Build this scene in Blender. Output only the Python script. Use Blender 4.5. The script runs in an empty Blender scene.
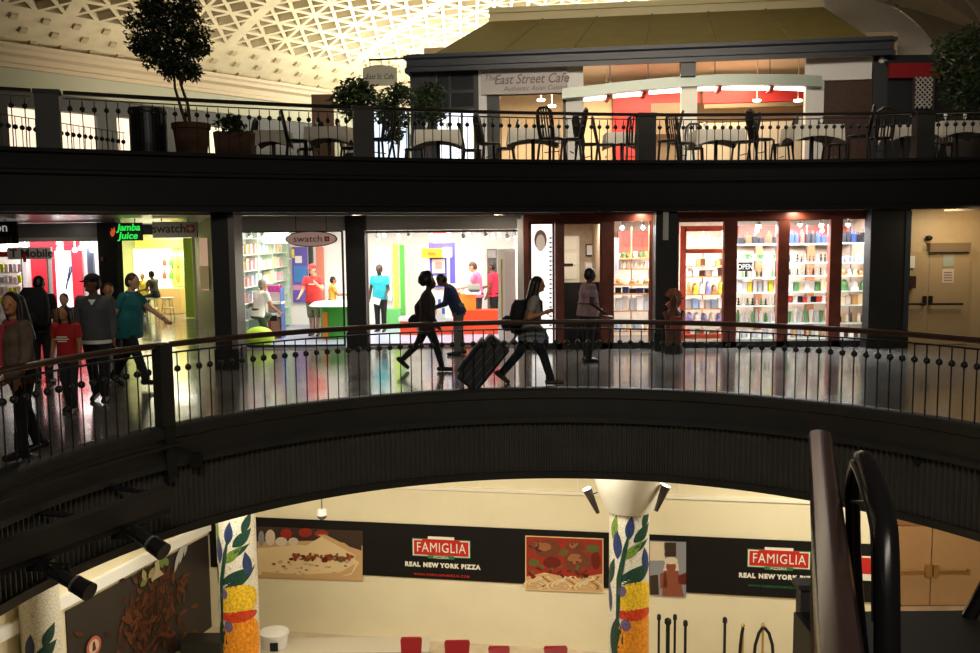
import bpy, bmesh, math, random
from mathutils import Vector, Matrix, noise as mnoise
random.seed(7)
R = math.radians
sc = bpy.context.scene
C = sc.collection

# ---------------------------------------------------------------- camera, world, lights, exposure
F, CX, CY = 900.0, 490.0, 326.5
CAM = Vector((0, 0, 2.2))
PITCH, ROLL = math.atan(87.5 / F), R(0.573)
r0, u0 = Vector((1, 0, 0)), Vector((0, math.sin(PITCH), math.cos(PITCH)))
FW = Vector((0, math.cos(PITCH), -math.sin(PITCH)))
RT = r0 * math.cos(ROLL) - u0 * math.sin(ROLL)
UP = r0 * math.sin(ROLL) + u0 * math.cos(ROLL)
cd = bpy.data.cameras.new('camera'); cam = bpy.data.objects.new('camera', cd); C.objects.link(cam)
cd.sensor_width = 36; cd.lens = F / 980 * 36; cd.clip_end = 300; cd.clip_start = .05
cam.matrix_world = Matrix(((RT.x, UP.x, -FW.x, CAM.x), (RT.y, UP.y, -FW.y, CAM.y), (RT.z, UP.z, -FW.z, CAM.z), (0, 0, 0, 1)))
sc.camera = cam
sc.view_settings.view_transform = 'Standard'; sc.view_settings.look = 'None'
sc.view_settings.gamma = 1; sc.view_settings.use_curve_mapping = False; sc.view_settings.exposure = 0

def ray(x, y): return (FW * F + RT * (x - CX) - UP * (y - CY))
def P(x, y, Y):
    d = ray(x, y); return CAM + d * ((Y - CAM.y) / d.y)
def PZ(x, y, z):
    d = ray(x, y); return CAM + d * ((z - CAM.z) / d.z)
def SC(x, Y):                                   # pixels per metre at depth Y
    return F / (Y * math.cos(PITCH) + 0.0)

w = bpy.data.worlds.new('dim_hall_air'); sc.world = w; w.use_nodes = True
w.node_tree.nodes['Background'].inputs[0].default_value = (1, .86, .66, 1)
w.node_tree.nodes['Background'].inputs[1].default_value = 0.035

def area(name, loc, target, sx, sy, power, col=(1, .86, .66), spread=180):
    l = bpy.data.lights.new(name, 'AREA'); l.shape = 'RECTANGLE'; l.size = sx; l.size_y = sy; l.energy = power; l.color = col; l.spread = R(spread)
    o = bpy.data.objects.new(name, l); C.objects.link(o); o.location = loc
    o.rotation_euler = (Vector(target) - Vector(loc)).to_track_quat('-Z', 'Y').to_euler()
    return o
WARM, NEUT, COOL = (1, .80, .54), (1, .93, .82), (.9, .95, 1)
# uplighting of the coffered vault from the cafe roof and the upper gallery cornice
area('vault_uplight', (-1.2, 37, 7.2), (-2.2, 38.4, 12), 8, 3, 1500, (1, .95, .74))
area('vault_uplight', (8, 37, 7.6), (7, 37, 12), 8, 3, 1500, (1, .95, .74))
area('vault_uplight', (-9, 31, 5.6), (-9.5, 33.5, 11), 6, 1.2, 230, (1, .86, .60))
# unseen fill lights added to brighten the cafe front and the ribbed fascia
area('hall_flood', (2.5, 13.5, 8.3), (4, 26, 6.4), 9, 1.0, 330, (1, .88, .70), 100)
area('hall_flood', (0, -2.5, 8.0), (.75, 13, -.6), 7, 1.5, 190, (1, .90, .74), 100)
# lower level ceiling lamps behind the gallery fascia
for xx in (-5, -1.6, 1.6, 5.2, 8.6):
    area('lower_ceiling_lamp', (xx, 15.2, -1.34), (xx, 15.7, -6), 1.8, .7, 128, (1, .92, .74))
area('lower_ceiling_lamp', (9.2, 19.4, -1.34), (9.2, 19.6, -6), 1.2, .5, 45, (1, .76, .45))
# mid level shop ceiling lamps
area('watch_shop_ceiling_lamp', (-3.4, 20.6, 2.55), (-3.4, 20.6, 0), 2.8, 2.6, 215, (1, .93, .80))
area('watch_shop_ceiling_lamp', (-.8, 21.0, 2.55), (-.8, 21.0, 0), 2.2, 2.6, 185, (1, .92, .78))
area('gift_shop_ceiling_lamp', (3.0, 18.5, 2.45), (3.0, 18.5, 0), .7, 1.0, 120, COOL)
area('gift_shop_ceiling_lamp', (4.9, 18.45, 2.45), (4.9, 18.7, 0), 2.2, .5, 330, COOL)
area('gift_shop_ceiling_lamp', (6.7, 18.45, 2.45), (6.7, 18.7, 0), 1.6, .5, 280, COOL)
area('office_ceiling_lamp', (1.95, 18.7, 2.5), (1.95, 18.7, 0), .6, .6, 32, (1, .88, .7))
area('phone_shop_ceiling_lamp', (-11.5, 23.6, 2.5), (-11.5, 23.6, 0), 2.4, 1.8, 110, (1, .95, .92))
area('juice_bar_ceiling_lamp', (-9.6, 27.2, 2.5), (-9.6, 27.4, 0), 1.6, 1.6, 170, (1, .95, .8))
area('corridor_ceiling_lamp', (9.3, 16.9, 2.6), (9.4, 17.9, 1), .5, .3, 14, (1, .72, .4))
# upper level cafe lamps
area('cafe_ceiling_lamp', (1.5, 28.0, 6.7), (1.5, 28.2, 3), 2.4, 1.2, 260, WARM)
area('cafe_ceiling_lamp', (6.0, 27.6, 6.9), (6.0, 27.8, 3), 4.5, 1.4, 420, WARM)
# soffit downlights under the gallery, then two added fill lights
for xx, yy in ((-10.4, 20.6), (-7.4, 18.0), (-6.8, 16.4), (-2.4, 16.6), (.2, 17.4), (3.0, 17.62), (6.0, 17.62), (8.7, 17.3)):  # the far left pair is added to brighten the hanging sign and name board
    area('soffit_downlight', (xx, yy, 2.66), (xx, yy + .15, 0), .16, .16, 9, (1, .86, .66))
area('gallery_downlight', (-5.5, 12.2, 3.6), (-5.5, 12.2, 0), .4, .4, 12, (1, .85, .65))  # added fill light to lift the walkers by the left railing
area('terrace_downlight', (4, 21.5, 7.0), (4, 19.5, 3.7), 8, .5, 90, (1, .84, .66))  # added fill light to brighten the terrace tables and cafe front

# ---------------------------------------------------------------- materials
MATS = {}
def mat(name, col, rough=.55, metal=0., emit=0., var=.0, scale=8., spec=.4, bump=0., ecol=None):
    if name in MATS: return MATS[name]
    m = bpy.data.materials.new(name); m.use_nodes = True; nt = m.node_tree; b = nt.nodes['Principled BSDF']
    c = (*col, 1)
    b.inputs['Base Color'].default_value = c; b.inputs['Roughness'].default_value = rough; b.inputs['Metallic'].default_value = metal
    b.inputs['Specular IOR Level'].default_value = spec
    if var or bump:
        tc = nt.nodes.new('ShaderNodeTexCoord'); n = nt.nodes.new('ShaderNodeTexNoise'); n.inputs['Scale'].default_value = scale; n.inputs['Detail'].default_value = 4
        nt.links.new(tc.outputs['Object'], n.inputs['Vector'])
        if var:
            r = nt.nodes.new('ShaderNodeValToRGB')
            r.color_ramp.elements[0].position = .3; r.color_ramp.elements[1].position = .7
            r.color_ramp.elements[0].color = (*[max(0, v * (1 - var)) for v in col], 1); r.color_ramp.elements[1].color = (*[min(1, v * (1 + var)) for v in col], 1)
            nt.links.new(n.outputs['Fac'], r.inputs['Fac']); nt.links.new(r.outputs['Color'], b.inputs['Base Color'])
        if bump:
            bp = nt.nodes.new('ShaderNodeBump'); bp.inputs['Strength'].default_value = bump; bp.inputs['Distance'].default_value = .01
            nt.links.new(n.outputs['Fac'], bp.inputs['Height']); nt.links.new(bp.outputs['Normal'], b.inputs['Normal'])
    if emit:
        b.inputs['Emission Color'].default_value = (*(ecol or col), 1); b.inputs['Emission Strength'].default_value = emit
    MATS[name] = m; return m

def hx(h, k=1.0):
    v = [int(h[i:i + 2], 16) / 255 for i in (0, 2, 4)]
    return tuple(k * ((c / 12.92) if c <= .04045 else ((c + .055) / 1.055) ** 2.4) for c in v)

def glass_mat():
    m = bpy.data.materials.new('shop_glass'); m.use_nodes = True; nt = m.node_tree; nt.nodes.clear()
    o = nt.nodes.new('ShaderNodeOutputMaterial'); t = nt.nodes.new('ShaderNodeBsdfTransparent'); g = nt.nodes.new('ShaderNodeBsdfGlossy'); x = nt.nodes.new('ShaderNodeMixShader')
    f = nt.nodes.new('ShaderNodeFresnel'); f.inputs['IOR'].default_value = 1.35
    t.inputs[0].default_value = (.97, .98, .97, 1); g.inputs['Roughness'].default_value = .02
    nt.links.new(f.outputs[0], x.inputs[0]); nt.links.new(t.outputs[0], x.inputs[1]); nt.links.new(g.outputs[0], x.inputs[2]); nt.links.new(x.outputs[0], o.inputs[0])
    return m
GLASS = glass_mat()

def floor_mat():
    m = bpy.data.materials.new('polished_stone_tiles'); m.use_nodes = True; nt = m.node_tree; b = nt.nodes['Principled BSDF']
    tc = nt.nodes.new('ShaderNodeTexCoord'); br = nt.nodes.new('ShaderNodeTexBrick'); br.offset = 0
    br.inputs['Scale'].default_value = 1; br.inputs['Brick Width'].default_value = .6; br.inputs['Row Height'].default_value = .6; br.inputs['Mortar Size'].default_value = .004
    br.inputs['Color1'].default_value = (.12, .112, .1, 1); br.inputs['Color2'].default_value = (.17, .16, .145, 1); br.inputs['Mortar'].default_value = (.03, .028, .025, 1)
    n = nt.nodes.new('ShaderNodeTexNoise'); n.inputs['Scale'].default_value = 1.3; n.inputs['Detail'].default_value = 6
    nt.links.new(tc.outputs['Object'], br.inputs['Vector']); nt.links.new(tc.outputs['Object'], n.inputs['Vector'])
    nt.links.new(br.outputs['Color'], b.inputs['Base Color'])
    mr = nt.nodes.new('ShaderNodeMapRange'); mr.inputs[1].default_value = .3; mr.inputs[2].default_value = .7; mr.inputs[3].default_value = .10; mr.inputs[4].default_value = .19
    nt.links.new(n.outputs['Fac'], mr.inputs[0]); nt.links.new(mr.outputs[0], b.inputs['Roughness'])
    n2 = nt.nodes.new('ShaderNodeTexNoise'); n2.inputs['Scale'].default_value = 2.2
    nt.links.new(tc.outputs['Object'], n2.inputs['Vector'])
    bp = nt.nodes.new('ShaderNodeBump'); bp.inputs['Strength'].default_value = .03; bp.inputs['Distance'].default_value = .02
    nt.links.new(n2.outputs['Fac'], bp.inputs['Height']); nt.links.new(bp.outputs['Normal'], b.inputs['Normal'])
    b.inputs['Specular IOR Level'].default_value = .75
    return m
FLOORM = floor_mat()
DARK = mat('charcoal_paint', (.026, .0255, .023), .5, var=.15, scale=3)
DARK2 = mat('black_brown_paint', (.013, .0125, .012), .55, var=.15, scale=5)
FASC = mat('ribbed_dark_metal', (.066, .063, .055), .5, var=.12, scale=2)
IRON = mat('black_iron', (.012, .012, .012), .42)
WOODR = mat('dark_red_brown_handrail_wood', (.045, .022, .014), .28, var=.3, scale=6)
MAHOG = mat('mahogany_frame', (.16, .038, .022), .4, var=.25, scale=5)
CREAM = mat('cream_wall_paint', (.80, .72, .50), .7, var=.03, scale=1.5)
WHITE = mat('white_paint', (.82, .80, .76), .6, var=.03)
BLACK = mat('matt_black', (.006, .006, .006), .6)
GREYM = mat('grey_metal', (.25, .25, .25), .35, .8)

# ---------------------------------------------------------------- mesh helpers
class MB:
    def __init__(s): s.v = []; s.f = []; s.m = []
    def add(s, vs, fs, mi=0, M=None):
        b = len(s.v)
        s.v += [tuple(M @ Vector(p)) if M is not None else tuple(p) for p in vs]
        for f in fs: s.f.append(tuple(b + i for i in f)); s.m.append(mi)
        return s
    def box(s, c, d, mi=0, M=None, rz=0, rx=0, ry=0):
        x, y, z = d[0] / 2, d[1] / 2, d[2] / 2
        T = Matrix.Translation(Vector(c)) @ Matrix.Rotation(rz, 4, 'Z') @ Matrix.Rotation(ry, 4, 'Y') @ Matrix.Rotation(rx, 4, 'X')
        vs = [T @ Vector(p) for p in ((-x, -y, -z), (x, -y, -z), (x, y, -z), (-x, y, -z), (-x, -y, z), (x, -y, z), (x, y, z), (-x, y, z))]
        return s.add(vs, [(3, 2, 1, 0), (4, 5, 6, 7), (0, 1, 5, 4), (1, 2, 6, 5), (2, 3, 7, 6), (3, 0, 4, 7)], mi, M)
    def bx(s, x0, x1, y0, y1, z0, z1, mi=0, M=None):
        return s.box(((x0 + x1) / 2, (y0 + y1) / 2, (z0 + z1) / 2), (abs(x1 - x0), abs(y1 - y0), abs(z1 - z0)), mi, M)
    def cyl(s, p0, p1, ra, rb=None, n=12, mi=0, M=None, caps=True):
        p0, p1 = Vector(p0), Vector(p1); rb = ra if rb is None else rb
        z = (p1 - p0).normalized(); a = z.orthogonal().normalized(); b = z.cross(a)
        vs = []
        for p, r in ((p0, ra), (p1, rb)):
            for i in range(n):
                t = 2 * math.pi * i / n; vs.append(p + (a * math.cos(t) + b * math.sin(t)) * r)
        fs = [(i, (i + 1) % n, n + (i + 1) % n, n + i) for i in range(n)]
        if caps: fs += [tuple(reversed(range(n))), tuple(range(n, 2 * n))]
        return s.add(vs, fs, mi, M)
    def ell(s, c, r, n=14, k=9, mi=0, M=None, rot=None):
        if not hasattr(r, '__len__'): r = (r, r, r)
        rot = rot or Matrix.Identity(3); c = Vector(c); vs = [c + rot @ Vector((0, 0, r[2]))]
        for j in range(1, k):
            ph = math.pi * j / k
            for i in range(n):
                t = 2 * math.pi * i / n
                vs.append(c + rot @ Vector((r[0] * math.sin(ph) * math.cos(t), r[1] * math.sin(ph) * math.sin(t), r[2] * math.cos(ph))))
        vs.append(c + rot @ Vector((0, 0, -r[2]))); L = len(vs) - 1
        fs = [(0, 1 + i, 1 + (i + 1) % n) for i in range(n)]
        for j in range(k - 2):
            o = 1 + j * n
            fs += [(o + i, o + n + i, o + n + (i + 1) % n, o + (i + 1) % n) for i in range(n)]
        o = 1 + (k - 2) * n
        fs += [(L, o + (i + 1) % n, o + i) for i in range(n)]
        return s.add(vs, fs, mi, M)
    def cap(s, p0, p1, ra, rb, n=12, mi=0):
        s.cyl(p0, p1, ra, rb, n, mi); s.ell(p0, ra, n, 8, mi); s.ell(p1, rb, n, 8, mi); return s
    def tube(s, path, r, n=8, mi=0, M=None):
        pts = [Vector(p) for p in path]; vs = []; fs = []
        up = None
        for i, p in enumerate(pts):
            t = (pts[min(i + 1, len(pts) - 1)] - pts[max(i - 1, 0)]).normalized()
            a = t.orthogonal().normalized() if up is None else (up - t * up.dot(t)).normalized()
            up = a; b = t.cross(a); rr = r[i] if hasattr(r, '__len__') else r
            vs += [p + (a * math.cos(2 * math.pi * k / n) + b * math.sin(2 * math.pi * k / n)) * rr for k in range(n)]
        for i in range(len(pts) - 1):
            fs += [(i * n + k, i * n + (k + 1) % n, (i + 1) * n + (k + 1) % n, (i + 1) * n + k) for k in range(n)]
        fs += [tuple(reversed(range(n))), tuple((len(pts) - 1) * n + k for k in range(n))]
        return s.add(vs, fs, mi, M)
    def sweep(s, path, prof, mi=0, caps=True):
        """path: list of (x,y,z); prof: closed list of (outward, up); outward is to the right of travel"""
        pts = [Vector(p) for p in path]; n = len(prof); vs = []; fs = []
        for i, p in enumerate(pts):
            t = pts[min(i + 1, len(pts) - 1)] - pts[max(i - 1, 0)]; t.z = 0; t.normalize(); o = Vector((t.y, -t.x, 0))
            vs += [p + o * a + Vector((0, 0, b)) for a, b in prof]
        for i in range(len(pts) - 1):
            fs += [(i * n + k, i * n + (k + 1) % n, (i + 1) * n + (k + 1) % n, (i + 1) * n + k) for k in range(n)]
        if caps: fs += [tuple(reversed(range(n))), tuple((len(pts) - 1) * n + k for k in range(n))]
        return s.add(vs, fs, mi)
    def lathe(s, c, prof, n=20, mi=0):
        c = Vector(c); vs = []
        for r, z in prof: vs += [c + Vector((r * math.cos(2 * math.pi * i / n), r * math.sin(2 * math.pi * i / n), z)) for i in range(n)]
        fs = []
        for j in range(len(prof) - 1): fs += [(j * n + i, j * n + (i + 1) % n, (j + 1) * n + (i + 1) % n, (j + 1) * n + i) for i in range(n)]
        fs += [tuple(reversed(range(n))), tuple((len(prof) - 1) * n + i for i in range(n))]
        return s.add(vs, fs, mi)
    def prism(s, poly, d, mi=0, M=None):
        """poly: 3-D points in order, d: extrusion vector"""
        d = Vector(d); n = len(poly); vs = [Vector(p) for p in poly] + [Vector(p) + d for p in poly]
        fs = [tuple(range(n)), tuple(reversed(range(n, 2 * n)))] + [(i, n + i, n + (i + 1) % n, (i + 1) % n) for i in range(n)]
        return s.add(vs, fs, mi, M)
    def quad(s, a, b, c, d, mi=0): return s.add([a, b, c, d], [(0, 1, 2, 3)], mi)
    def build(s, name, mats, parent=None, smooth=False, fix=True):
        me = bpy.data.meshes.new(name); me.from_pydata(s.v, [], s.f)
        for m in (mats if isinstance(mats, (list, tuple)) else [mats]): me.materials.append(m)
        me.polygons.foreach_set('material_index', s.m)
        if fix:
            bm = bmesh.new(); bm.from_mesh(me); bmesh.ops.recalc_face_normals(bm, faces=bm.faces); bm.to_mesh(me); bm.free()
        if smooth:
            me.polygons.foreach_set('use_smooth', [True] * len(me.polygons))
            try: me.set_sharp_from_angle(angle=R(40))
            except Exception: pass
        me.update()
        o = bpy.data.objects.new(name, me); C.objects.link(o)
        if parent: o.parent = parent
        return o

def tag(o, label=None, cat=None, group=None, kind=None):
    if label: o['label'] = label
    if cat: o['category'] = cat
    if group: o['group'] = group
    if kind: o['kind'] = kind
    return o
def struct(o): o['kind'] = 'structure'; return o
def empty(name, loc, label, cat, group=None, rz=0):
    o = bpy.data.objects.new(name, None); C.objects.link(o); o.location = loc; o.rotation_euler = (0, 0, rz); o.empty_display_size = .1
    return tag(o, label, cat, group)
def kids(o): return [c for c in C.objects if c.parent == o]
def dup(o, loc, label=None, group=None, rz=None, scale=None):
    r = o.copy(); C.objects.link(r); r.location = loc
    if rz is not None: r.rotation_euler = (0, 0, rz)
    if scale: r.scale = scale
    if label: r['label'] = label
    if group: r['group'] = group
    def rec(src, dst):
        for ch in src.children:
            c = ch.copy(); C.objects.link(c); c.parent = dst; c.matrix_parent_inverse = ch.matrix_parent_inverse.copy(); rec(ch, c)
    rec(o, r); return r
def text(name, s, M, size, m, parent=None, align='CENTER', ext=.004, shear=0., sx=1., bold=0., space=1.):
    cu = bpy.data.curves.new(name, 'FONT'); cu.body = s; cu.size = size; cu.align_x = align; cu.align_y = 'CENTER'; cu.extrude = ext; cu.shear = shear; cu.offset = bold
    cu.resolution_u = 3; cu.space_character = space
    t = bpy.data.objects.new(name + '_tmp', cu); C.objects.link(t)
    dg = bpy.context.evaluated_depsgraph_get(); dg.update()
    me = bpy.data.meshes.new_from_object(t.evaluated_get(dg)); bpy.data.objects.remove(t)
    me.name = name; me.materials.clear(); me.materials.append(m); me.transform(M @ Matrix.Diagonal((sx, 1, 1, 1)))
    o = bpy.data.objects.new(name, me); C.objects.link(o)
    if parent: o.parent = parent
    return o
def facing(p, rz=0, tilt=0):
    """matrix for lettering that stands upright at p and reads from the -Y side (rz turns it about the vertical)"""
    return Matrix.Translation(Vector(p)) @ Matrix.Rotation(rz, 4, 'Z') @ Matrix.Rotation(R(90), 4, 'X') @ Matrix.Rotation(tilt, 4, 'Z')
def face_local(M, p): return M @ Vector(p)
def slab(x0, y0, x1, y1, Y, t=.03):
    """corner coordinates (X0,X1,Z0,Z1) of an upright panel seen at these pixels at depth Y"""
    a, b = P(x0, y0, Y), P(x1, y1, Y); return min(a.x, b.x), max(a.x, b.x), min(a.z, b.z), max(a.z, b.z)
def panel(mb, x0, y0, x1, y1, Y, t=.03, mi=0):
    X0, X1, Z0, Z1 = slab(x0, y0, x1, y1, Y); mb.bx(X0, X1, Y, Y + t, Z0, Z1, mi); return mb

def W(o, root):
    """parent o (built in world coordinates) to root without moving it"""
    T = Matrix.Translation(root.location) @ Matrix.Rotation(root.rotation_euler.z, 4, 'Z')
    if o.type == 'MESH': o.data.transform(T.inverted())
    o.parent = root; return o

# ================================================================ STRUCTURE
HC, HR = Vector((.75, 7.5, 0)), 5.5                     # round opening in the middle floor
def arc(a0, a1, r, z=0., n=120): return [(HC.x + r * math.cos(R(a0 + (a1 - a0) * i / n)), HC.y + r * math.sin(R(a0 + (a1 - a0) * i / n)), z) for i in range(n + 1)]
def ring(z, r, x0, x1, y0, y1):
    angs = sorted([2 * math.pi * i / 160 for i in range(160)] + [math.atan2(y - HC.y, x - HC.x) % (2 * math.pi) for x in (x0, x1) for y in (y0, y1)])
    mb = MB(); n = len(angs); vs = []
    for a in angs:
        c, s = math.cos(a), math.sin(a); k = 1e9
        if c > 1e-9: k = min(k, (x1 - HC.x) / c)
        if c < -1e-9: k = min(k, (x0 - HC.x) / c)
        if s > 1e-9: k = min(k, (y1 - HC.y) / s)
        if s < -1e-9: k = min(k, (y0 - HC.y) / s)
        vs += [(HC.x + r * c, HC.y + r * s, z), (HC.x + k * c, HC.y + k * s, z)]
    mb.add(vs, [(2 * i, 2 * i + 1, (2 * i + 3) % (2 * n), (2 * i + 2) % (2 * n)) for i in range(n)]); return mb
struct(ring(0, HR - .02, -17, 14, -1.5, 30).build('floor', FLOORM))
struct(ring(-1.3, HR + .05, -17, 14, -1.5, 24).build('ceiling', CREAM))
f = MB(); f.bx(-14, 15, 3, 26, -6.6, -6.5)
struct(f.build('floor', mat('lower_floor_tile', (.52, .42, .30), .35, var=.15, scale=3)))

# gallery edge: smooth beam over a ribbed skirt
m = MB(); m.sweep(arc(215, -35, HR), [(.05, .03), (.09, .0), (.09, -.10), (.04, -.13), (.04, -.36), (.08, -.40), (.08, -.47), (-.12, -.47), (-.12, .03)])
struct(m.build('trim_1', DARK, smooth=True))
m = MB(); n = 1320; a0, a1 = 215, -35; vs = []; zz = (-.46, -1.24)
for i in range(n + 1):
    rr = HR + .02 if (i // 2) % 2 else HR + .055
    a = R(a0 + (a1 - a0) * i / n)
    for z in zz: vs.append((HC.x + rr * math.cos(a), HC.y + rr * math.sin(a), z))
m.add(vs, [(2 * i, 2 * i + 2, 2 * i + 3, 2 * i + 1) for i in range(n)])
struct(m.build('trim_2', FASC, fix=False))
m = MB(); m.sweep(arc(215, -35, HR), [(.02, -1.22), (.02, -1.32), (-.25, -1.32), (-.25, -1.22)])
struct(m.build('trim_3', DARK))

# upper gallery slab
def ue(x): return 16.68 + .2556 * x - .02165 * x * x
UX = [-17 + i * .5 for i in range(61)]
path = [(x, ue(x), 0) for x in UX]
m = MB(); m.sweep(path, [(.06, 2.69), (.06, 2.78), (.0, 2.80), (.0, 3.24), (.05, 3.27), (.05, 3.32), (.01, 3.34), (.01, 3.57), (.10, 3.59), (.10, 3.65), (-.3, 3.65), (-.3, 2.69)])
struct(m.build('trim_4', mat('slab_black_paint', (.0075, .0074, .0075), .6, var=.15, scale=3, spec=.2), smooth=True))
m = MB(); vs = []
for x in UX: vs += [(x, ue(x) + .2, 3.645), (x, 62, 3.67)]
m.add(vs, [(2 * i, 2 * i + 2, 2 * i + 3, 2 * i + 1) for i in range(len(UX) - 1)])
struct(m.build('floor', mat('terrace_tile', (.10, .085, .07), .35, var=.2, scale=2)))
m = MB(); vs = []
for x in UX: vs += [(x, ue(x) + .2, 2.70), (x, 29, 2.70)]
m.add(vs, [(2 * i, 2 * i + 2, 2 * i + 3, 2 * i + 1) for i in range(len(UX) - 1)])
struct(m.build('ceiling', mat('gallery_soffit', (.22, .20, .18), .28, var=.1)))
# soffit steps of the gallery ceiling, bronze strips that catch the shop light
m = MB()
m.sweep([(x, ue(x) + .9, 0) for x in UX], [(.12, 2.66), (.12, 2.71), (-.12, 2.71), (-.12, 2.66)])
struct(m.build('trim_5', mat('bronze_strip', (.30, .26, .22), .3, .6)))

# lower level back wall (runs slightly towards the viewer at the right)
BA, BB = Vector((-6.36, 19.7, 0)), Vector((7.88, 17.3, 0))
BD = (BB - BA).normalized(); BN = Vector((BD.y, -BD.x, 0)); BRZ = math.atan2(BD.y, BD.x); BL = (BB - BA).length
def BU(px, y=560):
    d = ray(px, y); den = d.dot(BN); k = (BA - CAM).dot(BN) / den; q = CAM + d * k; return (q - BA).dot(BD), q.z
def BWp(u, z, off=0.): return BA + BD * u + BN * off + Vector((0, 0, z))
def wall_panel(mb, u0, u1, z0, z1, off0, off1, mi=0):
    mb.prism([BWp(u0, z0, off0), BWp(u1, z0, off0), BWp(u1, z1, off0), BWp(u0, z1, off0)], BN * (off1 - off0), mi); return mb
m = wall_panel(MB(), -.3, BL, -6.5, -1.3, -.25, 0)
struct(m.build('wall_back', CREAM))
m = wall_panel(MB(), -.3, BL, -3.12, -3.05, .0, .05)
for k in range(1, 7): wall_panel(m, BL * k / 7, BL * k / 7 + .02, -3.05, -1.32, 0, .012)
struct(m.build('trim_6', mat('pale_ceiling_edge', (.86, .80, .66), .6)))
# lower left wall with its lit white ledge
LA, LB = Vector((-8.0, 14.2, 0)), Vector((-6.36, 19.62, 0)); LD = (LB - LA).normalized(); LN = Vector((LD.y, -LD.x, 0)); LL = (LB - LA).length
def LWp(u, z, off=0.): return LA + LD * u + LN * off + Vector((0, 0, z))
def lw_panel(mb, u0, u1, z0, z1, o0, o1, mi=0):
    mb.prism([LWp(u0, z0, o0), LWp(u1, z0, o0), LWp(u1, z1, o0), LWp(u0, z1, o0)], LN * (o1 - o0), mi); return mb
struct(lw_panel(MB(), -3, LL, -6.5, -1.3, -.2, 0).build('wall_left', CREAM))
struct(lw_panel(MB(), -.5, LL - .02, -4.22, -4.0, 0.0, .10).build('trim_7', mat('white_ledge', (.9, .9, .86), .5)))
# lower right: recess with double doors
DY = 20.5
m = MB(); X0, X1, Z0, Z1 = slab(880, 480, 1060, 615, DY)
m.bx(7.7, 13, DY, DY + .2, -6.5, -1.3); m.bx(7.7, 7.86, 17.45, DY, -6.5, -1.3)
struct(m.build('wall_right', mat('tan_wall', (.68, .43, .21), .6, var=.03)))

# mid level: walls
TAN = mat('corridor_tan_wall', (.48, .36, .20), .6, var=.04)
m = MB(); m.bx(8.05, 12.5, 18.0, 18.2, 0, 2.7); m.bx(8.0, 8.06, 17.78, 18.0, 0, 2.7)
struct(m.build('wall_corridor', TAN))
m = MB()
m.prism([(-8.3, 25.5, 0), (-5.62, 18.5, 0), (-5.62, 18.5, 2.7), (-8.3, 25.5, 2.7)], (.12, .05, 0))
struct(m.build('wall_passage', mat('passage_brown', (.10, .07, .05), .5)))
# swatch shop shell
SF, SBk = 18.5, 23.5
m = MB(); m.bx(-5.6, 2.0, SBk, SBk + .15, 0, 2.7); m.bx(-5.62, -5.5, SF, SBk, 0, 2.7); m.bx(.64, .74, SF - .5, SBk, 0, 2.7)
struct(m.build('wall_shop', mat('shop_white_wall', (.86, .84, .80), .6)))
m = MB(); m.bx(-5.5, .64, SF - .02, SBk, 2.58, 2.62)
struct(m.build('ceiling', mat('shop_ceiling_white', (.8, .78, .74), .6)))
m = MB(); m.bx(-5.5, .64, SF, SBk, .0, .012)
struct(m.build('floor', mat('blue_grey_shop_floor', (.30, .34, .48), .3, var=.1)))
m = MB(); X0, X1, Z0, Z1 = slab(215, 220, 521, 232, SF - .06)
m.bx(-5.6, .70, SF - .08, SF + .04, 2.40, 2.69)
struct(m.build('trim_8', mat('shop_header_grey', (.52, .49, .46), .5)))
# gift shop shell
GF, GB = 17.85, 20.25
m = MB(); m.bx(.9, 8.05, GB, GB + .12, 0, 2.7); m.bx(1.38, 1.44, GF + .1, GB, 0, 2.6); m.bx(2.3, 2.36, GF + .1, GB, 0, 2.6); m.bx(7.92, 8.05, GF, GB, 0, 2.7)
struct(m.build('wall_gift_shop', mat('gift_shop_wall', (.46, .36, .27), .6, var=.1)))
m = MB(); m.bx(.9, 7.92, GF, GB, 2.56, 2.6)
struct(m.build('ceiling', WHITE))
# phone shop shell (far left) and juice bar
TF, TB = 22.0, 24.0
m = MB(); m.bx(-16, -9.95, TB, TB + .12, 0, 2.7); m.prism([(-9.45, TF + .1, 0), (-9.95, TB, 0), (-9.95, TB, 2.7), (-9.45, TF + .1, 2.7)], (.08, .02, 0))
struct(m.build('wall_phone_shop', mat('phone_shop_white', (.82, .78, .78), .5)))
m = MB(); m.bx(-16, -9.0, TF - .1, TF + .1, 2.33, 2.69)
struct(m.build('trim_9', mat('phone_shop_header', (.17, .17, .19), .4, .3)))
JF, JB = 25.6, 28.6
LIME = mat('lime_wall', (.64, .67, .34), .5)
m = MB(); m.bx(-11.7, -8.1, JB, JB + .1, 0, 2.7); m.bx(-8.42, -8.3, JF, JB, 0, 2.7); m.bx(-11.75, -11.6, JF, JB, 0, 2.7)
struct(m.build('wall_juice_bar', LIME))
m = MB(); m.bx(-11.7, -8.1, JF, JB, 2.56, 2.60); struct(m.build('ceiling', WHITE))
m = MB(); m.bx(-9.42, -8.98, TF - .25, TF + .12, 0, 2.69)
struct(m.build('trim_10', BLACK))
m = MB(); m.bx(-11.7, -8.2, JF - .05, JF + .02, 2.42, 2.69)
struct(m.build('trim_11', BLACK))

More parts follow.
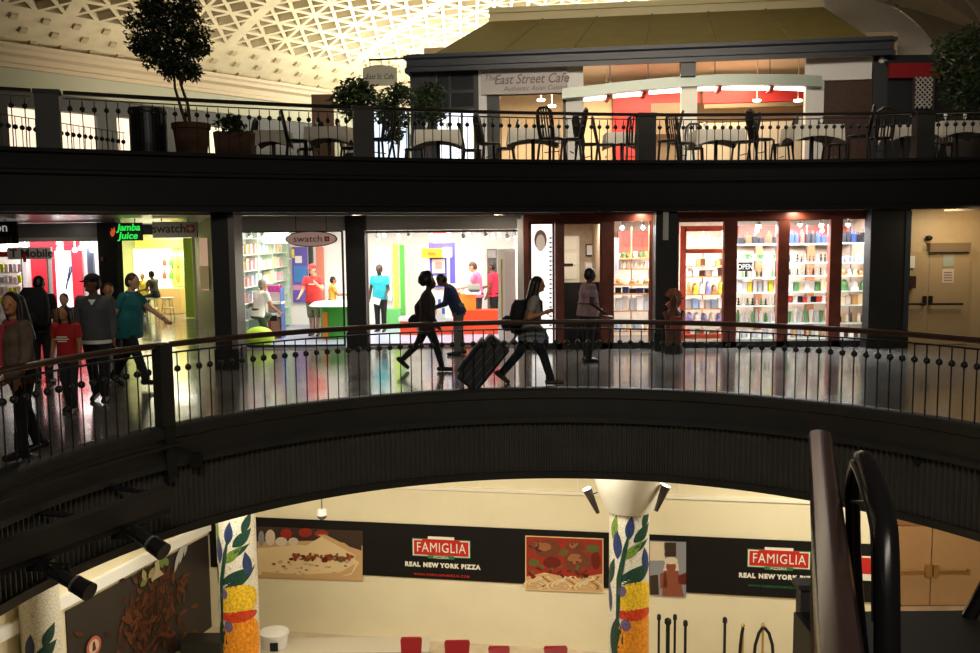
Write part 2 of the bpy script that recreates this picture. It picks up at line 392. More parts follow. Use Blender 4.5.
# upper level: left shop wall under the vault springing, cornice, vault, lunette wall
V0 = Vector((-16.33, 30, 0)); VD = Vector((.66, .751, 0)).normalized(); VP = Vector((VD.y, -VD.x, 0)); VZ, VR = 8.75, 15.0
def VL(t, off=0., z=0.): return V0 + VD * t + VP * off + Vector((0, 0, z))
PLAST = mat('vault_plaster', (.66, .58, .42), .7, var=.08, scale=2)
m = MB(); m.prism([VL(-6, 0, 3.67), VL(60, 0, 3.67), VL(60, 0, 8.75), VL(-6, 0, 8.75)], VP * -.3)
struct(m.build('wall_left', mat('pale_green_grey_wall', (.46, .47, .38), .7)))
m = MB(); m.sweep([VL(-6), VL(60)], [(0, 8.0), (.12, 8.02), (.12, 8.15), (.05, 8.18), (.05, 8.38), (.30, 8.45), (.30, 8.58), (.42, 8.65), (.42, 8.76), (0, 8.76)])
struct(m.build('trim_12', mat('cornice_stone', (.60, .50, .38), .6)))
m = MB(); m.sweep([VL(-6), VL(60)], [(0, 6.72), (.25, 6.72), (.25, 7.22), (.18, 7.27), (0, 7.27)])
for ta, tb in ((-.3, .5), (3.5, 4.2), (6.0, 6.55), (9.0, 13), (15, 16)): m.prism([VL(ta, .1, 3.67), VL(tb, .1, 3.67), VL(tb, .1, 6.75), VL(ta, .1, 6.75)], VP * .15)
struct(m.build('trim_13', mat('blue_grey_shop_beam', (.07, .075, .085), .45)))
VS, VR = 62.0, 26.0
def VV(t, th, r): a = R(th); return V0 + VD * t + VP * (VR * math.cos(R(VS)) - r * math.cos(a)) + Vector((0, 0, VZ + r * math.sin(a) - VR * math.sin(R(VS))))
m = MB(); T0, T1, dt, dth = -16, 72, 1.0, 2.1; th0 = 66.2
tn = int((T1 - T0) / dt); hn = 22; dep = .30
vs = []
for i in range(tn + 1): vs += [VV(T0 + i * dt, 61.5 + (th0 - 61.5) * k / 4, VR) for k in range(5)]
m.add(vs, [(5 * i + k, 5 * i + 5 + k, 5 * i + 6 + k, 5 * i + 1 + k) for i in range(tn) for k in range(4)], 0)
def vrib(a, b, wd, mi=0):
    """raised bar on the vault between (t,theta) points a and b"""
    d = Vector(((b[0] - a[0]), (b[1] - a[1]) * VR * math.pi / 180)).normalized(); nx, ny = -d.y * wd / 2, d.x * wd / 2 / (VR * math.pi / 180)
    vs = []
    for q in (0, 1):
        t = a[0] + (b[0] - a[0]) * q; h = a[1] + (b[1] - a[1]) * q
        vs += [VV(t + nx, h + ny, VR), VV(t - nx, h - ny, VR), VV(t - nx, h - ny, VR + dep), VV(t + nx, h + ny, VR + dep)]
    m.add(vs, [(0, 1, 5, 4), (1, 2, 6, 5), (3, 0, 4, 7)], mi)
for i in range(tn):
    for k, h in enumerate((62.3, 63.7, 65.1)):
        t = T0 + (i + .3 + (.5 if k % 2 else 0)) * dt
        vs = [VV(t + a_, h + b_, VR - c_) for c_ in (0, .09) for a_, b_ in ((0, 0), (.22, 0), (.22, .55), (0, .55))]
        m.add(vs, [(4, 5, 6, 7), (0, 1, 5, 4), (1, 2, 6, 5), (2, 3, 7, 6), (3, 0, 4, 7)], 1)
    for k in range(hn):
        h = th0 + k * dth; t = T0 + i * dt
        vrib((t, h), (t + dt, h), .16)
        if i % 6 == 0: vrib((t, h), (t, h + dth), .42)
        vrib((t, h), (t + dt, h + dth), .12); vrib((t + dt, h), (t, h + dth), .12)
        if i % 6 and i % 2 == 0: vrib((t, h), (t, h + dth), .14)
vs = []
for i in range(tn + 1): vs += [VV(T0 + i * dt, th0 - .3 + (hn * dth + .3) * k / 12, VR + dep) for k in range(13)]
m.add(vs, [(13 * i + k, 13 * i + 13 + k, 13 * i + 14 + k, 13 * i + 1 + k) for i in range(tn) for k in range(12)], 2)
vs = []
for i in range(tn + 1): vs += [VV(T0 + i * dt, th0 + hn * dth + (118.5 - th0 - hn * dth) * k / 3, VR) for k in range(4)]
m.add(vs, [(4 * i + k, 4 * i + 4 + k, 4 * i + 5 + k, 4 * i + 1 + k) for i in range(tn) for k in range(3)], 0)
struct(m.build('ceiling', [PLAST, mat('vault_studs', (.50, .42, .29), .7), mat('coffer_back', (.27, .23, .16), .8, var=.1, scale=2)], fix=False))  # coffer backs coloured darker than the plaster for shade in the recesses
# dim end wall and arch beyond the cafe, right
m = MB(); Y = 32
c = P(836, 110, Y); rr = (P(949, 100, Y) - P(836, 100, Y)).length
pts = [c + Vector((rr * math.cos(R(a)), 0, rr * math.sin(R(a)))) for a in range(0, 96, 4)]
poly = [Vector((c.x - 2.2, Y, 3.6)), Vector((c.x + rr, Y, 3.6))] + pts + [Vector((c.x - 2.2, Y, pts[-1].z))]
m.prism(poly, (0, .4, 0))
struct(m.build('wall_end', mat('lunette_grey', (.68, .63, .56), .7, var=.05)))
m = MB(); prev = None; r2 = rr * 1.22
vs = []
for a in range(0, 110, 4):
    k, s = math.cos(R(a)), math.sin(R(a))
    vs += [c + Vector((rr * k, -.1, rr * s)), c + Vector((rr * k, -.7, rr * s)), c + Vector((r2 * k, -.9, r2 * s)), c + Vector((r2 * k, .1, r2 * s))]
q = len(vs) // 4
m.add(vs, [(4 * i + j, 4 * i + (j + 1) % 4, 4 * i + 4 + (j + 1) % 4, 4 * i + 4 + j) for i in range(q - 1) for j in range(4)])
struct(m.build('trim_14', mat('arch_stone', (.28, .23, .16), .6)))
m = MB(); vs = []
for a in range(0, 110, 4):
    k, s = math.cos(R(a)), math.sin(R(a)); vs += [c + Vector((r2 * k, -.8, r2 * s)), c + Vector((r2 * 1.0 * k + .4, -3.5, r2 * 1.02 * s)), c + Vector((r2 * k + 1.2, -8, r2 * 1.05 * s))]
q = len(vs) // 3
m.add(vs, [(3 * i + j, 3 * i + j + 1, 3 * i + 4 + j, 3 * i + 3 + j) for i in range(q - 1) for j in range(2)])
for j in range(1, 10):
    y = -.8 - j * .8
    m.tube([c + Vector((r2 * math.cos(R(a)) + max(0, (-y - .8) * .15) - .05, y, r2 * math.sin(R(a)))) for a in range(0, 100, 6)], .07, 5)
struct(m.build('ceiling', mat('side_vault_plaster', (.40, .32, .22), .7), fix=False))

# dark columns on the middle level (they carry the gallery)
def column(px0, px1, Y, depth, label, side=None):
    X0, X1, _, _ = slab(px0, 230, px1, 300, Y)
    root = empty('column', ((X0 + X1) / 2, Y + depth / 2, 0), label, 'column')
    W(MB().bx(X0, X1, Y, Y + depth, 0, 2.70).build('shaft', DARK2), root)
    W(MB().bx(X0 - .02, X1 + .02, Y - .02, Y + depth + .02, 0, .35).build('base', BLACK), root)
    if side: W(MB().bx(X1 - .09, X1 + .012, Y - .012, Y + depth + .01, .36, 2.66).build('edge_trim', side), root)  # right side face, toned apart from the shaft
    return root
column(211, 236, 15.4, .5, 'broad dark square column standing alone in front of the watch shop', mat('column_edge_grey', (.20, .19, .18), .4, .4))
column(345, 366, 18.15, .4, 'dark column dividing the watch shop window in two', None)
column(656, 677, 17.4, .36, 'dark green-grey column with a carved figure in front', None)
column(871, 908, 17.45, .3, 'broad dark column between last lit gift shop window and tan corridor', mat('column_blue_grey', (.035, .045, .055), .4))

# ================================================================ RAILINGS
def baluster_proto(zb, zs, zball, rb, root):
    h = zs - zb
    b = MB().cyl((0, 0, zb), (0, 0, zs), .0085, n=6).build('baluster', IRON, root)
    k = MB().ell((0, 0, zball), rb, 10, 7).build('ball', IRON, b, smooth=True)
    return b, k
def place_balusters(root, pts, zb, zs, zball, rb):
    b, k = baluster_proto(zb, zs, zball, rb, root); first = True
    for p in pts:
        q = Vector(p) - root.location
        if first: b.location = q; first = False; continue
        b2 = b.copy(); C.objects.link(b2); b2.location = q; b2.parent = root
        k2 = k.copy(); C.objects.link(k2); k2.parent = b2
def gallery_rail(a0, a1, label):
    root = empty('balcony_railing', (HC.x, HC.y, .03), label, 'railing', 'railings round the oval opening')
    n = max(8, int(abs(a1 - a0)))
    W(MB().sweep(arc(a0, a1, HR, 0, n), [(.045, .965), (.055, .985), (.05, 1.01), (.025, 1.03), (-.025, 1.03), (-.05, 1.01), (-.055, .985), (-.045, .965)]).build('handrail', WOODR, smooth=True), root)
    W(MB().sweep(arc(a0, a1, HR, 0, n), [(.012, .885), (.012, .905), (-.012, .905), (-.012, .885)]).build('lower_rail', IRON), root)
    cnt = int(abs(a1 - a0) * math.pi / 180 * HR / .152)
    pts = [(HC.x + HR * math.cos(R(a0 + (a1 - a0) * (i + .5) / cnt)), HC.y + HR * math.sin(R(a0 + (a1 - a0) * (i + .5) / cnt)), .03) for i in range(cnt)]
    place_balusters(root, pts, 0, .86, .665, .041)
gallery_rail(145.6, 22, 'long curved balcony railing with wooden handrail and ball balusters, far side of the opening')
gallery_rail(188, 148.2, 'short balcony railing in front of the group of walkers, left of the square post')
a = R(146.9); pc = Vector((HC.x + HR * math.cos(a), HC.y + HR * math.sin(a), .03))
root = empty('railing_post', pc, 'dark square railing post where the two curved balcony railings meet', 'post', rz=a)
MB().bx(-.08, .08, -.085, .085, 0, .99).build('post_shaft', DARK, root)
MB().bx(-.10, .02, -.07, .07, -.55, 0).box((-.03, 0, -.6), (.1, .09, .14)).build('mounting_bracket', DARK2, root)

# upper terrace railing, five runs between four broad posts
UP_POST = [48, 363, 646, 924]
def upt(px):
    # where the sight line at this column meets the gallery edge
    lo, hi = 8., 30.
    for _ in range(40):
        mid = (lo + hi) / 2; q = P(px, 140, mid)
        if mid < ue(q.x): lo = mid
        else: hi = mid
    return P(px, 140, lo).x
PXS = [upt(p) for p in UP_POST]; PW = .17
posts_lab = ['broad dark post of the terrace railing, beside the bin with vertical slats', 'broad dark post of the terrace railing, in front of the dark shrubs',
             'broad dark post of the terrace railing, in front of the red cafe wall', 'broad dark post of the terrace railing, below the white lattice']
for i, x in enumerate(PXS):
    t = math.atan(.209 - .02 * x); r_ = empty('terrace_railing_post', (x, ue(x) + .05, 3.65), posts_lab[i], 'post', 'terrace railing posts', rz=t)
    MB().bx(-PW, PW, -.11, .11, 0, .82).build('post_shaft', DARK, r_)
    MB().bx(-PW - .02, PW + .02, -.13, .13, .82, .88).build('post_cap', DARK2, r_)
ends = [-9.6] + PXS + [10.6]
runs = ['terrace railing run at the far left end of the upper level', 'terrace railing run in front of the potted tree and slatted bin', 'terrace railing run in front of the cafe sign and glass doors',
        'terrace railing run in front of the wide cafe opening', 'terrace railing run at the right end in front of the dark tree']
for i in range(5):
    xa, xb = ends[i] + (PW + .025 if i else 0), ends[i + 1] - (PW + .025 if i < 4 else 0)
    mx = (xa + xb) / 2; root = empty('terrace_railing', (mx, ue(mx) + .05, 3.65), runs[i], 'railing', 'terrace railings')
    n = 12; pth = [(xa + (xb - xa) * k / n, ue(xa + (xb - xa) * k / n) + .05, 3.65) for k in range(n + 1)]
    W(MB().sweep(pth, [(.05, .83), (.055, .86), (.03, .885), (-.03, .885), (-.055, .86), (-.05, .83)]).build('handrail', mat('dark_handrail', (.016, .012, .010), .3), smooth=True), root)
    W(MB().sweep(pth, [(.011, .76), (.011, .78), (-.011, .78), (-.011, .76)]).build('lower_rail', IRON), root)
    cnt = max(3, int((xb - xa) / .152)); pts = []
    for k in range(cnt):
        x = xa + (xb - xa) * (k + .5) / cnt; pts.append((x, ue(x) + .05, 3.65))
    place_balusters(root, pts, 0, .75, .62, .041)
# second railing farther back on the upper level
A, B = P(-25, 121, 16.6), P(126, 142.5, 20.3); A.z = B.z = 3.67
root = empty('inner_railing', (A + B) / 2, 'thin railing farther back seen through the terrace railing, before the bright windows', 'railing')
for zz, rr in ((.93, .010), (.0, .010)):
    W(MB().tube([A + Vector((0, 0, zz + .02)), B + Vector((0, 0, zz + .02))], rr, 6).build('handrail' if zz else 'bottom_rail', IRON), root)
cnt = 24
place_balusters(root, [A + (B - A) * ((k + .5) / cnt) for k in range(cnt)], 0.01, .94, .75, .05)

# ================================================================ LIGHTING BEAM AND SPOTLIGHTS under the left railing
A, B = P(-70, 583, 7.2), P(168, 490, 9.6)
zt = -.44; A.z = B.z = zt
d = (B - A).normalized(); nrm = Vector((d.y, -d.x, 0))
root = empty('lighting_beam', (A + B) / 2, 'dark box beam slung along the fascia below the left railing', 'beam')
m = MB(); m.prism([A + nrm * .07, B + nrm * .07, B + nrm * .07 + Vector((0, 0, -.22)), A + nrm * .07 + Vector((0, 0, -.22))], nrm * -.14)
W(m.build('box_section', DARK), root)
m = MB(); m.prism([A + Vector((0, 0, -.22)) + nrm * .03, B + Vector((0, 0, -.22)) + nrm * .03, B + Vector((0, 0, -.30)) + nrm * .03, A + Vector((0, 0, -.30)) + nrm * .03], nrm * -.06)
W(m.build('lamp_track', BLACK), root)
for q in (.30, .62, .95):
    p = A + (B - A) * q; rad = Vector((p.x - HC.x, p.y - HC.y, 0)); dist = HR + .03 - rad.length; rad.normalize()
    W(MB().cyl(p + Vector((0, 0, -.06)), p + rad * dist + Vector((0, 0, -.06)), .03, n=8).build('wall_bracket', DARK2), root)
m = MB(); m.tube([Vector(q) + Vector((0, 0, 0)) for q in arc(185, 146, HR - .16, -.17, 30)], .022, 6)
root2 = tag(m.build('conduit_pipe', DARK2, smooth=True), 'thin dark conduit running along the fascia above the box beam', 'pipe')
q = P(192, 462, 10.6); tag(MB().box((q.x + .02, q.y + .1, q.z), (.12, .12, .16)).build('junction_box', BLACK), 'small black junction box on the fascia at the conduit end', 'junction box')
def spotlight(pa, pb, r, mount, label):
    pa, pb = Vector(pa), Vector(pb); ax = (pb - pa).normalized()
    root = empty('spotlight', mount, label, 'spotlight', 'black spotlights below the left railing')
    W(MB().cyl(pa, pa + (pb - pa) * .62, r * .8, r * .82, 14).cyl(pa - ax * .03, pa, r * .5, r * .8, 14).build('lamp_body', IRON, smooth=True), root)
    W(MB().cyl(pa + (pb - pa) * .62, pb, r, r * 1.12, 14).build('lens_hood', BLACK, smooth=True), root)
    W(MB().cyl(pa + (pb - pa) * .60, pa + (pb - pa) * .66, r * 1.05, n=14).build('bright_ring', mat('polished_rim', (.7, .7, .7), .2, .9)), root)
    mid = pa + (pb - pa) * .3; side = ax.cross(Vector((0, 0, 1))).normalized() * r * 1.05
    W(MB().tube([mid + side, mid + side + Vector((0, 0, r * 1.2)), mount, mid - side + Vector((0, 0, r * 1.2)), mid - side], .014, 6).build('yoke', IRON), root)
    W(MB().box(Vector(mount) + Vector((0, 0, -.02)), (.22, .1, .09)).build('track_adapter', IRON), root)
def onbeam(px, y):
    best = min((A + (B - A) * (k / 200) for k in range(201)), key=lambda p: abs((p - CAM).dot(RT) / (p - CAM).dot(FW) * F + CX - px)); return best
b1 = onbeam(122, 520) + Vector((0, 0, -.32)); b2 = onbeam(38, 560) + Vector((0, 0, -.32))
spotlight(P(130, 529, b1.y - .12), P(164, 552, b1.y - .3), .082, b1, 'black spotlight under the box beam, the one nearer the railing post')
spotlight(P(52, 571, b2.y - .1), P(90, 592, b2.y - .25), .078, b2, 'black spotlight under the box beam, the lower one with a bright rim')
for (px, y), lb in (((770, 435), 'small round black vent in the ribbed fascia, right of centre'), ((918, 462), 'small round black vent in the ribbed fascia, above the exit doors')):
    # on the drum surface
    dd = ray(px, y); lo, hi = 5., 14.
    for _ in range(40):
        mid = (lo + hi) / 2; q = P(px, y, mid)
        if (q.xy - HC.xy).length < HR + .02: lo = mid
        else: hi = mid
    q = P(px, y, lo); rad = Vector((q.x - HC.x, q.y - HC.y, 0)).normalized()
    tag(MB().cyl(q - rad * .02, q + rad * .05, .045, n=14).cyl(q - rad * .026, q - rad * .015, .03, n=14).build('fascia_vent', BLACK), lb, 'vent', 'round vents in the fascia')

# ================================================================ STAIR HEAD AND ESCALATOR in the foreground, right
S0, S1 = PZ(820, 436, 1.08), PZ(843, 690, 1.08)
dr = (S1 - S0).normalized(); sd = Vector((-dr.y, dr.x, 0))
root = empty('stair_balustrade', (S0.x, S0.y, 0), 'foreground balustrade with a broad polished brown wooden cap', 'balustrade')
pr = [(-.058, -.03), (-.064, 0), (-.05, .026), (-.02, .036), (.02, .036), (.05, .026), (.064, 0), (.058, -.03)]
W(MB().sweep([S0, S0 + dr * 1.2, S1], pr).build('wooden_cap', mat('polished_purple_brown_wood', (.055, .030, .029), .2, var=.2, scale=4), smooth=True), root)
m = MB(); m.prism([S0 + dr * .02 + Vector((0, 0, -.03)), S1 + Vector((0, 0, -.03)), Vector((S1.x, S1.y, .03)), Vector((S0.x, S0.y, .03)) + dr * .02], sd * .05)
W(m.build('side_panel', DARK2), root)
m = MB()
for k in range(40):
    q = S0 + dr * (.04 + k * .07); m.cyl((q.x - sd.x * .02, q.y - sd.y * .02, .08), (q.x - sd.x * .02, q.y - sd.y * .02, 1.03), .012, n=6)
W(m.build('panel_ribbing', mat('bronze_ribs', (.10, .075, .06), .35, .5)), root)
lx = PZ(870, 622, 0)
m = MB(); m.bx(S0.x - .08, 4.9, 1.0, 5.1, -.34, -.0)
struct(m.build('floor', mat('stair_head_floor', (.02, .018, .016), .5)))
q0 = slab(801, 584, 836, 660, 5.12)
tag(MB().bx(q0[0], q0[1], 5.12, 5.2, -.34, q0[3]).bx(q0[0] - .02, q0[1] + .02, 5.10, 5.22, q0[3] - .03, q0[3]).build('kick_panel', mat('dull_grey_panel', (.13, .12, .125), .5)), 'dull grey low panel at the head of the foreground balustrade', 'panel')
root = empty('escalator_handrail', (lx.x, 3.2, 0), 'black rubber escalator handrail looping over its newel, beside the wooden cap', 'handrail')
loop = [(887, 700, 2.9), (887, 600, 3.0), (886, 540, 3.1), (883, 515, 3.18), (875, 487, 3.28), (868, 467, 3.38), (862, 459, 3.46), (857, 466, 3.6), (853, 485, 3.75), (853, 520, 3.9), (855, 570, 4.1), (860, 630, 4.3), (868, 690, 4.5)]
pts = [P(*q) for q in loop]
fine = []
for i in range(len(pts) - 1):
    p0, p1, p2, p3 = pts[max(i - 1, 0)], pts[i], pts[i + 1], pts[min(i + 2, len(pts) - 1)]
    for k in range(5):
        t = k / 5; fine.append(.5 * ((2 * p1) + (p2 - p0) * t + (2 * p0 - 5 * p1 + 4 * p2 - p3) * t * t + (3 * p1 - p0 - 3 * p2 + p3) * t ** 3))
fine.append(pts[-1])
rad = [.044 - .012 * min(1, max(0, (i - 18) / 16)) for i in range(len(fine))]
W(MB().tube(fine, rad, 12).build('rubber_belt', mat('black_rubber', (.010, .009, .010), .22), smooth=True), root)
inner = [p + Vector((-.030, .02, -.02)) for p in fine]
W(MB().tube(inner[4:30], .016, 8).build('guide_rail', mat('dark_steel', (.10, .10, .10), .3, .8), smooth=True), root)
W(MB().cyl(P(848, 502, 3.9), P(866, 502, 3.4), .008, n=6).build('cross_rod', GREYM), root)
root = empty('escalator_handrail', P(970, 640, 5.0), 'edge of a second black escalator handrail at the right of the picture', 'handrail')
W(MB().tube([P(958, 640, 5.05), P(970, 615, 5.0), P(984, 590, 4.95), P(1010, 545, 4.85)], .04, 8).build('rubber_belt', mat('black_rubber', (.01, .009, .01), .22), smooth=True), root)
W(MB().tube([P(953, 640, 5.1), P(965, 615, 5.05), P(979, 590, 5.0), P(1005, 545, 4.9)], .018, 8).build('pale_guide', mat('pale_guide_metal', (.4, .4, .34), .4)), root)

# ================================================================ LOWER LEVEL
def upoly(mb, pts, off, mi=0, t=.002):
    """flat printed shape on the back wall; pts are (pixel x, pixel y)"""
    w_ = [BU(*p) for p in pts]; mb.prism([BWp(u, z, off) for u, z in w_], BN * t, mi)
def circ(cx, cy, rx, ry, n=16, rot=0., jit=0., a0=0, a1=360):
    o = []
    for i in range(n):
        a = R(a0 + (a1 - a0) * i / (n if a1 - a0 == 360 else n - 1)); k = 1 + jit * (random.random() - .5); x, y = rx * k * math.cos(a), ry * k * math.sin(a)
        o.append((cx + x * math.cos(rot) - y * math.sin(rot), cy + x * math.sin(rot) + y * math.cos(rot)))
    return o
BANNER = mat('banner_black', (.008, .0065, .006), .6, spec=.2)
ub0, zb = BU(200, 522); root = empty('banner', BWp(BL / 2, -5.2), 'long black pizza restaurant banner across the cream lower wall', 'banner')
W(wall_panel(MB(), .02, BL - .02, -5.09, -3.90, .004, .03).build('black_panel', BANNER), root)
cols = [mat(n, hx(h), .55) for n, h in (('dough_tan', 'C9A271'), ('crust_pale', 'E0C79A'), ('tomato_red', '962A1A'), ('sauce_dark', '661A10'), ('meat_brown', '6E3A22'), ('basil_green', '54602C'), ('pasta_cream', 'E2C48E'),
        ('garlic_white', 'D8C8AE'), ('photo_shadow', '3A2A20'), ('photo_blue_grey', '8A8C92'), ('skin_print', '8A4A34'), ('meat_light', '96603E'), ('crust_brown', '8A5A30'))]
# pizza photograph
m = MB(); upoly(m, [(258, 526), (363, 530.5), (363, 580.5), (258, 577)], .032, 0)
upoly(m, [(258, 526), (363, 530.5), (363, 545), (330, 540), (258, 541)], .034, 8)
upoly(m, circ(303, 566, 58, 21, 22)[0:0] or [(258, 548), (300, 544), (345, 552), (360, 562), (352, 574), (330, 578), (258, 574)], .036, 1)
for cx, cy, rx, ry, mi in ((287, 533, 6, 5, 2), (306, 532, 7, 4.5, 2), (322, 533, 7, 3.5, 2), (282, 541, 6, 4.5, 7), (271, 537, 5, 8, 7), (262, 538, 3, 8, 9), (294, 541, 5, 4, 7)): upoly(m, circ(cx, cy, rx, ry, 14), .038, mi)
upoly(m, [(295, 552), (322, 536), (330, 537), (358, 553), (350, 558), (300, 558)], .040, 1)
upoly(m, [(318, 534), (326, 534), (360, 551), (357, 555)], .042, 0)
for i in range(11): upoly(m, circ(297 + i * 5.6, 557 + (i % 3) - abs(i - 5) * .3, 3.6, 3.2, 8, 0, .4), .044, (2, 4, 5, 2, 1, 3)[i % 6])
for i in range(34): upoly(m, circ(292 + i * 1.85 + random.uniform(-1, 1), 555.5 + random.uniform(-2, 4), random.uniform(1.2, 2.6), random.uniform(1, 2), 7, 0, .5), .046, (3, 12, 2, 12, 4, 1)[i % 6])
for i in range(40): upoly(m, circ(random.uniform(264, 350), random.uniform(560, 574), random.uniform(1, 3), random.uniform(.6, 1.4), 7, 0, .5), .037, (0, 12, 1)[i % 3] if i % 4 else 0)
upoly(m, [(335, 535), (362, 536), (362, 550), (350, 546)], .0375, 8)
upoly(m, [(262, 571), (300, 574), (340, 572), (356, 563), (352, 572), (335, 578), (262, 575)], .038, 0)
W(m.build('pizza_photo', cols), root)
# spaghetti photograph
m = MB(); upoly(m, [(525.5, 535), (603.5, 538), (603.5, 592.5), (525.5, 589.5)], .032, 6)
upoly(m, [(526.5, 574), (602.5, 572), (602.5, 591.5), (526.5, 588.5)], .0335, 0); upoly(m, [(526.5, 536), (602.5, 539), (602.5, 573), (575, 578), (545, 572), (526.5, 576)], .034, 2)
for cx, cy, rx, ry, mi in ((596, 560, 5, 9, 3), (534, 562, 5, 4, 5), (593, 548, 7, 4, 5), (552, 562, 9, 6, 3), (548, 548, 13, 9, 4), (578, 561, 14, 11, 4), (575, 546, 10, 5, 4), (536, 545, 7, 5, 4), (563, 552, 5, 3, 5)):
    upoly(m, circ(cx, cy, rx, ry, 16, 0, .12), .036, mi)
for cx, cy, rr_ in ((545, 546, 6), (575, 558, 7), (573, 545, 4), (535, 544, 3)):
    upoly(m, circ(cx, cy, rr_, rr_ * .7, 12, 0, .3), .038, 11)
    for q in range(5): upoly(m, circ(cx + random.uniform(-6, 6), cy + random.uniform(-3, 5), 1.6, 1.2, 7, 0, .4), .040, (3, 11, 4)[q % 3])
for q in range(26): upoly(m, circ(random.uniform(529, 600), random.uniform(566, 577), random.uniform(1.5, 4), random.uniform(1, 2), 8, random.random() * 3, .4), .037, (2, 3, 3, 5)[q % 4])
for i in range(16):
    x = 528 + i * 4.6; pts = [(x + 5 * math.sin(k * .9 + i), 576 + k * 1.4 + 1.5 * math.cos(i * 2.1 + k)) for k in range(9)]
    for k in range(8): upoly(m, [pts[k], (pts[k][0] + 2.3, pts[k][1] + .3), (pts[k + 1][0] + 2.3, pts[k + 1][1] + .3), pts[k + 1]], .041 + .0002 * i, (1, 6, 7, 1, 12)[i % 5])
W(m.build('spaghetti_photo', cols), root)
# cook photograph
m = MB(); upoly(m, [(649.5, 540), (686, 541.5), (686, 597), (649.5, 594)], .032, 9)
for pts, mi in (([(650, 541), (665, 541.5), (665, 560), (650, 560)], 7), ([(664, 542), (676, 542), (676, 556), (664, 556)], 8), ([(665, 562), (678, 562), (679, 570), (663, 570)], 7), ([(664, 570), (678, 570), (684, 596), (662, 595)], 10), ([(660, 573), (666, 571), (668, 586), (660, 588)], 10), ([(678, 575), (686, 572), (686, 584), (678, 584)], 3), ([(650, 575), (658, 574), (659, 594), (650, 594)], 8)):
    upoly(m, pts, .034, mi)
upoly(m, circ(671, 566, 5, 6, 12), .036, 10); upoly(m, circ(671, 560, 7, 3.6, 12), .038, 7)
W(m.build('cook_photo', cols), root)
SIGNRED, SIGNWHITE, SIGNGREEN = mat('sign_red', hx('C22A20'), .45), mat('sign_white', hx('EEE8D8'), .5), mat('sign_green', hx('2F7A4A'), .5)
def logo(px, y, urlmat, sub=True):
    u, z = BU(px, y); s = 1 / 48.5 * (1.0 if px < 600 else .96)
    def rect(x0, x1, z0, z1, off, mat_, nm):
        m = MB(); wall_panel(m, u + x0 * s, u + x1 * s, z + z0 * s, z + z1 * s, off, off + .006); return W(m.build(nm, mat_), root)
    rect(-31, 31, -10.5, 9, .032, SIGNGREEN, 'logo_rim')
    m = MB()
    for a_, b_, c_, d_ in ((-30.3, 30.3, -9.5, 8), (-14, 14, 8, 11.5)): wall_panel(m, u + a_ * s, u + b_ * s, z + c_ * s, z + d_ * s, .036, .042)
    W(m.build('logo_border', SIGNWHITE), root)
    m = MB()
    for a_, b_, c_, d_ in ((-29, 29, -8.4, 7), (-20, 20, 7, 8.6)): wall_panel(m, u + a_ * s, u + b_ * s, z + c_ * s, z + d_ * s, .041, .047)
    W(m.build('logo_plate', SIGNRED), root)
    rect(-14, 14, -12, -8.6, .046, SIGNGREEN, 'logo_ribbon')
    W(text('lettering', 'FAMIGLIA', facing(BWp(u, z - .6 * s, .055), BRZ), 14.5 * s, SIGNWHITE, sx=.78, bold=0., space=1.10), root)
    W(text('lettering', 'PIZZERIA', facing(BWp(u, z - 10.4 * s, .055), BRZ), 3.6 * s, SIGNWHITE, sx=1.1), root)
    for wd, du in (('REAL', -31), ('NEW', -11.5), ('YORK', 8.5), ('PIZZA', 31)): W(text('lettering', wd, facing(BWp(u + du * s, z - 19.5 * s, .036), BRZ), 6.4 * s, SIGNWHITE, sx=.98, bold=.008, space=1.22), root)
    W(text('lettering', 'WWW.FAMOUSFAMIGLIA.COM', facing(BWp(u, z - 30 * s, .036), BRZ), 3.4 * s, urlmat, sx=1.08, bold=.001, space=1.2), root)
logo(441.5, 547, SIGNRED); logo(778.5, 558, mat('url_green', hx('1E6A44'), .5))
u_, z_ = BU(880, 566)
W(wall_panel(MB(), u_ - .5, u_ + .12, z_ - .3, z_ + .2, .032, .04).build('logo_border', SIGNWHITE), root)
W(wall_panel(MB(), u_ - .47, u_ + .08, z_ - .16, z_ + .17, .04, .046).build('logo_plate', SIGNRED), root)

TILEW = None
def mosaic_mat():
    m = bpy.data.materials.new('white_mosaic'); m.use_nodes = True; nt = m.node_tree; b = nt.nodes['Principled BSDF']
    tc = nt.nodes.new('ShaderNodeTexCoord'); v = nt.nodes.new('ShaderNodeTexVoronoi'); v.feature = 'DISTANCE_TO_EDGE'; v.inputs['Scale'].default_value = 16
    r = nt.nodes.new('ShaderNodeValToRGB'); r.color_ramp.elements[0].position = .02; r.color_ramp.elements[1].position = .06
    r.color_ramp.elements[0].color = (.45, .42, .34, 1); r.color_ramp.elements[1].color = (.74, .70, .58, 1)
    nt.links.new(tc.outputs['Object'], v.inputs['Vector']); nt.links.new(v.outputs['Distance'], r.inputs['Fac']); nt.links.new(r.outputs['Color'], b.inputs['Base Color']); b.inputs['Roughness'].default_value = .4
    return m
MOSW = mosaic_mat()
MOS = [mat(n, hx(h), .4, var=.35, scale=22) for n, h in (('mosaic_leaf_green', '1C4034'), ('mosaic_blue', '2B3A66'), ('mosaic_lime', '6F8A3A'), ('mosaic_yellow', 'E3B82A'), ('mosaic_orange', 'E08E1C'), ('mosaic_red', 'C43A1C'), ('mosaic_violet', '6A5A86'))]
def leafpts(x, y, L, wd, ang, n=9):
    o = []
    for i in range(n + 1): t = i / n; o.append((t * L, wd * math.sin(math.pi * t ** .85)))
    for i in range(n - 1, 0, -1): t = i / n; o.append((t * L, -wd * math.sin(math.pi * t ** .85)))
    c, s = math.cos(R(ang)), math.sin(R(ang)); return [(x + a * c - b * s, y + a * s + b * c) for a, b in o]
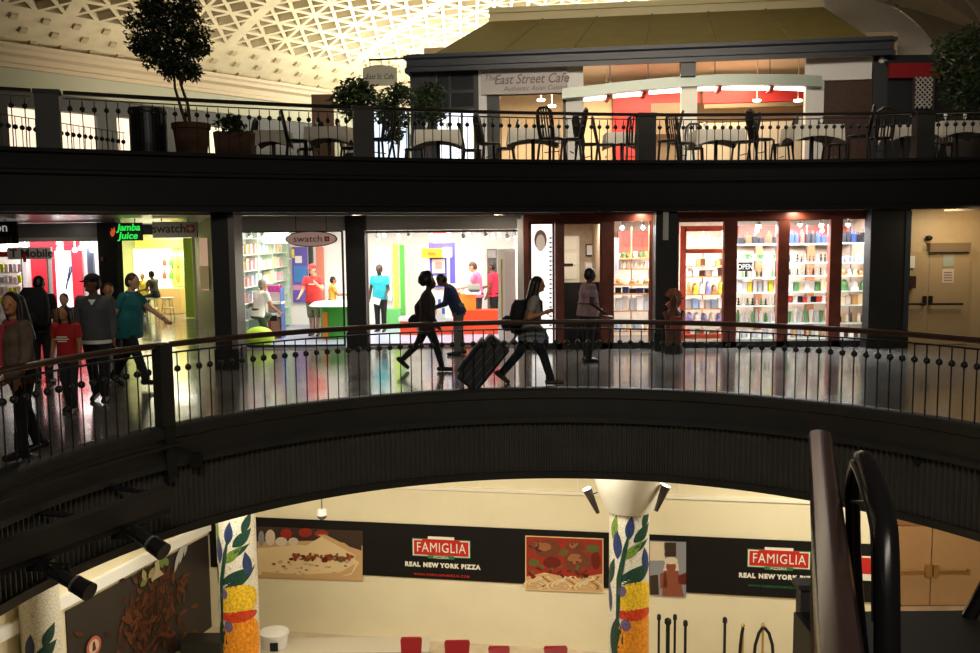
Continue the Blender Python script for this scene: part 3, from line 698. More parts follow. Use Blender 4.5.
def mosaic_pillar(cx, cy, r, ztop, label, shift=0., cap=False):
    zb = -6.5; root = empty('mosaic_pillar', (cx, cy, zb), label, 'pillar', 'pillars with a fruit mosaic'); W(MB().cyl((cx, cy, zb), (cx, cy, ztop), r, n=40).build('shaft', MOSW, smooth=True), root)
    def deco(name, polys, off):
        mb = MB()
        for poly, mi in polys:
            vs = []; fs = []; c = (sum(p[0] for p in poly) / len(poly), sum(p[1] for p in poly) / len(poly)); n = len(poly)
            rows = 5
            for k in range(rows + 1):
                for p in poly:
                    u = c[0] + (p[0] - c[0]) * k / rows; v = c[1] + (p[1] - c[1]) * k / rows; a = u + math.pi / 2
                    rr = r + off; vs.append((cx - rr * math.cos(a), cy - rr * math.sin(a), v))
            for k in range(rows): fs += [(k * n + i, k * n + (i + 1) % n, (k + 1) * n + (i + 1) % n, (k + 1) * n + i) for i in range(n)]
            mb.add(vs, fs, mi)
        W(mb.build(name, MOS), root)
    # design in (angle, metres below the top of the shaft); repeats down the shaft
    zt = ztop - shift
    def at(L): return [((px), zt - pz) for px, pz in L]
    LV = lambda u, z, L, wd, ang: [(px / r * 1.0 + u, zt - z + pz) for px, pz in leafpts(0, 0, L, wd, ang)]
    deco('mosaic_leaves', [(LV(-.2, .46, .46, .085, 82), 1), (LV(.05, .50, .50, .11, 38), 0), (LV(-.75, .85, .58, .10, 92), 1), (LV(-.45, .82, .5, .085, 42), 2), (LV(-.75, 1.28, .85, .15, 24), 0), (LV(-1.1, .5, .5, .08, 78), 2),
        (LV(.55, .25, .42, .09, 60), 0), (LV(-.2, .72, .5, .06, 30), 0), (LV(-.95, 2.75, .85, .16, 85), 0), (LV(-.4, 3.0, .7, .15, 20), 0), (LV(-1.25, 1.9, .7, .10, 100), 1), (LV(-.3, 2.75, .5, .11, -60), 2), (LV(.9, 1.1, .5, .1, 100), 1), (LV(-1.5, 1.4, .6, .1, 70), 0)], .004)
    def ellp(u, z, ru, rz): return [(u + ru / r * math.cos(2 * math.pi * i / 24), zt - z + rz * math.sin(2 * math.pi * i / 24)) for i in range(24)]
    deco('mosaic_fruit', [(ellp(.30, 1.55, .40, .31), 3), (ellp(.38, 2.38, .44, .54), 4), (ellp(-.6, 3.25, .22, .12), 5)], .006)
    deco('mosaic_rind', [(ellp(.25, 1.86, .40, .11), 5)], .008)
    deco('mosaic_blossoms', [(ellp(-.5, 1.42, .08, .10), 6), (ellp(-.3, 2.05, .09, .11), 6)], .010)
    deco('mosaic_stems', [([(-.85, zt - 2.9), (-.78, zt - 2.9), (-.72, zt - 1.2), (-.35, zt - .6), (-.1, zt - .3), (-.16, zt - .3), (-.45, zt - .62), (-.8, zt - 1.2)], 0)], .010)
    if cap:
        W(MB().lathe((cx, cy, 0), [(r + .05, ztop), (r + .08, ztop + .06), (.70, ztop + .68), (1.08, -1.32)], 36).build('flared_capital', mat('capital_plaster', (.80, .77, .66), .6), smooth=True), root)
    return root
mosaic_pillar(2.52, 16.1, .365, -2.76, 'mosaic pillar under a flared white capital, right of the spaghetti picture', 0, True)
mosaic_pillar(-4.89, 16.75, .37, -2.5, 'mosaic pillar at the left end of the black banner', .50)
mosaic_pillar(-7.62, 14.6, .32, -2.6, 'mosaic pillar in the bottom left corner below the spotlights', 1.6)
for (xa, ya, xb, yb), lb in (((587, 489, 598, 513), 'tapered lamp on the left side of the flared capital'), ((666, 486, 656, 511), 'tapered lamp on the right side of the flared capital')):
    Y = 15.6; a_, b_ = P(xa, ya, Y), P(xb, yb, Y); r_ = empty('capital_lamp', b_, lb, 'lamp', 'lamps on the flared capital')
    W(MB().cyl(b_, a_, .035, .085, 14).build('lamp_shell', mat('brushed_dark_metal', (.08, .07, .06), .35, .7), smooth=True), r_)
    ax = (a_ - b_).normalized(); W(MB().cyl(a_ - ax * .005, a_ + ax * .012, .075, n=14).build('lamp_lens', mat('lamp_lens_glow', (1, .95, .85), emit=6)), r_)
    dd_ = Vector((a_.x - 2.52, 15.6 - 16.1, 0)).normalized(); W(MB().cyl(a_ - ax * .12, (2.52 + dd_.x * .74, 16.1 + dd_.y * .74, a_.z - .1), .012, n=6).build('lamp_arm', IRON), r_)
q = P(322, 514, 17.3)
r_ = empty('dome_camera', q, 'small domed security camera hanging before the cream wall', 'camera'); W(MB().cyl(q + Vector((0, 0, .05)), (q.x, q.y, -1.3), .012, n=6).build('drop_rod', GREYM), r_)
W(MB().lathe(q, [(.02, .10), (.09, .09), (.10, .0), (.10, -.02)], 18).build('housing', WHITE, smooth=True), r_)
W(MB().lathe(q, [(.095, -.02), (.085, -.07), (.05, -.105), (.01, -.115)], 18).build('smoked_dome', mat('smoked_dome', (.10, .09, .07), .1), smooth=True), r_)
# poster on the lower left wall
root = empty('wall_poster', LWp(LL / 2, -6.4), 'big dark poster with brown leaf clusters on the lower left wall', 'poster')
W(lw_panel(MB(), LL - 4.35, LL - .05, -6.45, -4.32, .004, .03).build('dark_sheet', mat('poster_black_brown', (.030, .024, .020), .45)), root)
m = MB()
def lpoly(px, y, pts, off, mi):
    d = ray(px, y); k = (LA - CAM).dot(LN) / d.dot(LN); q = CAM + d * k; u = (q - LA).dot(LD)
    m.prism([LWp(u + a_, q.z + b_, off) for a_, b_ in pts], LN * .002, mi)
for i in range(230):
    x = 146 + random.gauss(0, 1) * 19 + (i % 3) * 5; y = 618 + random.gauss(0, 1) * 22 - (x - 140) * .55
    if y < 568 or y > 660 or x < 72 or x > 192: continue
    lpoly(x, y, leafpts(0, 0, .22 + .16 * random.random(), .05, random.random() * 360, 5), .033 + i * .0001, i % 3)
for k, (x, y) in enumerate(((138, 586), (146, 578), (154, 572), (150, 582), (160, 568), (143, 580), (166, 565))): lpoly(x, y, leafpts(0, 0, .26, .07, 20 + k * 17, 6), .056 + k * .0004, 3 + k % 2)
for k in range(3): lpoly(172 + k * 5, 572 - k * 8, leafpts(0, 0, .55, .06, 62 + k * 5, 6), .06 + k * .0004, 5)
lpoly(155, 575, [(-.05, .5), (.05, .5), (.07, .1), (.2, -.05), (-.2, -.05), (-.07, .1)], .062, 6)
W(m.build('leaf_clusters', [mat(n, hx(h), .5) for n, h in (('leaf_brown', '4E2816'), ('leaf_rust', '62351E'), ('leaf_umber', '361C10'), ('sprig_green', '76884A'), ('sprig_pale', 'A89A6A'), ('petal_white', 'B8B8B4'), ('lamp_cream', 'B9AE90'))]), root)
m = MB(); lpoly(91, 646, [(.19 * math.cos(2 * math.pi * i / 24), .19 * math.sin(2 * math.pi * i / 24)) for i in range(24)], .064, 0); lpoly(91, 646, [(.13 * math.cos(2 * math.pi * i / 24), .13 * math.sin(2 * math.pi * i / 24)) for i in range(24)], .067, 1); lpoly(91, 646, [(-.05, -.08), (.05, -.08), (.02, .1), (-.03, .08)], .07, 2)
W(m.build('round_emblem', [mat('emblem_pink', hx('B8604A'), .5), mat('emblem_cream', hx('D0B9A0'), .5), mat('emblem_dark', hx('5A2418'), .5)]), root)
m = MB(); d_ = LD
tag(MB().box(LWp(LL - 1.05, -6.35, .55), (.9, .5, .30)).build('display_case', mat('dark_case', (.02, .018, .015), .4)), 'dark low case at the foot of the lower left poster', 'case')
# counter with white drum, red chair backs
root = empty('serving_counter', (-2.5, 17.8, -6.5), 'low cream counter below the pizza picture', 'counter')
X0 = P(264, 640, 17.6).x; X1 = P(428, 640, 17.6).x; zc = P(340, 651.5, 17.5).z
W(MB().bx(X0, X1, 17.5, 18.1, -6.5, zc - .05).build('counter_front', mat('counter_cream', (.62, .55, .40), .5)), root)
W(MB().bx(X0 - .03, X1 + .03, 17.45, 18.15, zc - .05, zc).build('worktop', mat('counter_top_cream', (.52, .47, .36), .4)), root)
q = P(275, 660, 17.8); rr = 15.5 / 51
root = empty('white_drum', (q.x, 17.8, zc), 'white lidded drum standing on the low counter beside the mosaic pillar', 'drum')
W(MB().lathe((q.x, 17.8, zc + .0), [(rr * .86, 0), (rr * .95, .30)], 26).build('drum_body', WHITE, smooth=True), root)
zt_ = P(275, 633, 17.8).z - zc
W(MB().lathe((q.x, 17.8, zc), [(rr, .26), (rr * 1.02, .30), (rr, zt_ - .02), (rr * .9, zt_)], 26).build('lid', mat('lid_white', (.85, .84, .80), .4), smooth=True), root)
W(MB().box((q.x + .06, 17.8 - rr * .93, zc + .10), (.16, .03, .17)).build('dark_label', BLACK), root)
for px, y, w_, lb in ((411, 640, 22, 'red chair back nearest the white drum, under the first banner logo'), (457, 643, 26, 'second red chair back from the drum, the widest'), (499, 649, 22, 'third red chair back from the drum, barely showing'), (556, 649, 24, 'red chair back below the spaghetti picture')):
    X0, X1, _, Z1 = slab(px - w_ / 2, y, px + w_ / 2, 660, 17.0); cx = (X0 + X1) / 2; h = Z1 + 6.5
    root = empty('cafe_chair', (cx, 17.0, -6.5), lb, 'chair', 'red chairs along the lower wall'); REDC = mat('red_chair_vinyl', hx('8E1E22'), .4); CL = mat('chair_leg_metal', (.1, .1, .1), .35, .7)
    hw = (X1 - X0) / 2
    m = MB(); m.prism([(cx - hw * .9, 17.0, -6.5 + .5), (cx + hw * .9, 17.0, -6.5 + .5), (cx + hw, 17.08, Z1 - .04), (cx + hw * .9, 17.09, Z1), (cx - hw * .9, 17.09, Z1), (cx - hw, 17.08, Z1 - .04)], (0, .05, 0)); W(m.build('backrest', REDC), root)
    W(MB().bx(cx - hw, cx + hw, 16.5, 17.02, -6.06, -5.99).build('seat', REDC), root)
    for sx in (-1, 1):
        for yy in (16.54, 16.98): W(MB().cyl((cx + sx * hw * .9, yy, -6.5), (cx + sx * hw * .85, yy, -6.06), .016, n=8).build('leg', CL), root)
# barrier posts and ropes at the right of the mosaic pillar
for px, y, r, lb in ((659, 615, .03, 'black barrier post nearest the mosaic pillar'), (668, 619, .05, 'second black barrier post from the mosaic pillar, the thickest'), (675, 615, .03, 'third black barrier post from the mosaic pillar'), (685.5, 621, .035, 'fourth black barrier post from the mosaic pillar, the shortest'), (725, 618, .035, 'lone black barrier post between the group of four and the brass posts')):
    q = P(px, y, 17.2); root = empty('barrier_post', (q.x, 17.2, -6.5), lb, 'barrier post', 'black barrier posts')
    W(MB().cyl((q.x, 17.2, -6.5), (q.x, 17.2, q.z - .1), r * .8, n=12).build('shaft', BLACK, smooth=True), root)
    W(MB().lathe((q.x, 17.2, q.z - .1), [(r * 1.2, 0), (r * 1.4, .03), (r * 1.3, .09), (r * .7, .115)], 12).build('head', BLACK, smooth=True), root)
    W(MB().lathe((q.x, 17.2, -6.5), [(.062, 0), (.062, .02), (.04, .05)], 18).build('base', BLACK), root)
BRASS = mat('brass', (.62, .42, .16), .3, .9)
for px, lb in ((743, 'brass topped barrier post with one hanging black rope'), (763, 'brass topped barrier post with a black rope looped to both sides')):
    q = P(px, 624, 17.2); root = empty('rope_post', (q.x, 17.2, -6.5), lb, 'barrier post', 'brass rope posts')
    W(MB().cyl((q.x, 17.2, -6.5), (q.x, 17.2, q.z - .05), .022, n=12).build('shaft', BRASS, smooth=True), root)
    W(MB().lathe((q.x, 17.2, q.z - .06), [(.03, 0), (.045, .03), (.03, .06), (.012, .09)], 12).build('finial', BRASS, smooth=True), root)
    W(MB().lathe((q.x, 17.2, -6.5), [(.16, 0), (.16, .02), (.05, .05)], 18).build('base', BRASS), root)
    for k, sx in enumerate((-1, 1) if px > 750 else (-.4,)):
        W(MB().tube([(q.x + sx * .02, 17.16, q.z - .06), (q.x + sx * .1, 17.13, q.z - .16), (q.x + sx * .17, 17.12, q.z - .4), (q.x + sx * .2, 17.12, q.z - .8), (q.x + sx * .1, 17.12, q.z - .95)], .032, 8).build('rope', BLACK, smooth=True), root)
# exit doors, lower right
DOORT = mat('tan_door_paint', (.62, .40, .20), .4, var=.03)
root = struct(bpy.data.objects.new('door_1', None)); C.objects.link(root); root.location = (9.8, DY, -6.5)
X0, X1, Z0, Z1 = slab(880, 527, 929, 614, DY); Z0 = -6.5
for a_, b_, xs in ((880, 929, 1), (931, 979, 0)):
    X0, X1, _, Z1 = slab(a_, 526, b_, 600, DY); d_ = W(MB().bx(X0, X1, DY - .06, DY - .01, -6.48, Z1).build('leaf', DOORT), root)
    zb = P(940, 570, DY).z; e0, e1 = (X1 - .9, X1 - .12) if xs else (X0 + .12, X0 + .86)
    p_ = W(MB().cyl((e0, DY - .13, zb), (e1, DY - .13, zb), .035, n=10).build('push_bar', BRASS, smooth=True), root)
    W(MB().box(((X1 - .1) if xs else (X0 + .1), DY - .1, zb + .02), (.13, .1, .26)).build('latch_case', BRASS), root)
    W(MB().box((e0 if xs else e1, DY - .1, zb), (.06, .1, .1)).build('bar_end', BRASS), root)
X0, X1, _, Z1 = slab(872, 517, 985, 600, DY)
W(MB().bx(X0, X1, DY - .05, DY, Z1 - .18, Z1).build('door_frame', mat('door_head_brown', (.42, .24, .11), .5)), root)

NTH = ['first', 'second', 'third', 'fourth', 'fifth', 'sixth', 'seventh', 'eighth', 'ninth', 'tenth', 'eleventh', 'twelfth', 'thirteenth', 'fourteenth', 'fifteenth', 'sixteenth', 'seventeenth']

# ================================================================ SHOPS ON THE MIDDLE LEVEL
def pane_window(n, x0, y0, x1, y1, Y, fm, fw=.05, bars=()):
    """a glazed opening: frame and one pane"""
    X0, X1, Z0, Z1 = slab(x0, y0, x1, y1, Y); Z0 = max(Z0, .02)
    root = bpy.data.objects.new('window_%d' % n, None); C.objects.link(root); root.location = ((X0 + X1) / 2, Y, Z0); struct(root)
    m = MB(); m.bx(X0, X0 + fw, Y, Y + .06, Z0, Z1).bx(X1 - fw, X1, Y, Y + .06, Z0, Z1).bx(X0 + fw, X1 - fw, Y, Y + .06, Z1 - fw, Z1).bx(X0 + fw, X1 - fw, Y, Y + .06, Z0, Z0 + fw)
    for b in bars: bx_ = P(b, 280, Y).x; m.bx(bx_ - fw / 2, bx_ + fw / 2, Y, Y + .06, Z0 + fw, Z1 - fw)
    W(m.build('frame', fm), root)
    W(MB().quad((X0 + fw, Y + .03, Z0 + fw), (X1 - fw, Y + .03, Z0 + fw), (X1 - fw, Y + .03, Z1 - fw), (X0 + fw, Y + .03, Z1 - fw)).build('pane', GLASS), root)
    return root
def pan(name, x0, y0, x1, y1, Y, m, label, cat, t=.04, group=None):
    X0, X1, Z0, Z1 = slab(x0, y0, x1, y1, Y); Z0 = max(Z0, .012)
    return tag(MB().bx(X0, X1, Y - t, Y, Z0, Z1).build(name, m), label, cat, group)
def chld(root, name, x0, y0, x1, y1, Y, m, t=.02, f=None):
    X0, X1, Z0, Z1 = slab(x0, y0, x1, y1, Y)
    return W((f or MB()).bx(X0, X1, Y - t, Y, Z0, Z1).build(name, m), root)
def em(name, col, e): return mat(name, col, .4, emit=e)
SHOPFR = mat('shop_dark_frame', (.03, .028, .027), .4, .3)
# watch shop glazing
pane_window(1, 226, 231, 346, 352, SF, SHOPFR, .04); pane_window(2, 365, 231, 521, 352, SF, mat('brown_edge_frame', (.10, .06, .045), .4), .045)
pan('door_pillar', 517, 219, 523.5, 352, SF - .5, mat('white_lacquer', (.75, .72, .68), .35), 'slim white lacquered pillar at the right end of the watch shop', 'pillar', .16)
root = empty('shop_door', P(503, 340, SF + .6), 'open glass shop door with a long brass pull handle, right of the orange counter', 'door'); Y = SF + .7
chld(root, 'door_panel', 498, 249, 516, 346, Y, mat('white_door_stile', (.86, .84, .78), .4)); chld(root, 'glass_light', 505, 252, 515, 338, Y - .025, mat('frosted_pink_glass', (.80, .66, .66), .3))
X0, X1, Z0, Z1 = slab(501, 259, 503, 322, Y - .1); W(MB().cyl(((X0 + X1) / 2, Y - .1, Z0), ((X0 + X1) / 2, Y - .1, Z1), .02, n=8).cyl(((X0 + X1) / 2, Y - .1, Z0 + .1), ((X0 + X1) / 2, Y - .02, Z0 + .1), .012, n=6).cyl(((X0 + X1) / 2, Y - .1, Z1 - .1), ((X0 + X1) / 2, Y - .02, Z1 - .1), .012, n=6).build('pull_handle', mat('brass', (.62, .42, .16), .3, .9)), root)
# oval watch sign, hanging under the gallery
Y = 17.9; c = P(311, 239, Y); a_, b_ = (P(337, 239, Y) - c).length, (P(311, 231, Y) - c).length
root = empty('oval_sign', c, 'oval pink shop sign hanging over the left watch shop window', 'sign')
def ovalprism(a, b, y0, y1): return MB().prism([(c.x + a * math.cos(2 * math.pi * i / 40), y0, c.z + b * math.sin(2 * math.pi * i / 40)) for i in range(40)], (0, y1 - y0, 0))
W(ovalprism(a_, b_, Y, Y + .08).build('rim', mat('sign_rim_grey', (.10, .09, .085), .4)), root)
W(ovalprism(a_ * .95, b_ * .88, Y - .02, Y).build('face_plate', mat('sign_pink_face', hx('D9B0A4'), .5, emit=.25)), root)
W(text('lettering', 'swatch', facing((c.x - .06, Y - .025, c.z)), .18, mat('sign_ink', (.06, .05, .05), .5), sx=1.15), root)
def swiss(root, cx, cz, y, s):
    W(MB().bx(cx - s, cx + s, y - .006, y, cz - s, cz + s).build('red_square', SIGNRED), root)
    W(MB().bx(cx - s * .65, cx + s * .65, y - .010, y - .006, cz - s * .2, cz + s * .2).bx(cx - s * .2, cx + s * .2, y - .010, y - .006, cz - s * .65, cz + s * .65).build('white_cross', SIGNWHITE), root)
swiss(root, c.x + .32, c.z, Y - .021, .048)
for q in (-.3, .3): W(MB().cyl((c.x + q, Y + .04, c.z + b_ * .8), (c.x + q, Y + .04, 2.69), .008, n=6).build('hanger', IRON), root)
# hanging signs at the left
def hang_sign(name, x0, y0, x1, y1, Y, mface, label):
    X0, X1, Z0, Z1 = slab(x0, y0, x1, y1, Y); root = empty(name, ((X0 + X1) / 2, Y, (Z0 + Z1) / 2), label, 'sign')
    W(MB().bx(X0, X1, Y, Y + .07, Z0, Z1).build('sign_box', mface), root)
    for k in (.2, .8): W(MB().cyl((X0 + (X1 - X0) * k, Y + .035, Z1 - .02), (X0 + (X1 - X0) * k, Y + .035, 2.70), .01, n=6).build('hanger', IRON), root)
    return root, X0, X1, Z0, Z1
root, X0, X1, Z0, Z1 = hang_sign('hanging_sign', -42, 222, 17, 243.5, 18.0, BLACK, 'black hanging sign with white lettering cut by the left edge of the picture')
W(text('lettering', 'verizon', facing((X1 - .16, 17.99, Z1 - .12)), .26, mat('white_letters', (.8, .75, .7), .5, emit=.4), align='RIGHT', sx=.95), root)
W(text('lettering', 'wireless', facing((X1 - .08, 17.99, Z0 + .10)), .20, mat('grey_letters', (.2, .18, .17), .5), align='RIGHT'), root)
root, X0, X1, Z0, Z1 = hang_sign('neon_sign', 106, 223, 142, 240.5, 19.0, BLACK, 'black sign with green glowing letters over the lime green juice bar')
NEON = mat('neon_green', (.02, .8, .09), emit=.9)
W(text('lettering', 'Jamba', facing((X0 + .47, 18.99, Z1 - .10)), .20, NEON, shear=.2, sx=1.0, bold=.004), root); W(text('lettering', 'Juice', facing((X0 + .45, 18.99, Z0 + .10)), .20, NEON, shear=.2, sx=1.05, bold=.004), root)
W(MB().prism([(X0 + .06 + px_, 18.985, Z0 + pz_) for px_, pz_ in ((.06, .08), (.1, .12), (.13, .2), (.11, .29), (.085, .22), (.05, .27), (.045, .18), (.02, .2), (.03, .12))], (0, .012, 0)).build('flame_mark', mat('flame_orange', hx('D0562A'), emit=.7)), root)
root, X0, X1, Z0, Z1 = hang_sign('hanging_sign', 152, 222, 197, 237.5, 19.4, mat('sign_grey_face', (.66, .63, .56), .5), 'grey hanging sign with dark lettering and a red square, beyond the green glowing sign')
W(text('lettering', 'swatch', facing((X0 + .36, 19.39, (Z0 + Z1) / 2 + .02)), .26, mat('sign_ink', (.06, .05, .05), .5), sx=1.0, bold=.003), root); swiss(root, X1 - .13, (Z0 + Z1) / 2 + .02, 19.39, .085)

# ---- watch shop contents
WLIT = mat('shelf_backlit_white', (.9, .9, .86), .5, emit=.5)
# left wall unit with shelves of watch boxes
root = empty('wall_display', (-5.4, 20.5, 0), 'tall white and pale green shelving along the left wall of the watch shop', 'shelving')
W(MB().bx(-5.5, -5.46, 18.9, 23.3, .05, 2.5).build('back_panel', mat('pale_aqua', hx('D2E6DE'), .5)), root)
for k, y in enumerate((18.9, 20.3, 21.7, 23.2)): W(MB().bx(-5.46, -5.2, y, y + .05, .05, 2.5).build('upright', mat('green_edge', hx('C4DCC0'), .5)), root)
for z in (.5, .85, 1.2, 1.55, 1.9, 2.25): W(MB().bx(-5.46, -5.2, 18.95, 23.2, z, z + .02).build('shelf', WHITE), root)
PAL = [mat('box_' + h, hx(h), .5) for h in ('E8C7CC', 'D4E0BC', 'F2E7C8', 'C0D4E8', 'F0F0EC', 'E8B0B8', 'D8E8E0', 'F0D8A8')]
proto = None
for zi, z in enumerate((.52, .87, 1.22, 1.57, 1.92)):
    for k in range(11):
        y = 19.15 + k * .36; h = .14 + .1 * random.random()
        b = MB().bx(-.09, .09, -.07, .07, 0, h).bx(-.095, .095, -.075, .075, h, h + .03).build('watch_box', PAL[(k * 3 + zi * 5) % 8])
        b.location = (-5.32, y, z); tag(b, 'pastel watch box, %s from the front, %s shelf of the left wall shelving' % (NTH[k], ('lowest', 'second lowest', 'middle', 'second highest', 'highest')[zi]), 'box', 'watch boxes on the wall shelving')
# back wall shelving (pink) with posters
root = empty('wall_display', P(277, 320, 23.4), 'pink and white lit shelf unit on the back wall behind the blue framed stand', 'shelving'); Y = 23.45
chld(root, 'back_panel', 262, 243, 291, 330, Y, mat('pale_pink', hx('F0DCD0'), .5, emit=.15), .05)
for y in (258, 272, 286, 300, 314): chld(root, 'shelf', 263, y, 291, y + 1.2, Y - .05, WHITE, .2)
for x in (263, 270.5, 280, 289): chld(root, 'divider', x, 244, x + .8, 330, Y - .05, mat('green_edge', hx('C4DCC0'), .5), .16)
root = empty('wall_poster', P(300, 280, 23.4), 'tall violet and blue poster panel on the back wall left of the man in red', 'poster'); Y = 23.45
chld(root, 'panel', 292, 247, 309, 302, Y, mat('violet_poster', hx('6A5BB0'), .5), .05); chld(root, 'photo', 294, 266, 307, 282, Y - .05, mat('poster_blue', hx('4A86C8'), .5), .01)
chld(root, 'yellow_patch', 291.5, 249, 294.5, 258, Y - .05, mat('poster_yellow', hx('E8D860'), .5), .02); chld(root, 'white_shape', 295, 256, 302, 263, Y - .05, WHITE, .012); chld(root, 'pink_strip', 293, 285, 308, 290, Y - .05, mat('poster_pink', hx('D890B0'), .5), .01)
chld(root, 'green_strip', 284, 276, 291, 320, Y - .03, mat('poster_green', hx('7CC088'), .5), .01)
pan('niche_column', 309.5, 247, 316, 345, 22.6, BLACK, 'slim black column inside the watch shop behind the man in red', 'column', .2)
pan('wall_poster', 316, 247, 325, 300, 23.45, mat('coral_panel', hx('D8806A'), .5), 'narrow coral panel right of the slim black column', 'poster')
# blue framed stand
Y = 20.55; root = empty('display_stand', P(275, 347, Y), 'display stand with blue side frames and white shelves', 'stand'); BLUE = mat('stand_blue', hx('2E62A8'), .4)
for x in (265.5, 284): chld(root, 'side_frame', x, 287, x + 2.2, 346, Y, BLUE, .4)
for y in (301, 312): chld(root, 'shelf', 267, y, 285, y + 2, Y, WHITE, .36)
chld(root, 'photo_panel', 268, 317, 284, 345, Y - .1, mat('photo_coral', hx('C8543A'), .5), .03); chld(root, 'photo_face', 271, 318, 280, 333, Y - .135, mat('photo_skin', hx('D89A78'), .5), .01); chld(root, 'photo_dark', 270, 315, 277, 321, Y - .14, mat('photo_dark', hx('3A1A14'), .5), .01)
chld(root, 'back_board', 268, 292, 284, 312, Y - .02, mat('stand_board', hx('F2E6DC'), .5), .03)
for k in range(5):
    o = pan('watch_case', 268.5 + k * 3, 285.5, 271 + k * 3, 292, Y - .1, mat('magenta_case', hx('C83A9A'), .4), 'magenta watch case on top of the blue framed stand, %s from the left' % NTH[k], 'watch case', .08, 'magenta cases on the blue stand')
Y = 21.6; root = empty('spotlight_ring', P(276, 236, Y), 'round white lamp ring hanging from the watch shop ceiling left of the oval sign', 'lamp'); q = P(276, 240, Y)
W(MB().lathe((q.x, q.y, q.z - .08), [(.30, 0), (.34, .05), (.34, .22), (.28, .26)], 24).build('drum', mat('lamp_white', (.9, .86, .8), .5, emit=1.1), smooth=True), root); W(MB().cyl(q, (q.x, q.y, 2.58), .02, n=6).build('rod', GREYM), root)
# track heads along the shop ceiling
for k, px in enumerate((249, 256, 262, 377, 383, 398, 408, 430, 448, 463, 468, 478, 485, 492, 499, 507, 514)):
    Y = 19.6 + (k % 3) * .9; q = P(px, 233 + (k % 2) * 2, Y); q.z = min(q.z, 2.50); root = empty('track_spotlight', q, 'small track spotlight, %s from the left on the watch shop ceiling' % NTH[k], 'spotlight', 'track spotlights in the watch shop')
    W(MB().cyl(q + Vector((0, 0, .02)), q + Vector((.03, -.02, -.08)), .045, n=10).build('lamp_head', mat('track_head_grey', (.35, .34, .33), .4)), root); W(MB().cyl(q + Vector((.03, -.02, -.08)), q + Vector((.032, -.022, -.085)), .038, n=10).build('lens', em('track_lens', (1, .95, .86), 9)), root)
    W(MB().cyl(q + Vector((0, 0, .02)), (q.x, q.y, 2.58), .012, n=6).build('stem', GREYM), root)
# lime ball stool, green oval counter
q = PZ(258, 345, .35); tag(MB().ell(P(259, 337, 18.82), (.33, .24, .22), 18, 12).build('bean_bag', mat('lime_vinyl', hx('B4D838'), .5), smooth=True), 'lime green bean bag beside the kneeling person in white', 'bean bag')
Y = 20.2; q = P(334, 320, Y); rx = .44; root = empty('oval_counter', (q.x + .1, Y, 0), 'green and white oval counter behind the dark dividing column', 'counter'); GRN = mat('counter_green', hx('4AA83A'), .4)
zt = P(334, 303, Y).z; W(MB().lathe((q.x + .1, Y + .1, .012), [(.42, 0), (.42, zt - .10)], 28).build('body', GRN, smooth=True), root); W(MB().lathe((q.x + .02, Y + .05, zt - .08), [(.55, 0), (.58, .02), (.58, .03)], 28).build('green_rim', GRN, smooth=True), root); W(MB().lathe((q.x + .02, Y + .05, zt - .05), [(.57, 0), (.50, .06), (.46, .08)], 28).build('white_top', WHITE, smooth=True), root)
chld(root, 'orange_side', 323, 312, 329, 341, Y - .2, mat('counter_orange', hx('E88A30'), .5), .1)
# green partition and mint shelf right of the man in teal
Y = 22.9; root = empty('partition', P(399, 330, Y), 'lime green partition with a bright green edge, right of the man in the teal shirt', 'partition')
chld(root, 'panel', 393, 244, 400, 335, Y, mat('panel_lime', hx('B8D85A'), .4), .1); chld(root, 'edge_panel', 400, 245, 406, 335, Y + .02, mat('panel_green', hx('58B048'), .4), .16)
pan('low_cabinet', 386, 308, 402, 336, 22.6, mat('cabinet_green', hx('6CC070'), .4), 'low mint green cabinet behind the man in the teal shirt', 'cabinet', .4)
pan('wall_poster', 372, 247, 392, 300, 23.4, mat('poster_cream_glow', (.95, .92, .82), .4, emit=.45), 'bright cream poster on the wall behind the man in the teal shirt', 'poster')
# violet fixture with orange sign
Y = 22.3; root = empty('display_tower', P(442, 330, Y), 'violet framed display tower with an orange header sign', 'display'); VIO = mat('violet_frame', hx('5A54B8'), .4)
chld(root, 'frame_post', 450, 243, 455.5, 283, Y, VIO, .2); chld(root, 'frame_top', 429, 243, 455, 248, Y + .02, VIO, .2); chld(root, 'inner_frame', 430, 257, 447, 287, Y - .04, VIO, .08)
chld(root, 'photo', 432, 259, 445, 273, Y - .13, mat('photo_pale', hx('E8D4C8'), .5), .02); chld(root, 'photo_lower', 432, 276, 445, 285, Y - .13, mat('photo_pale2', hx('F0E8E0'), .5), .02); chld(root, 'photo_tint', 435, 262, 442, 269, Y - .155, mat('photo_rose', hx('C88A80'), .5), .01)
chld(root, 'orange_sign', 422, 248.5, 443, 257.5, Y - .16, mat('sign_orange', hx('F09428'), .4, emit=.2), .15); chld(root, 'lit_end', 443, 247.5, 452, 257, Y - .16, em('lit_white', (1, .97, .9), 1.2), .14); chld(root, 'column', 425, 258, 447, 336, Y + .02, mat('tower_white', (.86, .84, .82), .4), .03)
W(text('lettering', 'iloc', facing(P(432, 253, Y - .33)), .14, mat('sign_orange_ink', hx('8A5A20'), .5)), root)
chld(root, 'top_card', 433, 233, 446, 243, Y, mat('card_white', (.9, .88, .86), .4), .02); chld(root, 'card_edge', 433, 232, 446, 233.5, Y - .02, SIGNRED, .02)
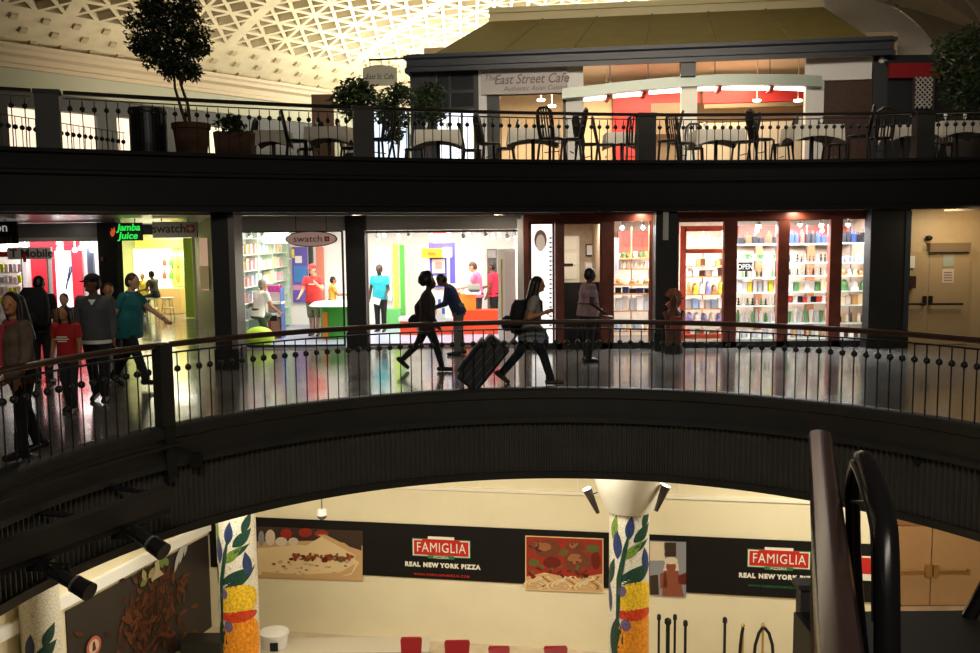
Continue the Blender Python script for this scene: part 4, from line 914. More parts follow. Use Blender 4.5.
# orange counter and cash desk
Y = 21.2; OR1, OR2 = mat('counter_red_orange', hx('F0502A'), .35), mat('counter_amber', hx('F09038'), .4); root = empty('sales_counter', P(450, 345, Y), 'long red and orange sales counter in the watch shop', 'counter')
chld(root, 'low_front', 402, 318, 462, 346, Y, OR1, .5); chld(root, 'tall_front', 462, 309, 498, 346, Y, OR1, .5); chld(root, 'raised_desk', 460, 293, 476, 309, Y, OR2, .4); chld(root, 'left_block', 452, 292, 461, 346, Y - .02, mat('counter_tomato', hx('E03A24'), .35), .3)
chld(root, 'worktop', 401, 316, 463, 318.5, Y + .05, WHITE, .6); chld(root, 'desk_top', 466, 291, 481, 293.5, Y, WHITE, .45); chld(root, 'white_front', 425, 296, 446, 322, Y - .45, mat('rack_white', (.86, .85, .85), .5), .08)
root = empty('cash_register', P(473, 291, 21.1), 'grey cash register in front of the clerk in pink', 'cash register'); chld(root, 'display', 467.5, 284, 480, 290.5, 21.0, mat('register_grey', (.38, .38, .38), .4), .08); chld(root, 'base', 469, 289, 480, 291, 20.95, GREYM, .2)
for k in range(10):
    x = 426 + (k % 5) * 4; y = 299 + (k // 5) * 9
    pan('watch_card', x, y, x + 3, y + 6, 20.62, PAL[(k * 5 + 2) % 8] if k % 3 else mat('card_blue', hx('4A6AC0'), .5), 'coloured watch card, %s row, %s from left, white rack at the sales counter' % (('upper', 'lower')[k // 5], NTH[k % 5]), 'card', .03, 'watch cards on the rack')
pan('wall_niche', 487, 249, 497.5, 345, 23.4, mat('niche_dark', (.12, .10, .095), .5), 'dark doorway niche behind the clerk in red', 'niche', .06); 
pan('wall_screen', 487.5, 250, 496, 258, 23.3, mat('screen_grey', (.3, .29, .29), .4), 'small grey screen above the clerk in red', 'screen', .03)

# ---- gift shop front
m = MB()
def post(x0, x1, y0=214, y1=356, Y=GF, t=.14, mi=0):
    X0, X1, _, Z1 = slab(x0, y0, x1, y1, Y); m.bx(X0, X1, Y - t / 2, Y + t / 2, 0, 2.68, mi)
root = struct(bpy.data.objects.new('trim_15', None)); C.objects.link(root); root.location = (4, GF, 0)
for i, (x0, x1) in enumerate(((523.5, 529), (555, 562), (602, 612), (651, 657.5), (724, 734.5), (778, 786), (830, 838), (867.5, 873))):
    m = MB(); post(x0, x1); W(m.build('post', MAHOG), root)
X0, X1, _, _ = slab(524, 230, 872, 300, GF); m = MB(); m.bx(X0, X1, GF - .08, GF + .08, 2.52, 2.69); W(m.build('head_rail', MAHOG), root)
m = MB(); m.bx(X0, X1, GF - .07, GF + .07, .0, .12); W(m.build('plinth', DARK2), root)
for i, (x0, y0, x1, y1) in enumerate(((529, 222, 555, 350), (562, 222, 602, 350), (612, 219, 651, 346), (677, 220, 724, 346), (734.5, 219, 778, 346), (786, 218, 830, 346), (838, 217, 867.5, 346))):
    pane_window(3 + i, x0, y0, x1, y1, GF - .02, MAHOG, .045)
# light box poster
Y = GF + .12; root = empty('light_box', P(542, 340, Y), 'tall glowing white light box with a portrait and vertical lettering', 'light box')
chld(root, 'lit_panel', 530, 224, 555, 345, Y, em('light_box_white', (1, .97, .92), 1.25), .04)
q = P(540.5, 240, Y - .045); W(MB().prism([(q.x + .125 * math.cos(2 * math.pi * i / 20), q.y, q.z + .2 * math.sin(2 * math.pi * i / 20)) for i in range(20)], (0, -.004, 0)).build('portrait_hair', mat('portrait_brown', hx('A88468'), .5)), root)
W(MB().prism([(q.x + .09 * math.cos(2 * math.pi * i / 20), q.y - .004, q.z - .06 + .17 * math.sin(2 * math.pi * i / 20)) for i in range(20)], (0, -.003, 0)).build('portrait_face', mat('portrait_skin', hx('E8D2C2'), .5, emit=.35)), root)
for k, ch in enumerate('PHOTOGRAPHY'[:0] or 'IOIHOIOHIOIHO'): pass
W(MB().prism([(q.x - .16, q.y, q.z - .4), (q.x + .12, q.y, q.z - .4), (q.x + .1, q.y, q.z - 1.7), (q.x - .14, q.y, q.z - 1.7)], (0, -.003, 0)).build('portrait_dress', mat('portrait_white', (.9, .86, .84), .5, emit=.9)), root)
for k in range(20):
    qq = P(550.5, 238 + k * 4.6, Y - .045); W(MB().bx(qq.x - .025, qq.x + .025, qq.y - .004, qq.y, qq.z - .018, qq.z + .018).build('lettering_mark', mat('light_box_letters', hx('9AA8B8'), .5)), root)
# office bay
Y = GB - .02; CERT = mat('certificate_paper', (.80, .78, .80), .5)
for (x0, y0, x1, y1), lb in (((585.5, 244, 599, 256), 'black framed certificate on the cream office wall, the upper one'), ((584.5, 262, 597, 274), 'pale framed certificate on the cream office wall, the lower one')):
    root = empty('framed_certificate', P((x0 + x1) / 2, y1, Y), lb, 'picture'); chld(root, 'frame', x0, y0, x1, y1, Y, mat('cert_frame', (.05, .04, .05), .4) if y0 < 250 else mat('cert_frame_pale', (.55, .5, .55), .4), .03); chld(root, 'sheet', x0 + 1.3, y0 + 1.3, x1 - 1.3, y1 - 1.3, Y - .03, CERT, .006)
root = empty('filing_cabinet', P(570, 330, Y), 'pale tall cabinet in the office bay with one dark slot', 'cabinet'); chld(root, 'body', 560, 236, 578, 350, Y, mat('cabinet_pale', (.62, .60, .54), .4), .3)
for y in (249, 265, 279): chld(root, 'drawer_front', 561, y - 12, 576.5, y, Y - .3, mat('drawer_pale', (.70, .68, .62), .4), .02)
chld(root, 'dark_slot', 563, 263.5, 573, 266, Y - .32, BLACK, .01)
pan('half_door', 562, 282.5, 602, 350, GF + .25, mat('half_door_black', (.012, .010, .010), .4), 'black lower half of the shop door behind the waiting woman', 'door', .05)
# carved figure in front of the column
q = PZ(667, 349, 0); root = empty('carved_figure', (q.x, 17.05, 0), 'carved wooden standing figure with an orange feathered headdress, before the dark column', 'statue'); CW, CO = mat('carved_wood', (.10, .04, .02), .5, var=.3), mat('headdress_orange', (.32, .10, .035), .5, var=.35, scale=20)
def fz(y): return P(667, y, 17.05).z
m = MB(); x, y = q.x, 17.05
m.cyl((x, y, .16), (x, y, fz(322)), .15, .17, 14).ell((x, y, fz(318)), (.17, .13, .22), 14, 9).cyl((x, y, fz(313)), (x, y, fz(303)), .06, n=10).ell((x, y, fz(300)), (.075, .085, .11), 14, 9).cyl((x - .17, y, fz(312)), (x - .12, y - .12, fz(324)), .05, .04, 8).cyl((x + .17, y, fz(312)), (x + .1, y - .13, fz(322)), .05, .04, 8)
W(m.build('body', CW, smooth=True), root)
m = MB()
for k in range(15):
    a = R(-60 + k * 20.7); p1 = (x + .09 * math.sin(a), y + .03, fz(299) + .09 * math.cos(a)); p2 = (x + .165 * math.sin(a), y + .05, fz(299) + .20 * math.cos(a)); m.cyl(p1, p2, .025, .035, 6)
W(m.build('headdress', CO, smooth=True), root); W(MB().cyl((x, y, 0), (x, y, .16), .19, .17, 14).build('base', DARK2), root)
W(MB().bx(x - .1, x + .1, y - .19, y - .14, fz(328), fz(316)).build('chest_panel', mat('carved_red', (.28, .05, .03), .5)), root)
pan('column_sign', 663, 212, 668, 240, 17.38, mat('sign_ivory', (.55, .54, .48), .4), 'narrow ivory sign strip fixed high on the dark column above the carved figure', 'sign', .04)

# ---- shelves and goods in the gift shop windows
WOODS = mat('shelf_wood', (.42, .20, .08), .45, var=.2); GSH = mat('shelf_glass_edge', (.55, .66, .60), .2); REDW = mat('red_cabinet_wood', (.34, .06, .03), .4, var=.2)
GM = {k: mat('goods_' + k, hx(h), .45) for k, h in (('white', 'E6E2DC'), ('cream', 'E4D2A8'), ('black', '15151A'), ('navy', '1E2A55'), ('silver', 'B8BCC0'), ('tan', 'B88A50'), ('red', 'A83028'), ('green', '4C7A48'), ('yellow', 'D8C83A'), ('violet', '8C86B4'), ('brown', '5A3420'), ('sky', '8EB0D0'))}
def goods(kind, x, y, z, wd, h, m1, label, grp):
    if kind == 'box': b = MB().bx(-wd / 2, wd / 2, -.06, .06, 0, h * .82).bx(-wd / 2 - .004, wd / 2 + .004, -.064, .064, h * .82, h)
    elif kind == 'jar': b = MB().lathe((0, 0, 0), [(wd * .38, 0), (wd * .45, h * .15), (wd * .45, h * .7), (wd * .25, h * .85), (wd * .28, h * .88), (wd * .28, h)], 10)
    elif kind == 'bottle': b = MB().lathe((0, 0, 0), [(wd * .4, 0), (wd * .4, h * .5), (wd * .14, h * .7), (wd * .14, h)], 10)
    elif kind == 'cloth': b = MB().ell((0, 0, h * .5), (wd / 2, .09, h * .5), 12, 8).bx(-wd * .45, wd * .45, -.08, .08, 0, h * .3)
    elif kind == 'figure': b = MB().lathe((0, 0, 0), [(wd * .4, 0), (wd * .42, h * .08), (wd * .2, h * .2), (wd * .34, h * .5), (wd * .12, h * .66)], 10).ell((0, 0, h * .82), (wd * .24, wd * .24, h * .18), 10, 7)
    elif kind == 'bag': b = MB().prism([(-wd / 2, -.06, 0), (wd / 2, -.06, 0), (wd * .42, -.06, h * .72), (-wd * .42, -.06, h * .72)], (0, .12, 0)).tube([(-wd * .2, 0, h * .7), (-wd * .15, 0, h * .95), (wd * .15, 0, h * .95), (wd * .2, 0, h * .7)], .008, 5)
    else: b = MB().lathe((0, 0, 0), [(wd * .3, 0), (wd * .5, h)], 12)
    o = b.build({'box': 'gift_box', 'jar': 'jar', 'bottle': 'bottle', 'cloth': 'folded_cloth', 'figure': 'figurine', 'bag': 'handbag', 'bowl': 'bowl'}[kind], m1, smooth=kind not in ('box', 'bag'))
    o.location = (x, y, z + .004); return tag(o, label, {'cloth': 'cloth', 'bag': 'bag', 'box': 'box'}.get(kind, kind), grp)
ORD = ['top', 'second', 'third', 'fourth', 'fifth', 'sixth', 'bottom']
def bay(x0, x1, ys, where, rows, shelf_m, Y=18.7, dep=.34):
    X0, X1, _, _ = slab(x0, 240, x1, 300, Y); root = empty('display_shelves', ((X0 + X1) / 2, Y, 0), 'set of display shelves in the %s' % where, 'shelving', 'shelves in the gift shop windows')
    for sx in (X0, X1 - .03, (X0 + X1) / 2): W(MB().bx(sx, sx + .02, Y + dep / 2 - .02, Y + dep / 2, .1, 2.42).build('upright', shelf_m if shelf_m != GSH else GREYM), root)
    for i, (yp, (kind, n, cols_, hh)) in enumerate(zip(ys, rows)):
        n = int(n * 1.5 + .5)
        z = P((x0 + x1) / 2, yp, Y).z
        W(MB().bx(X0, X1, Y - dep / 2, Y + dep / 2, z - .025, z).build('shelf', shelf_m), root)
        st = (X1 - X0 - .06) / n
        for k in range(n):
            wd = st * (.70 + .24 * random.random()); h = hh * (.75 + .4 * random.random())
            goods(kind, X0 + .03 + st * (k + .5), Y - .06 + random.uniform(-.03, .03), z, wd, h, GM[cols_[(k * 7 + i) % len(cols_)] if len(cols_) > 1 else cols_[0]],
                  '%s, %s from left, %s shelf, %s' % ({'box': 'small boxed gift', 'jar': 'lidded jar', 'bottle': 'slim bottle', 'cloth': 'pale folded cloth', 'figure': 'little figurine', 'bag': 'small handbag', 'bowl': 'flared bowl'}[kind], NTH[k], ORD[i], where), 'goods on the %s shelf, %s' % (ORD[i], where))
bay(613, 651, (258, 268.5, 284, 293, 310, 330), 'gift window left of carved figure', [('bowl', 4, ['cream', 'green', 'tan'], .12), ('jar', 6, ['white', 'cream', 'silver'], .16), ('cloth', 3, ['tan', 'cream'], .12), ('box', 3, ['navy', 'black'], .12), ('box', 3, ['silver', 'white'], .30), ('cloth', 4, ['white', 'cream', 'sky'], .22)], WOODS)
bay(684, 724, (247.5, 265.5, 276, 293.5, 308, 322, 337), 'gift window right of carved figure', [('figure', 4, ['silver', 'white', 'green'], .24), ('box', 5, ['white', 'cream', 'brown', 'tan'], .13), ('box', 4, ['white', 'brown', 'white'], .15), ('cloth', 4, ['violet', 'white', 'yellow', 'tan'], .24), ('box', 4, ['white', 'silver', 'sky'], .2), ('cloth', 3, ['white', 'violet'], .2), ('box', 5, ['red', 'white', 'green'], .16)], WOODS)
bay(735, 778, (244, 259, 277, 292, 305, 322, 337), 'OPEN sign gift window', [('bag', 4, ['black', 'brown', 'black'], .24), ('bowl', 4, ['green', 'silver'], .1), ('bottle', 7, ['black', 'green', 'silver', 'white'], .2), ('box', 5, ['white', 'yellow', 'white', 'silver'], .24), ('figure', 6, ['green', 'black', 'white'], .16), ('jar', 6, ['silver', 'white', 'green'], .24), ('box', 5, ['white', 'silver'], .18)], GSH)
bay(786, 830, (243.5, 262, 275, 291, 302, 322, 337), 'second gift window from right', [('bag', 5, ['navy', 'black', 'navy', 'black', 'red'], .26), ('figure', 7, ['black', 'black', 'silver'], .16), ('figure', 7, ['black', 'white'], .16), ('box', 5, ['white', 'cream', 'green', 'white'], .22), ('box', 6, ['black', 'red', 'white'], .12), ('bowl', 5, ['white', 'silver', 'green'], .26), ('jar', 6, ['white', 'tan', 'silver'], .2)], GSH)
bay(838, 868, (242.5, 262, 275, 290, 304, 322, 337), 'rightmost gift window', [('bag', 4, ['black', 'black', 'navy'], .28), ('bowl', 4, ['silver', 'sky'], .14), ('cloth', 3, ['white', 'cream', 'tan'], .16), ('cloth', 2, ['white', 'green'], .2), ('box', 3, ['tan', 'cream', 'white'], .2), ('jar', 5, ['tan', 'white', 'brown'], .18), ('box', 4, ['white', 'brown'], .14)], GSH)
# red paneled cabinets at the top of the windows and back panels
for (x0, y0, x1, y1), lb in (((617, 231, 652, 254), 'red wooden wall cabinet with three raised panels behind the gift window'), ((736, 226, 779, 243), 'plain red wooden pelmet over the OPEN sign window'), ((787, 226, 831, 243), 'plain red wooden pelmet in the second gift window from the right'), ((838, 226, 869, 243), 'plain red wooden pelmet in the rightmost gift window')):
    root = empty('wall_cabinet', P(x0, y1, GB), lb, 'cabinet'); chld(root, 'carcass', x0, y0, x1, y1, GB - .3, REDW, .2)
    if x0 == 617:
        for k in range(3): chld(root, 'raised_panel', 624 + k * 9.4, 235, 631.5 + k * 9.4, 246, GB - .5, mat('red_panel_wood', (.26, .045, .025), .4), .02)
    else: chld(root, 'centre_post', (x0 + x1) / 2 - 3, y1, (x0 + x1) / 2 + 2, 345, GB - .3, mat('post_wood', (.36, .14, .06), .45), .1)
root = empty('wooden_surround', P(702, 340, GF + .35), 'red wooden inner frame around the gift window beside the carved figure', 'frame'); Y = GF + .35
for nm, a in (('upright', (680, 226, 684.5, 350)), ('top_rail', (684.5, 226, 726, 231)), ('mid_rail', (684.5, 249, 726, 253)), ('bottom_rail', (684.5, 334, 726, 338))): chld(root, nm, *a, Y, mat('bright_red_wood', (.38, .055, .025), .4), .06)
Y = GF + .15; root = empty('open_sign', P(745, 271, Y), 'small black OPEN sign hanging inside the gift window', 'sign'); chld(root, 'sign_board', 738.5, 262.5, 752, 271, Y, BLACK, .015); W(text('lettering', 'OPEN', facing(P(745.2, 267, Y - .02)), .14, mat('open_letters', (.75, .78, .8), .5, emit=.2), sx=.85, bold=.003), root)
for k, (px, py) in enumerate(((622, 228), (643, 228), (759, 227), (800, 225), (821, 226), (822, 231), (848, 225), (757, 231))):
    q = P(px, py, GF + .5); q.z = min(q.z, 2.50); root = empty('window_downlight', q, 'small bright spotlight, %s from the left at the top of the gift windows' % NTH[(0, 1, 3, 4, 5, 6, 7, 2)[k]], 'spotlight', 'spotlights in the gift windows'); W(MB().cyl(q, (q.x, q.y, 2.56), .03, n=10).build('lamp_body', GREYM), root); W(MB().ell(q, .04, 10, 7).build('bulb', em('cool_bulb', (.85, .92, 1), 14), smooth=True), root)
pan('hanging_scarf', 612.5, 238, 618.5, 273, GF + .4, mat('scarf_white', (.75, .78, .85), .6), 'white scarf hanging at the left edge of the gift window beside the shop door', 'scarf', .06)

# ---- corridor with double doors at the right
root = struct(bpy.data.objects.new('door_2', None)); C.objects.link(root); Y = 17.98; root.location = P(940, 345, Y)
DP = mat('corridor_door_paint', (.42, .31, .17), .45, var=.03)
for x0, x1 in ((905, 927), (928.5, 967)):
    X0, X1, _, Z1 = slab(x0, 252, x1, 300, Y); lf = W(MB().bx(X0, X1, Y - .05, Y, .01, Z1).build('leaf', DP), root)
def rail_bar(x0, x1, xv, y, yv):
    a_, b_ = P(x0, y, Y - .13), P(x1, y, Y - .13); v0, v1 = P(xv, yv, Y - .1), P(xv, y, Y - .1)
    W(MB().cyl(a_, b_, .022, n=8).bx(min(v0.x, v1.x) - .025, v0.x + .025, Y - .13, Y - .05, v1.z - .02, v0.z).build('push_bar', BLACK), root)
rail_bar(906, 924, 925, 304, 296); rail_bar(931, 963, 931, 304, 296)
chld(root, 'head_box', 927, 243, 967, 251.5, Y + .01, mat('door_head_dark', (.20, .14, .08), .5), .14)
chld(root, 'vision_panel', 943, 255, 953, 266.5, Y - .045, mat('wired_glass', (.38, .42, .36), .2), .015); chld(root, 'notice', 942.5, 269, 953.5, 283, Y - .05, mat('paper_notice', (.62, .52, .42), .6), .004)
for k in range(4): chld(root, 'notice_text', 944, 272 + k * 2.6, 952, 273 + k * 2.6, Y - .055, mat('print_grey', (.25, .18, .15), .6), .002)
pan('wall_notice', 908.5, 256, 914.5, 268, 17.91, mat('notice_white', (.75, .75, .70), .5), 'white paper notice on the left door leaf beside the broad dark column', 'notice', .01)
pan('fire_extinguisher_box', 908.5, 276, 914, 288, 17.9, mat('dark_red_box', (.05, .02, .015), .4), 'small dark box on the door leaf under the white notice', 'box', .08)
q = P(929, 238, 17.95); tag(MB().ell(q, (.07, .07, .05), 12, 8).cyl(q, q + Vector((0, .06, .02)), .03, n=8).build('door_camera', BLACK, smooth=True), 'small dark camera above the corridor doors', 'camera')

# ---- phone shop at the far left
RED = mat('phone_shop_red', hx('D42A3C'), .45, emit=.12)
for (x0, y0, x1, y1), lb in (((30, 237, 63, 330), 'broad red wall panel in the phone shop, left of the glowing poster'), ((64, 237, 86, 330), 'red wall panel in the phone shop, right of the glowing poster')): pan('wall_panel', x0, y0, x1, y1, TB - .05, RED, lb, 'panel', .05)
root = empty('glowing_poster', P(64, 325, 23.4), 'tall glowing white poster with a blue pen stroke in the phone shop', 'poster'); chld(root, 'lit_face', 55.5, 251, 74, 312, 23.4, em('poster_lit_white', (1, .98, .97), 1.3), .05)
q = P(68, 290, 23.34); W(MB().tube([P(66, 289, 23.33), P(68.5, 276, 23.33), P(70, 267, 23.33), P(72, 266, 23.33), P(71, 272, 23.33), P(68, 281, 23.33)], .02, 6).build('blue_stroke', mat('stroke_blue', hx('3A5A98'), .5)), root)
root = empty('shop_portal', P(38, 330, 22.4), 'white doorway portal with a grey name board in the phone shop', 'portal'); PW_ = mat('portal_white', (.72, .69, .68), .4)
chld(root, 'left_jamb', 24, 249, 31, 345, 22.4, PW_, .2); chld(root, 'right_jamb', 51, 249, 55, 345, 22.4, PW_, .2); chld(root, 'name_board', 9, 247.5, 53, 259, 22.2, mat('board_grey_white', (.66, .63, .62), .4), .1)
W(text('lettering', 'T Mobile', facing(P(31.5, 253.5, 22.08)), .27, mat('ink_dark', (.05, .05, .05), .5), sx=1.08, bold=.006), root); chld(root, 'red_dot', 23, 254, 26.5, 262, 22.07, SIGNRED, .01); chld(root, 'red_slash', -6, 252, 8, 257, 22.2, SIGNRED, .02)
root = empty('accessory_shelves', P(8, 335, 23.0), 'white shelves of phone accessories at the far left edge', 'shelving'); chld(root, 'back_panel', -30, 244, 23, 345, 23.3, mat('shelf_panel_white', (.85, .82, .8), .5), .04)
for y in (272, 283, 294, 305, 316): chld(root, 'shelf', -30, y, 23, y + 1, 23.1, WHITE, .2)
for r_i, y in enumerate((272, 283, 294, 305)):
    for k in range(7):
        x = -8 + k * 4.4; c_ = ('E8E0D8', 'D8E040', 'C8D030', 'E0D8D0', 'B0A8A8', 'E8E8E8', 'D0B8B0')[(k + r_i * 2) % 7]
        pan('accessory_pack', x, y - 8 + (k * r_i) % 3, x + 3.6, y - .2, 22.95, mat('pack_' + c_, hx(c_), .5), 'accessory pack, %s from the left, %s shelf of the phone shop' % (NTH[k], ('top', 'second', 'third', 'fourth')[r_i]), 'package', .05, 'phone shop packs, %s shelf' % ('top', 'second', 'third', 'fourth')[r_i])
pan('glass_cabinet', 88, 248, 98, 320, 23.2, mat('blue_grey_glass', hx('7E8DA8'), .15), 'blue-grey glass cabinet at the right end of the phone shop', 'cabinet', .1)
for k, (px, py) in enumerate(((25, 246), (59, 243), (59, 249), (75, 250), (81, 248), (92, 250), (8, 247))):
    q = P(px, py, 22.4 + .14 * k); q.z = min(q.z, 2.45); o = MB().ell(q, .065, 10, 7).cyl(q, (q.x, q.y, 2.69), .012, n=6).build('bulb_lamp', em('phone_bulb', (1, .96, .9), 9), smooth=True); tag(o, 'small round bulb lamp %s' % ('over the left jamb of the white portal', 'above the glowing poster, upper', 'above the glowing poster, lower', 'right of the glowing poster, nearer', 'right of the glowing poster, farther', 'over the blue-grey glass cabinet', 'over the accessory shelves')[k], 'lamp', 'bulbs in the phone shop')
m = struct(MB().bx(-16, -9.4, TF - .12, TF - .04, 2.24, 2.34).build('trim_16', mat('header_strip_grey', (.45, .43, .42), .4)))
pan('wall_switch', 101, 257, 103.5, 261, 21.74, mat('switch_brown', (.35, .16, .10), .4), 'tiny brown switch plate on the black pier beside the phone shop', 'switch', .02)
# ---- juice bar
pan('menu_board', 134, 249, 174, 292, 28.55, em('menu_glow', (1, .98, .72), 1.5), 'big glowing pale yellow menu board at the back of the juice bar', 'menu board', .08)
pan('menu_board', 136, 240, 182, 248, 28.5, mat('menu_yellow', hx('C8CC58'), .5, emit=.3), 'narrow yellow menu strip above the glowing board', 'menu board', .08)
pan('wall_panel', 184, 238, 196, 322, 26.2, mat('lime_panel', hx('8CA830'), .5), 'lime green end panel of the juice bar beside the grey hanging sign', 'panel', .1)
pan('service_counter', 158, 288, 186, 320, 28.0, mat('counter_peach', hx('D8B070'), .4), 'peach coloured counter at the back of the juice bar', 'counter', .4)
pan('bottle_rack', 172, 256, 184, 286, 28.3, mat('rack_lime', hx('C6D07A'), .4), 'pale lime rack right of the glowing menu board', 'rack', .1)
for k in range(6): 
    x = 164.5 + (k % 3) * 6.5; y = 266 if k < 3 else 279
    q = P(x, y, 28.1); goods('bottle', q.x, 28.12, q.z, .16, .3, mat('juice_' + 'rgo'[k % 3], hx(('C84A3A', '5A9A3A', 'E08A30')[k % 3]), .4), '%s juice bottle, %s row before the pale lime rack' % (('red', 'green', 'orange')[k % 3], ('upper', 'lower')[k // 3]), 'juice bottles')
def stool(px, lb):
    q = PZ(px, 318, 0); root = empty('bar_stool', q, lb, 'stool', 'stools in the juice bar'); CH = mat('stool_chrome', (.55, .55, .4), .3, .6)
    W(MB().lathe((q.x, q.y, .55), [(.18, 0), (.19, .03), (.18, .05)], 16).build('seat', mat('stool_seat_pale', (.7, .68, .5), .4), smooth=True), root)
    for a in range(4):
        k, s = math.cos(R(45 + 90 * a)), math.sin(R(45 + 90 * a)); W(MB().cyl((q.x + .2 * k, q.y + .2 * s, 0), (q.x + .13 * k, q.y + .13 * s, .55), .015, n=6).build('leg', CH), root)
    W(MB().lathe((q.x, q.y, .28), [(.165, 0), (.18, .01), (.165, .02)], 16).build('foot_ring', CH), root); return q
STOOL = stool(153, 'bar stool under the seated person in the juice bar'); stool(168, 'empty bar stool right of the seated person in the juice bar')
root = empty('lit_picture', P(203, 295, 20.6), 'tall warm lit picture panel in the dark passage left of the broad column', 'picture'); chld(root, 'lit_panel', 200, 238, 213, 290, 20.6, mat('picture_warm', hx('D8B090'), .5, emit=.6), .05); chld(root, 'lower_picture', 200, 266, 213, 289, 20.55, mat('picture_cream', hx('C8AE7A'), .5, emit=.25), .02)

# ================================================================ PEOPLE
def remesh(mb, name, mats, parent, voxel=.011, smooth_it=4):
    o = mb.build(name + '_tmp', mats, None); o.modifiers.clear()
    m = o.modifiers.new('r', 'REMESH'); m.mode = 'VOXEL'; m.voxel_size = voxel; m.use_smooth_shade = True
    s = o.modifiers.new('s', 'SMOOTH'); s.factor = .5; s.iterations = smooth_it
    dg = bpy.context.evaluated_depsgraph_get(); dg.update()
    me = bpy.data.meshes.new_from_object(o.evaluated_get(dg)); me.name = name
    bpy.data.objects.remove(o)
    me.polygons.foreach_set('use_smooth', [True] * len(me.polygons)); me.materials.clear()
    for k in (mats if isinstance(mats, (list, tuple)) else [mats]): me.materials.append(k)
    r = bpy.data.objects.new(name, me); C.objects.link(r); r.parent = parent; return r
def loft(mb, M, rings):
    """rings: (z, rx, ry, yoff) ellipses in the frame M, closed at both ends"""
    n = 20; vs = []
    for z, rx, ry, yo in rings: vs += [M @ Vector((rx * math.cos(2 * math.pi * i / n), yo + ry * math.sin(2 * math.pi * i / n), z)) for i in range(n)]
    fs = []
    for j in range(len(rings) - 1): fs += [(j * n + i, j * n + (i + 1) % n, (j + 1) * n + (i + 1) % n, (j + 1) * n + i) for i in range(n)]
    fs += [tuple(reversed(range(n))), tuple((len(rings) - 1) * n + i for i in range(n))]
    mb.add(vs, fs)
SKIN = {'fair': mat('skin_fair', hx('C99A80'), .5), 'tan': mat('skin_tan', hx('A8744F'), .5), 'brown': mat('skin_brown', hx('6E4630'), .5), 'dark': mat('skin_dark', hx('3E271B'), .5)}
HAIRM = {'black': mat('hair_black', (.010, .008, .007), .4), 'brown': mat('hair_brown', (.05, .025, .013), .45), 'grey': mat('hair_grey', (.25, .23, .2), .5)}
EYEM, LIPM = mat('eye_dark', (.012, .009, .008), .2), mat('lip_rose', (.30, .10, .08), .5)
def cloth(name, h, var=.12, k=1.): return mat(name, hx(h, k), .8, var=var, scale=9)
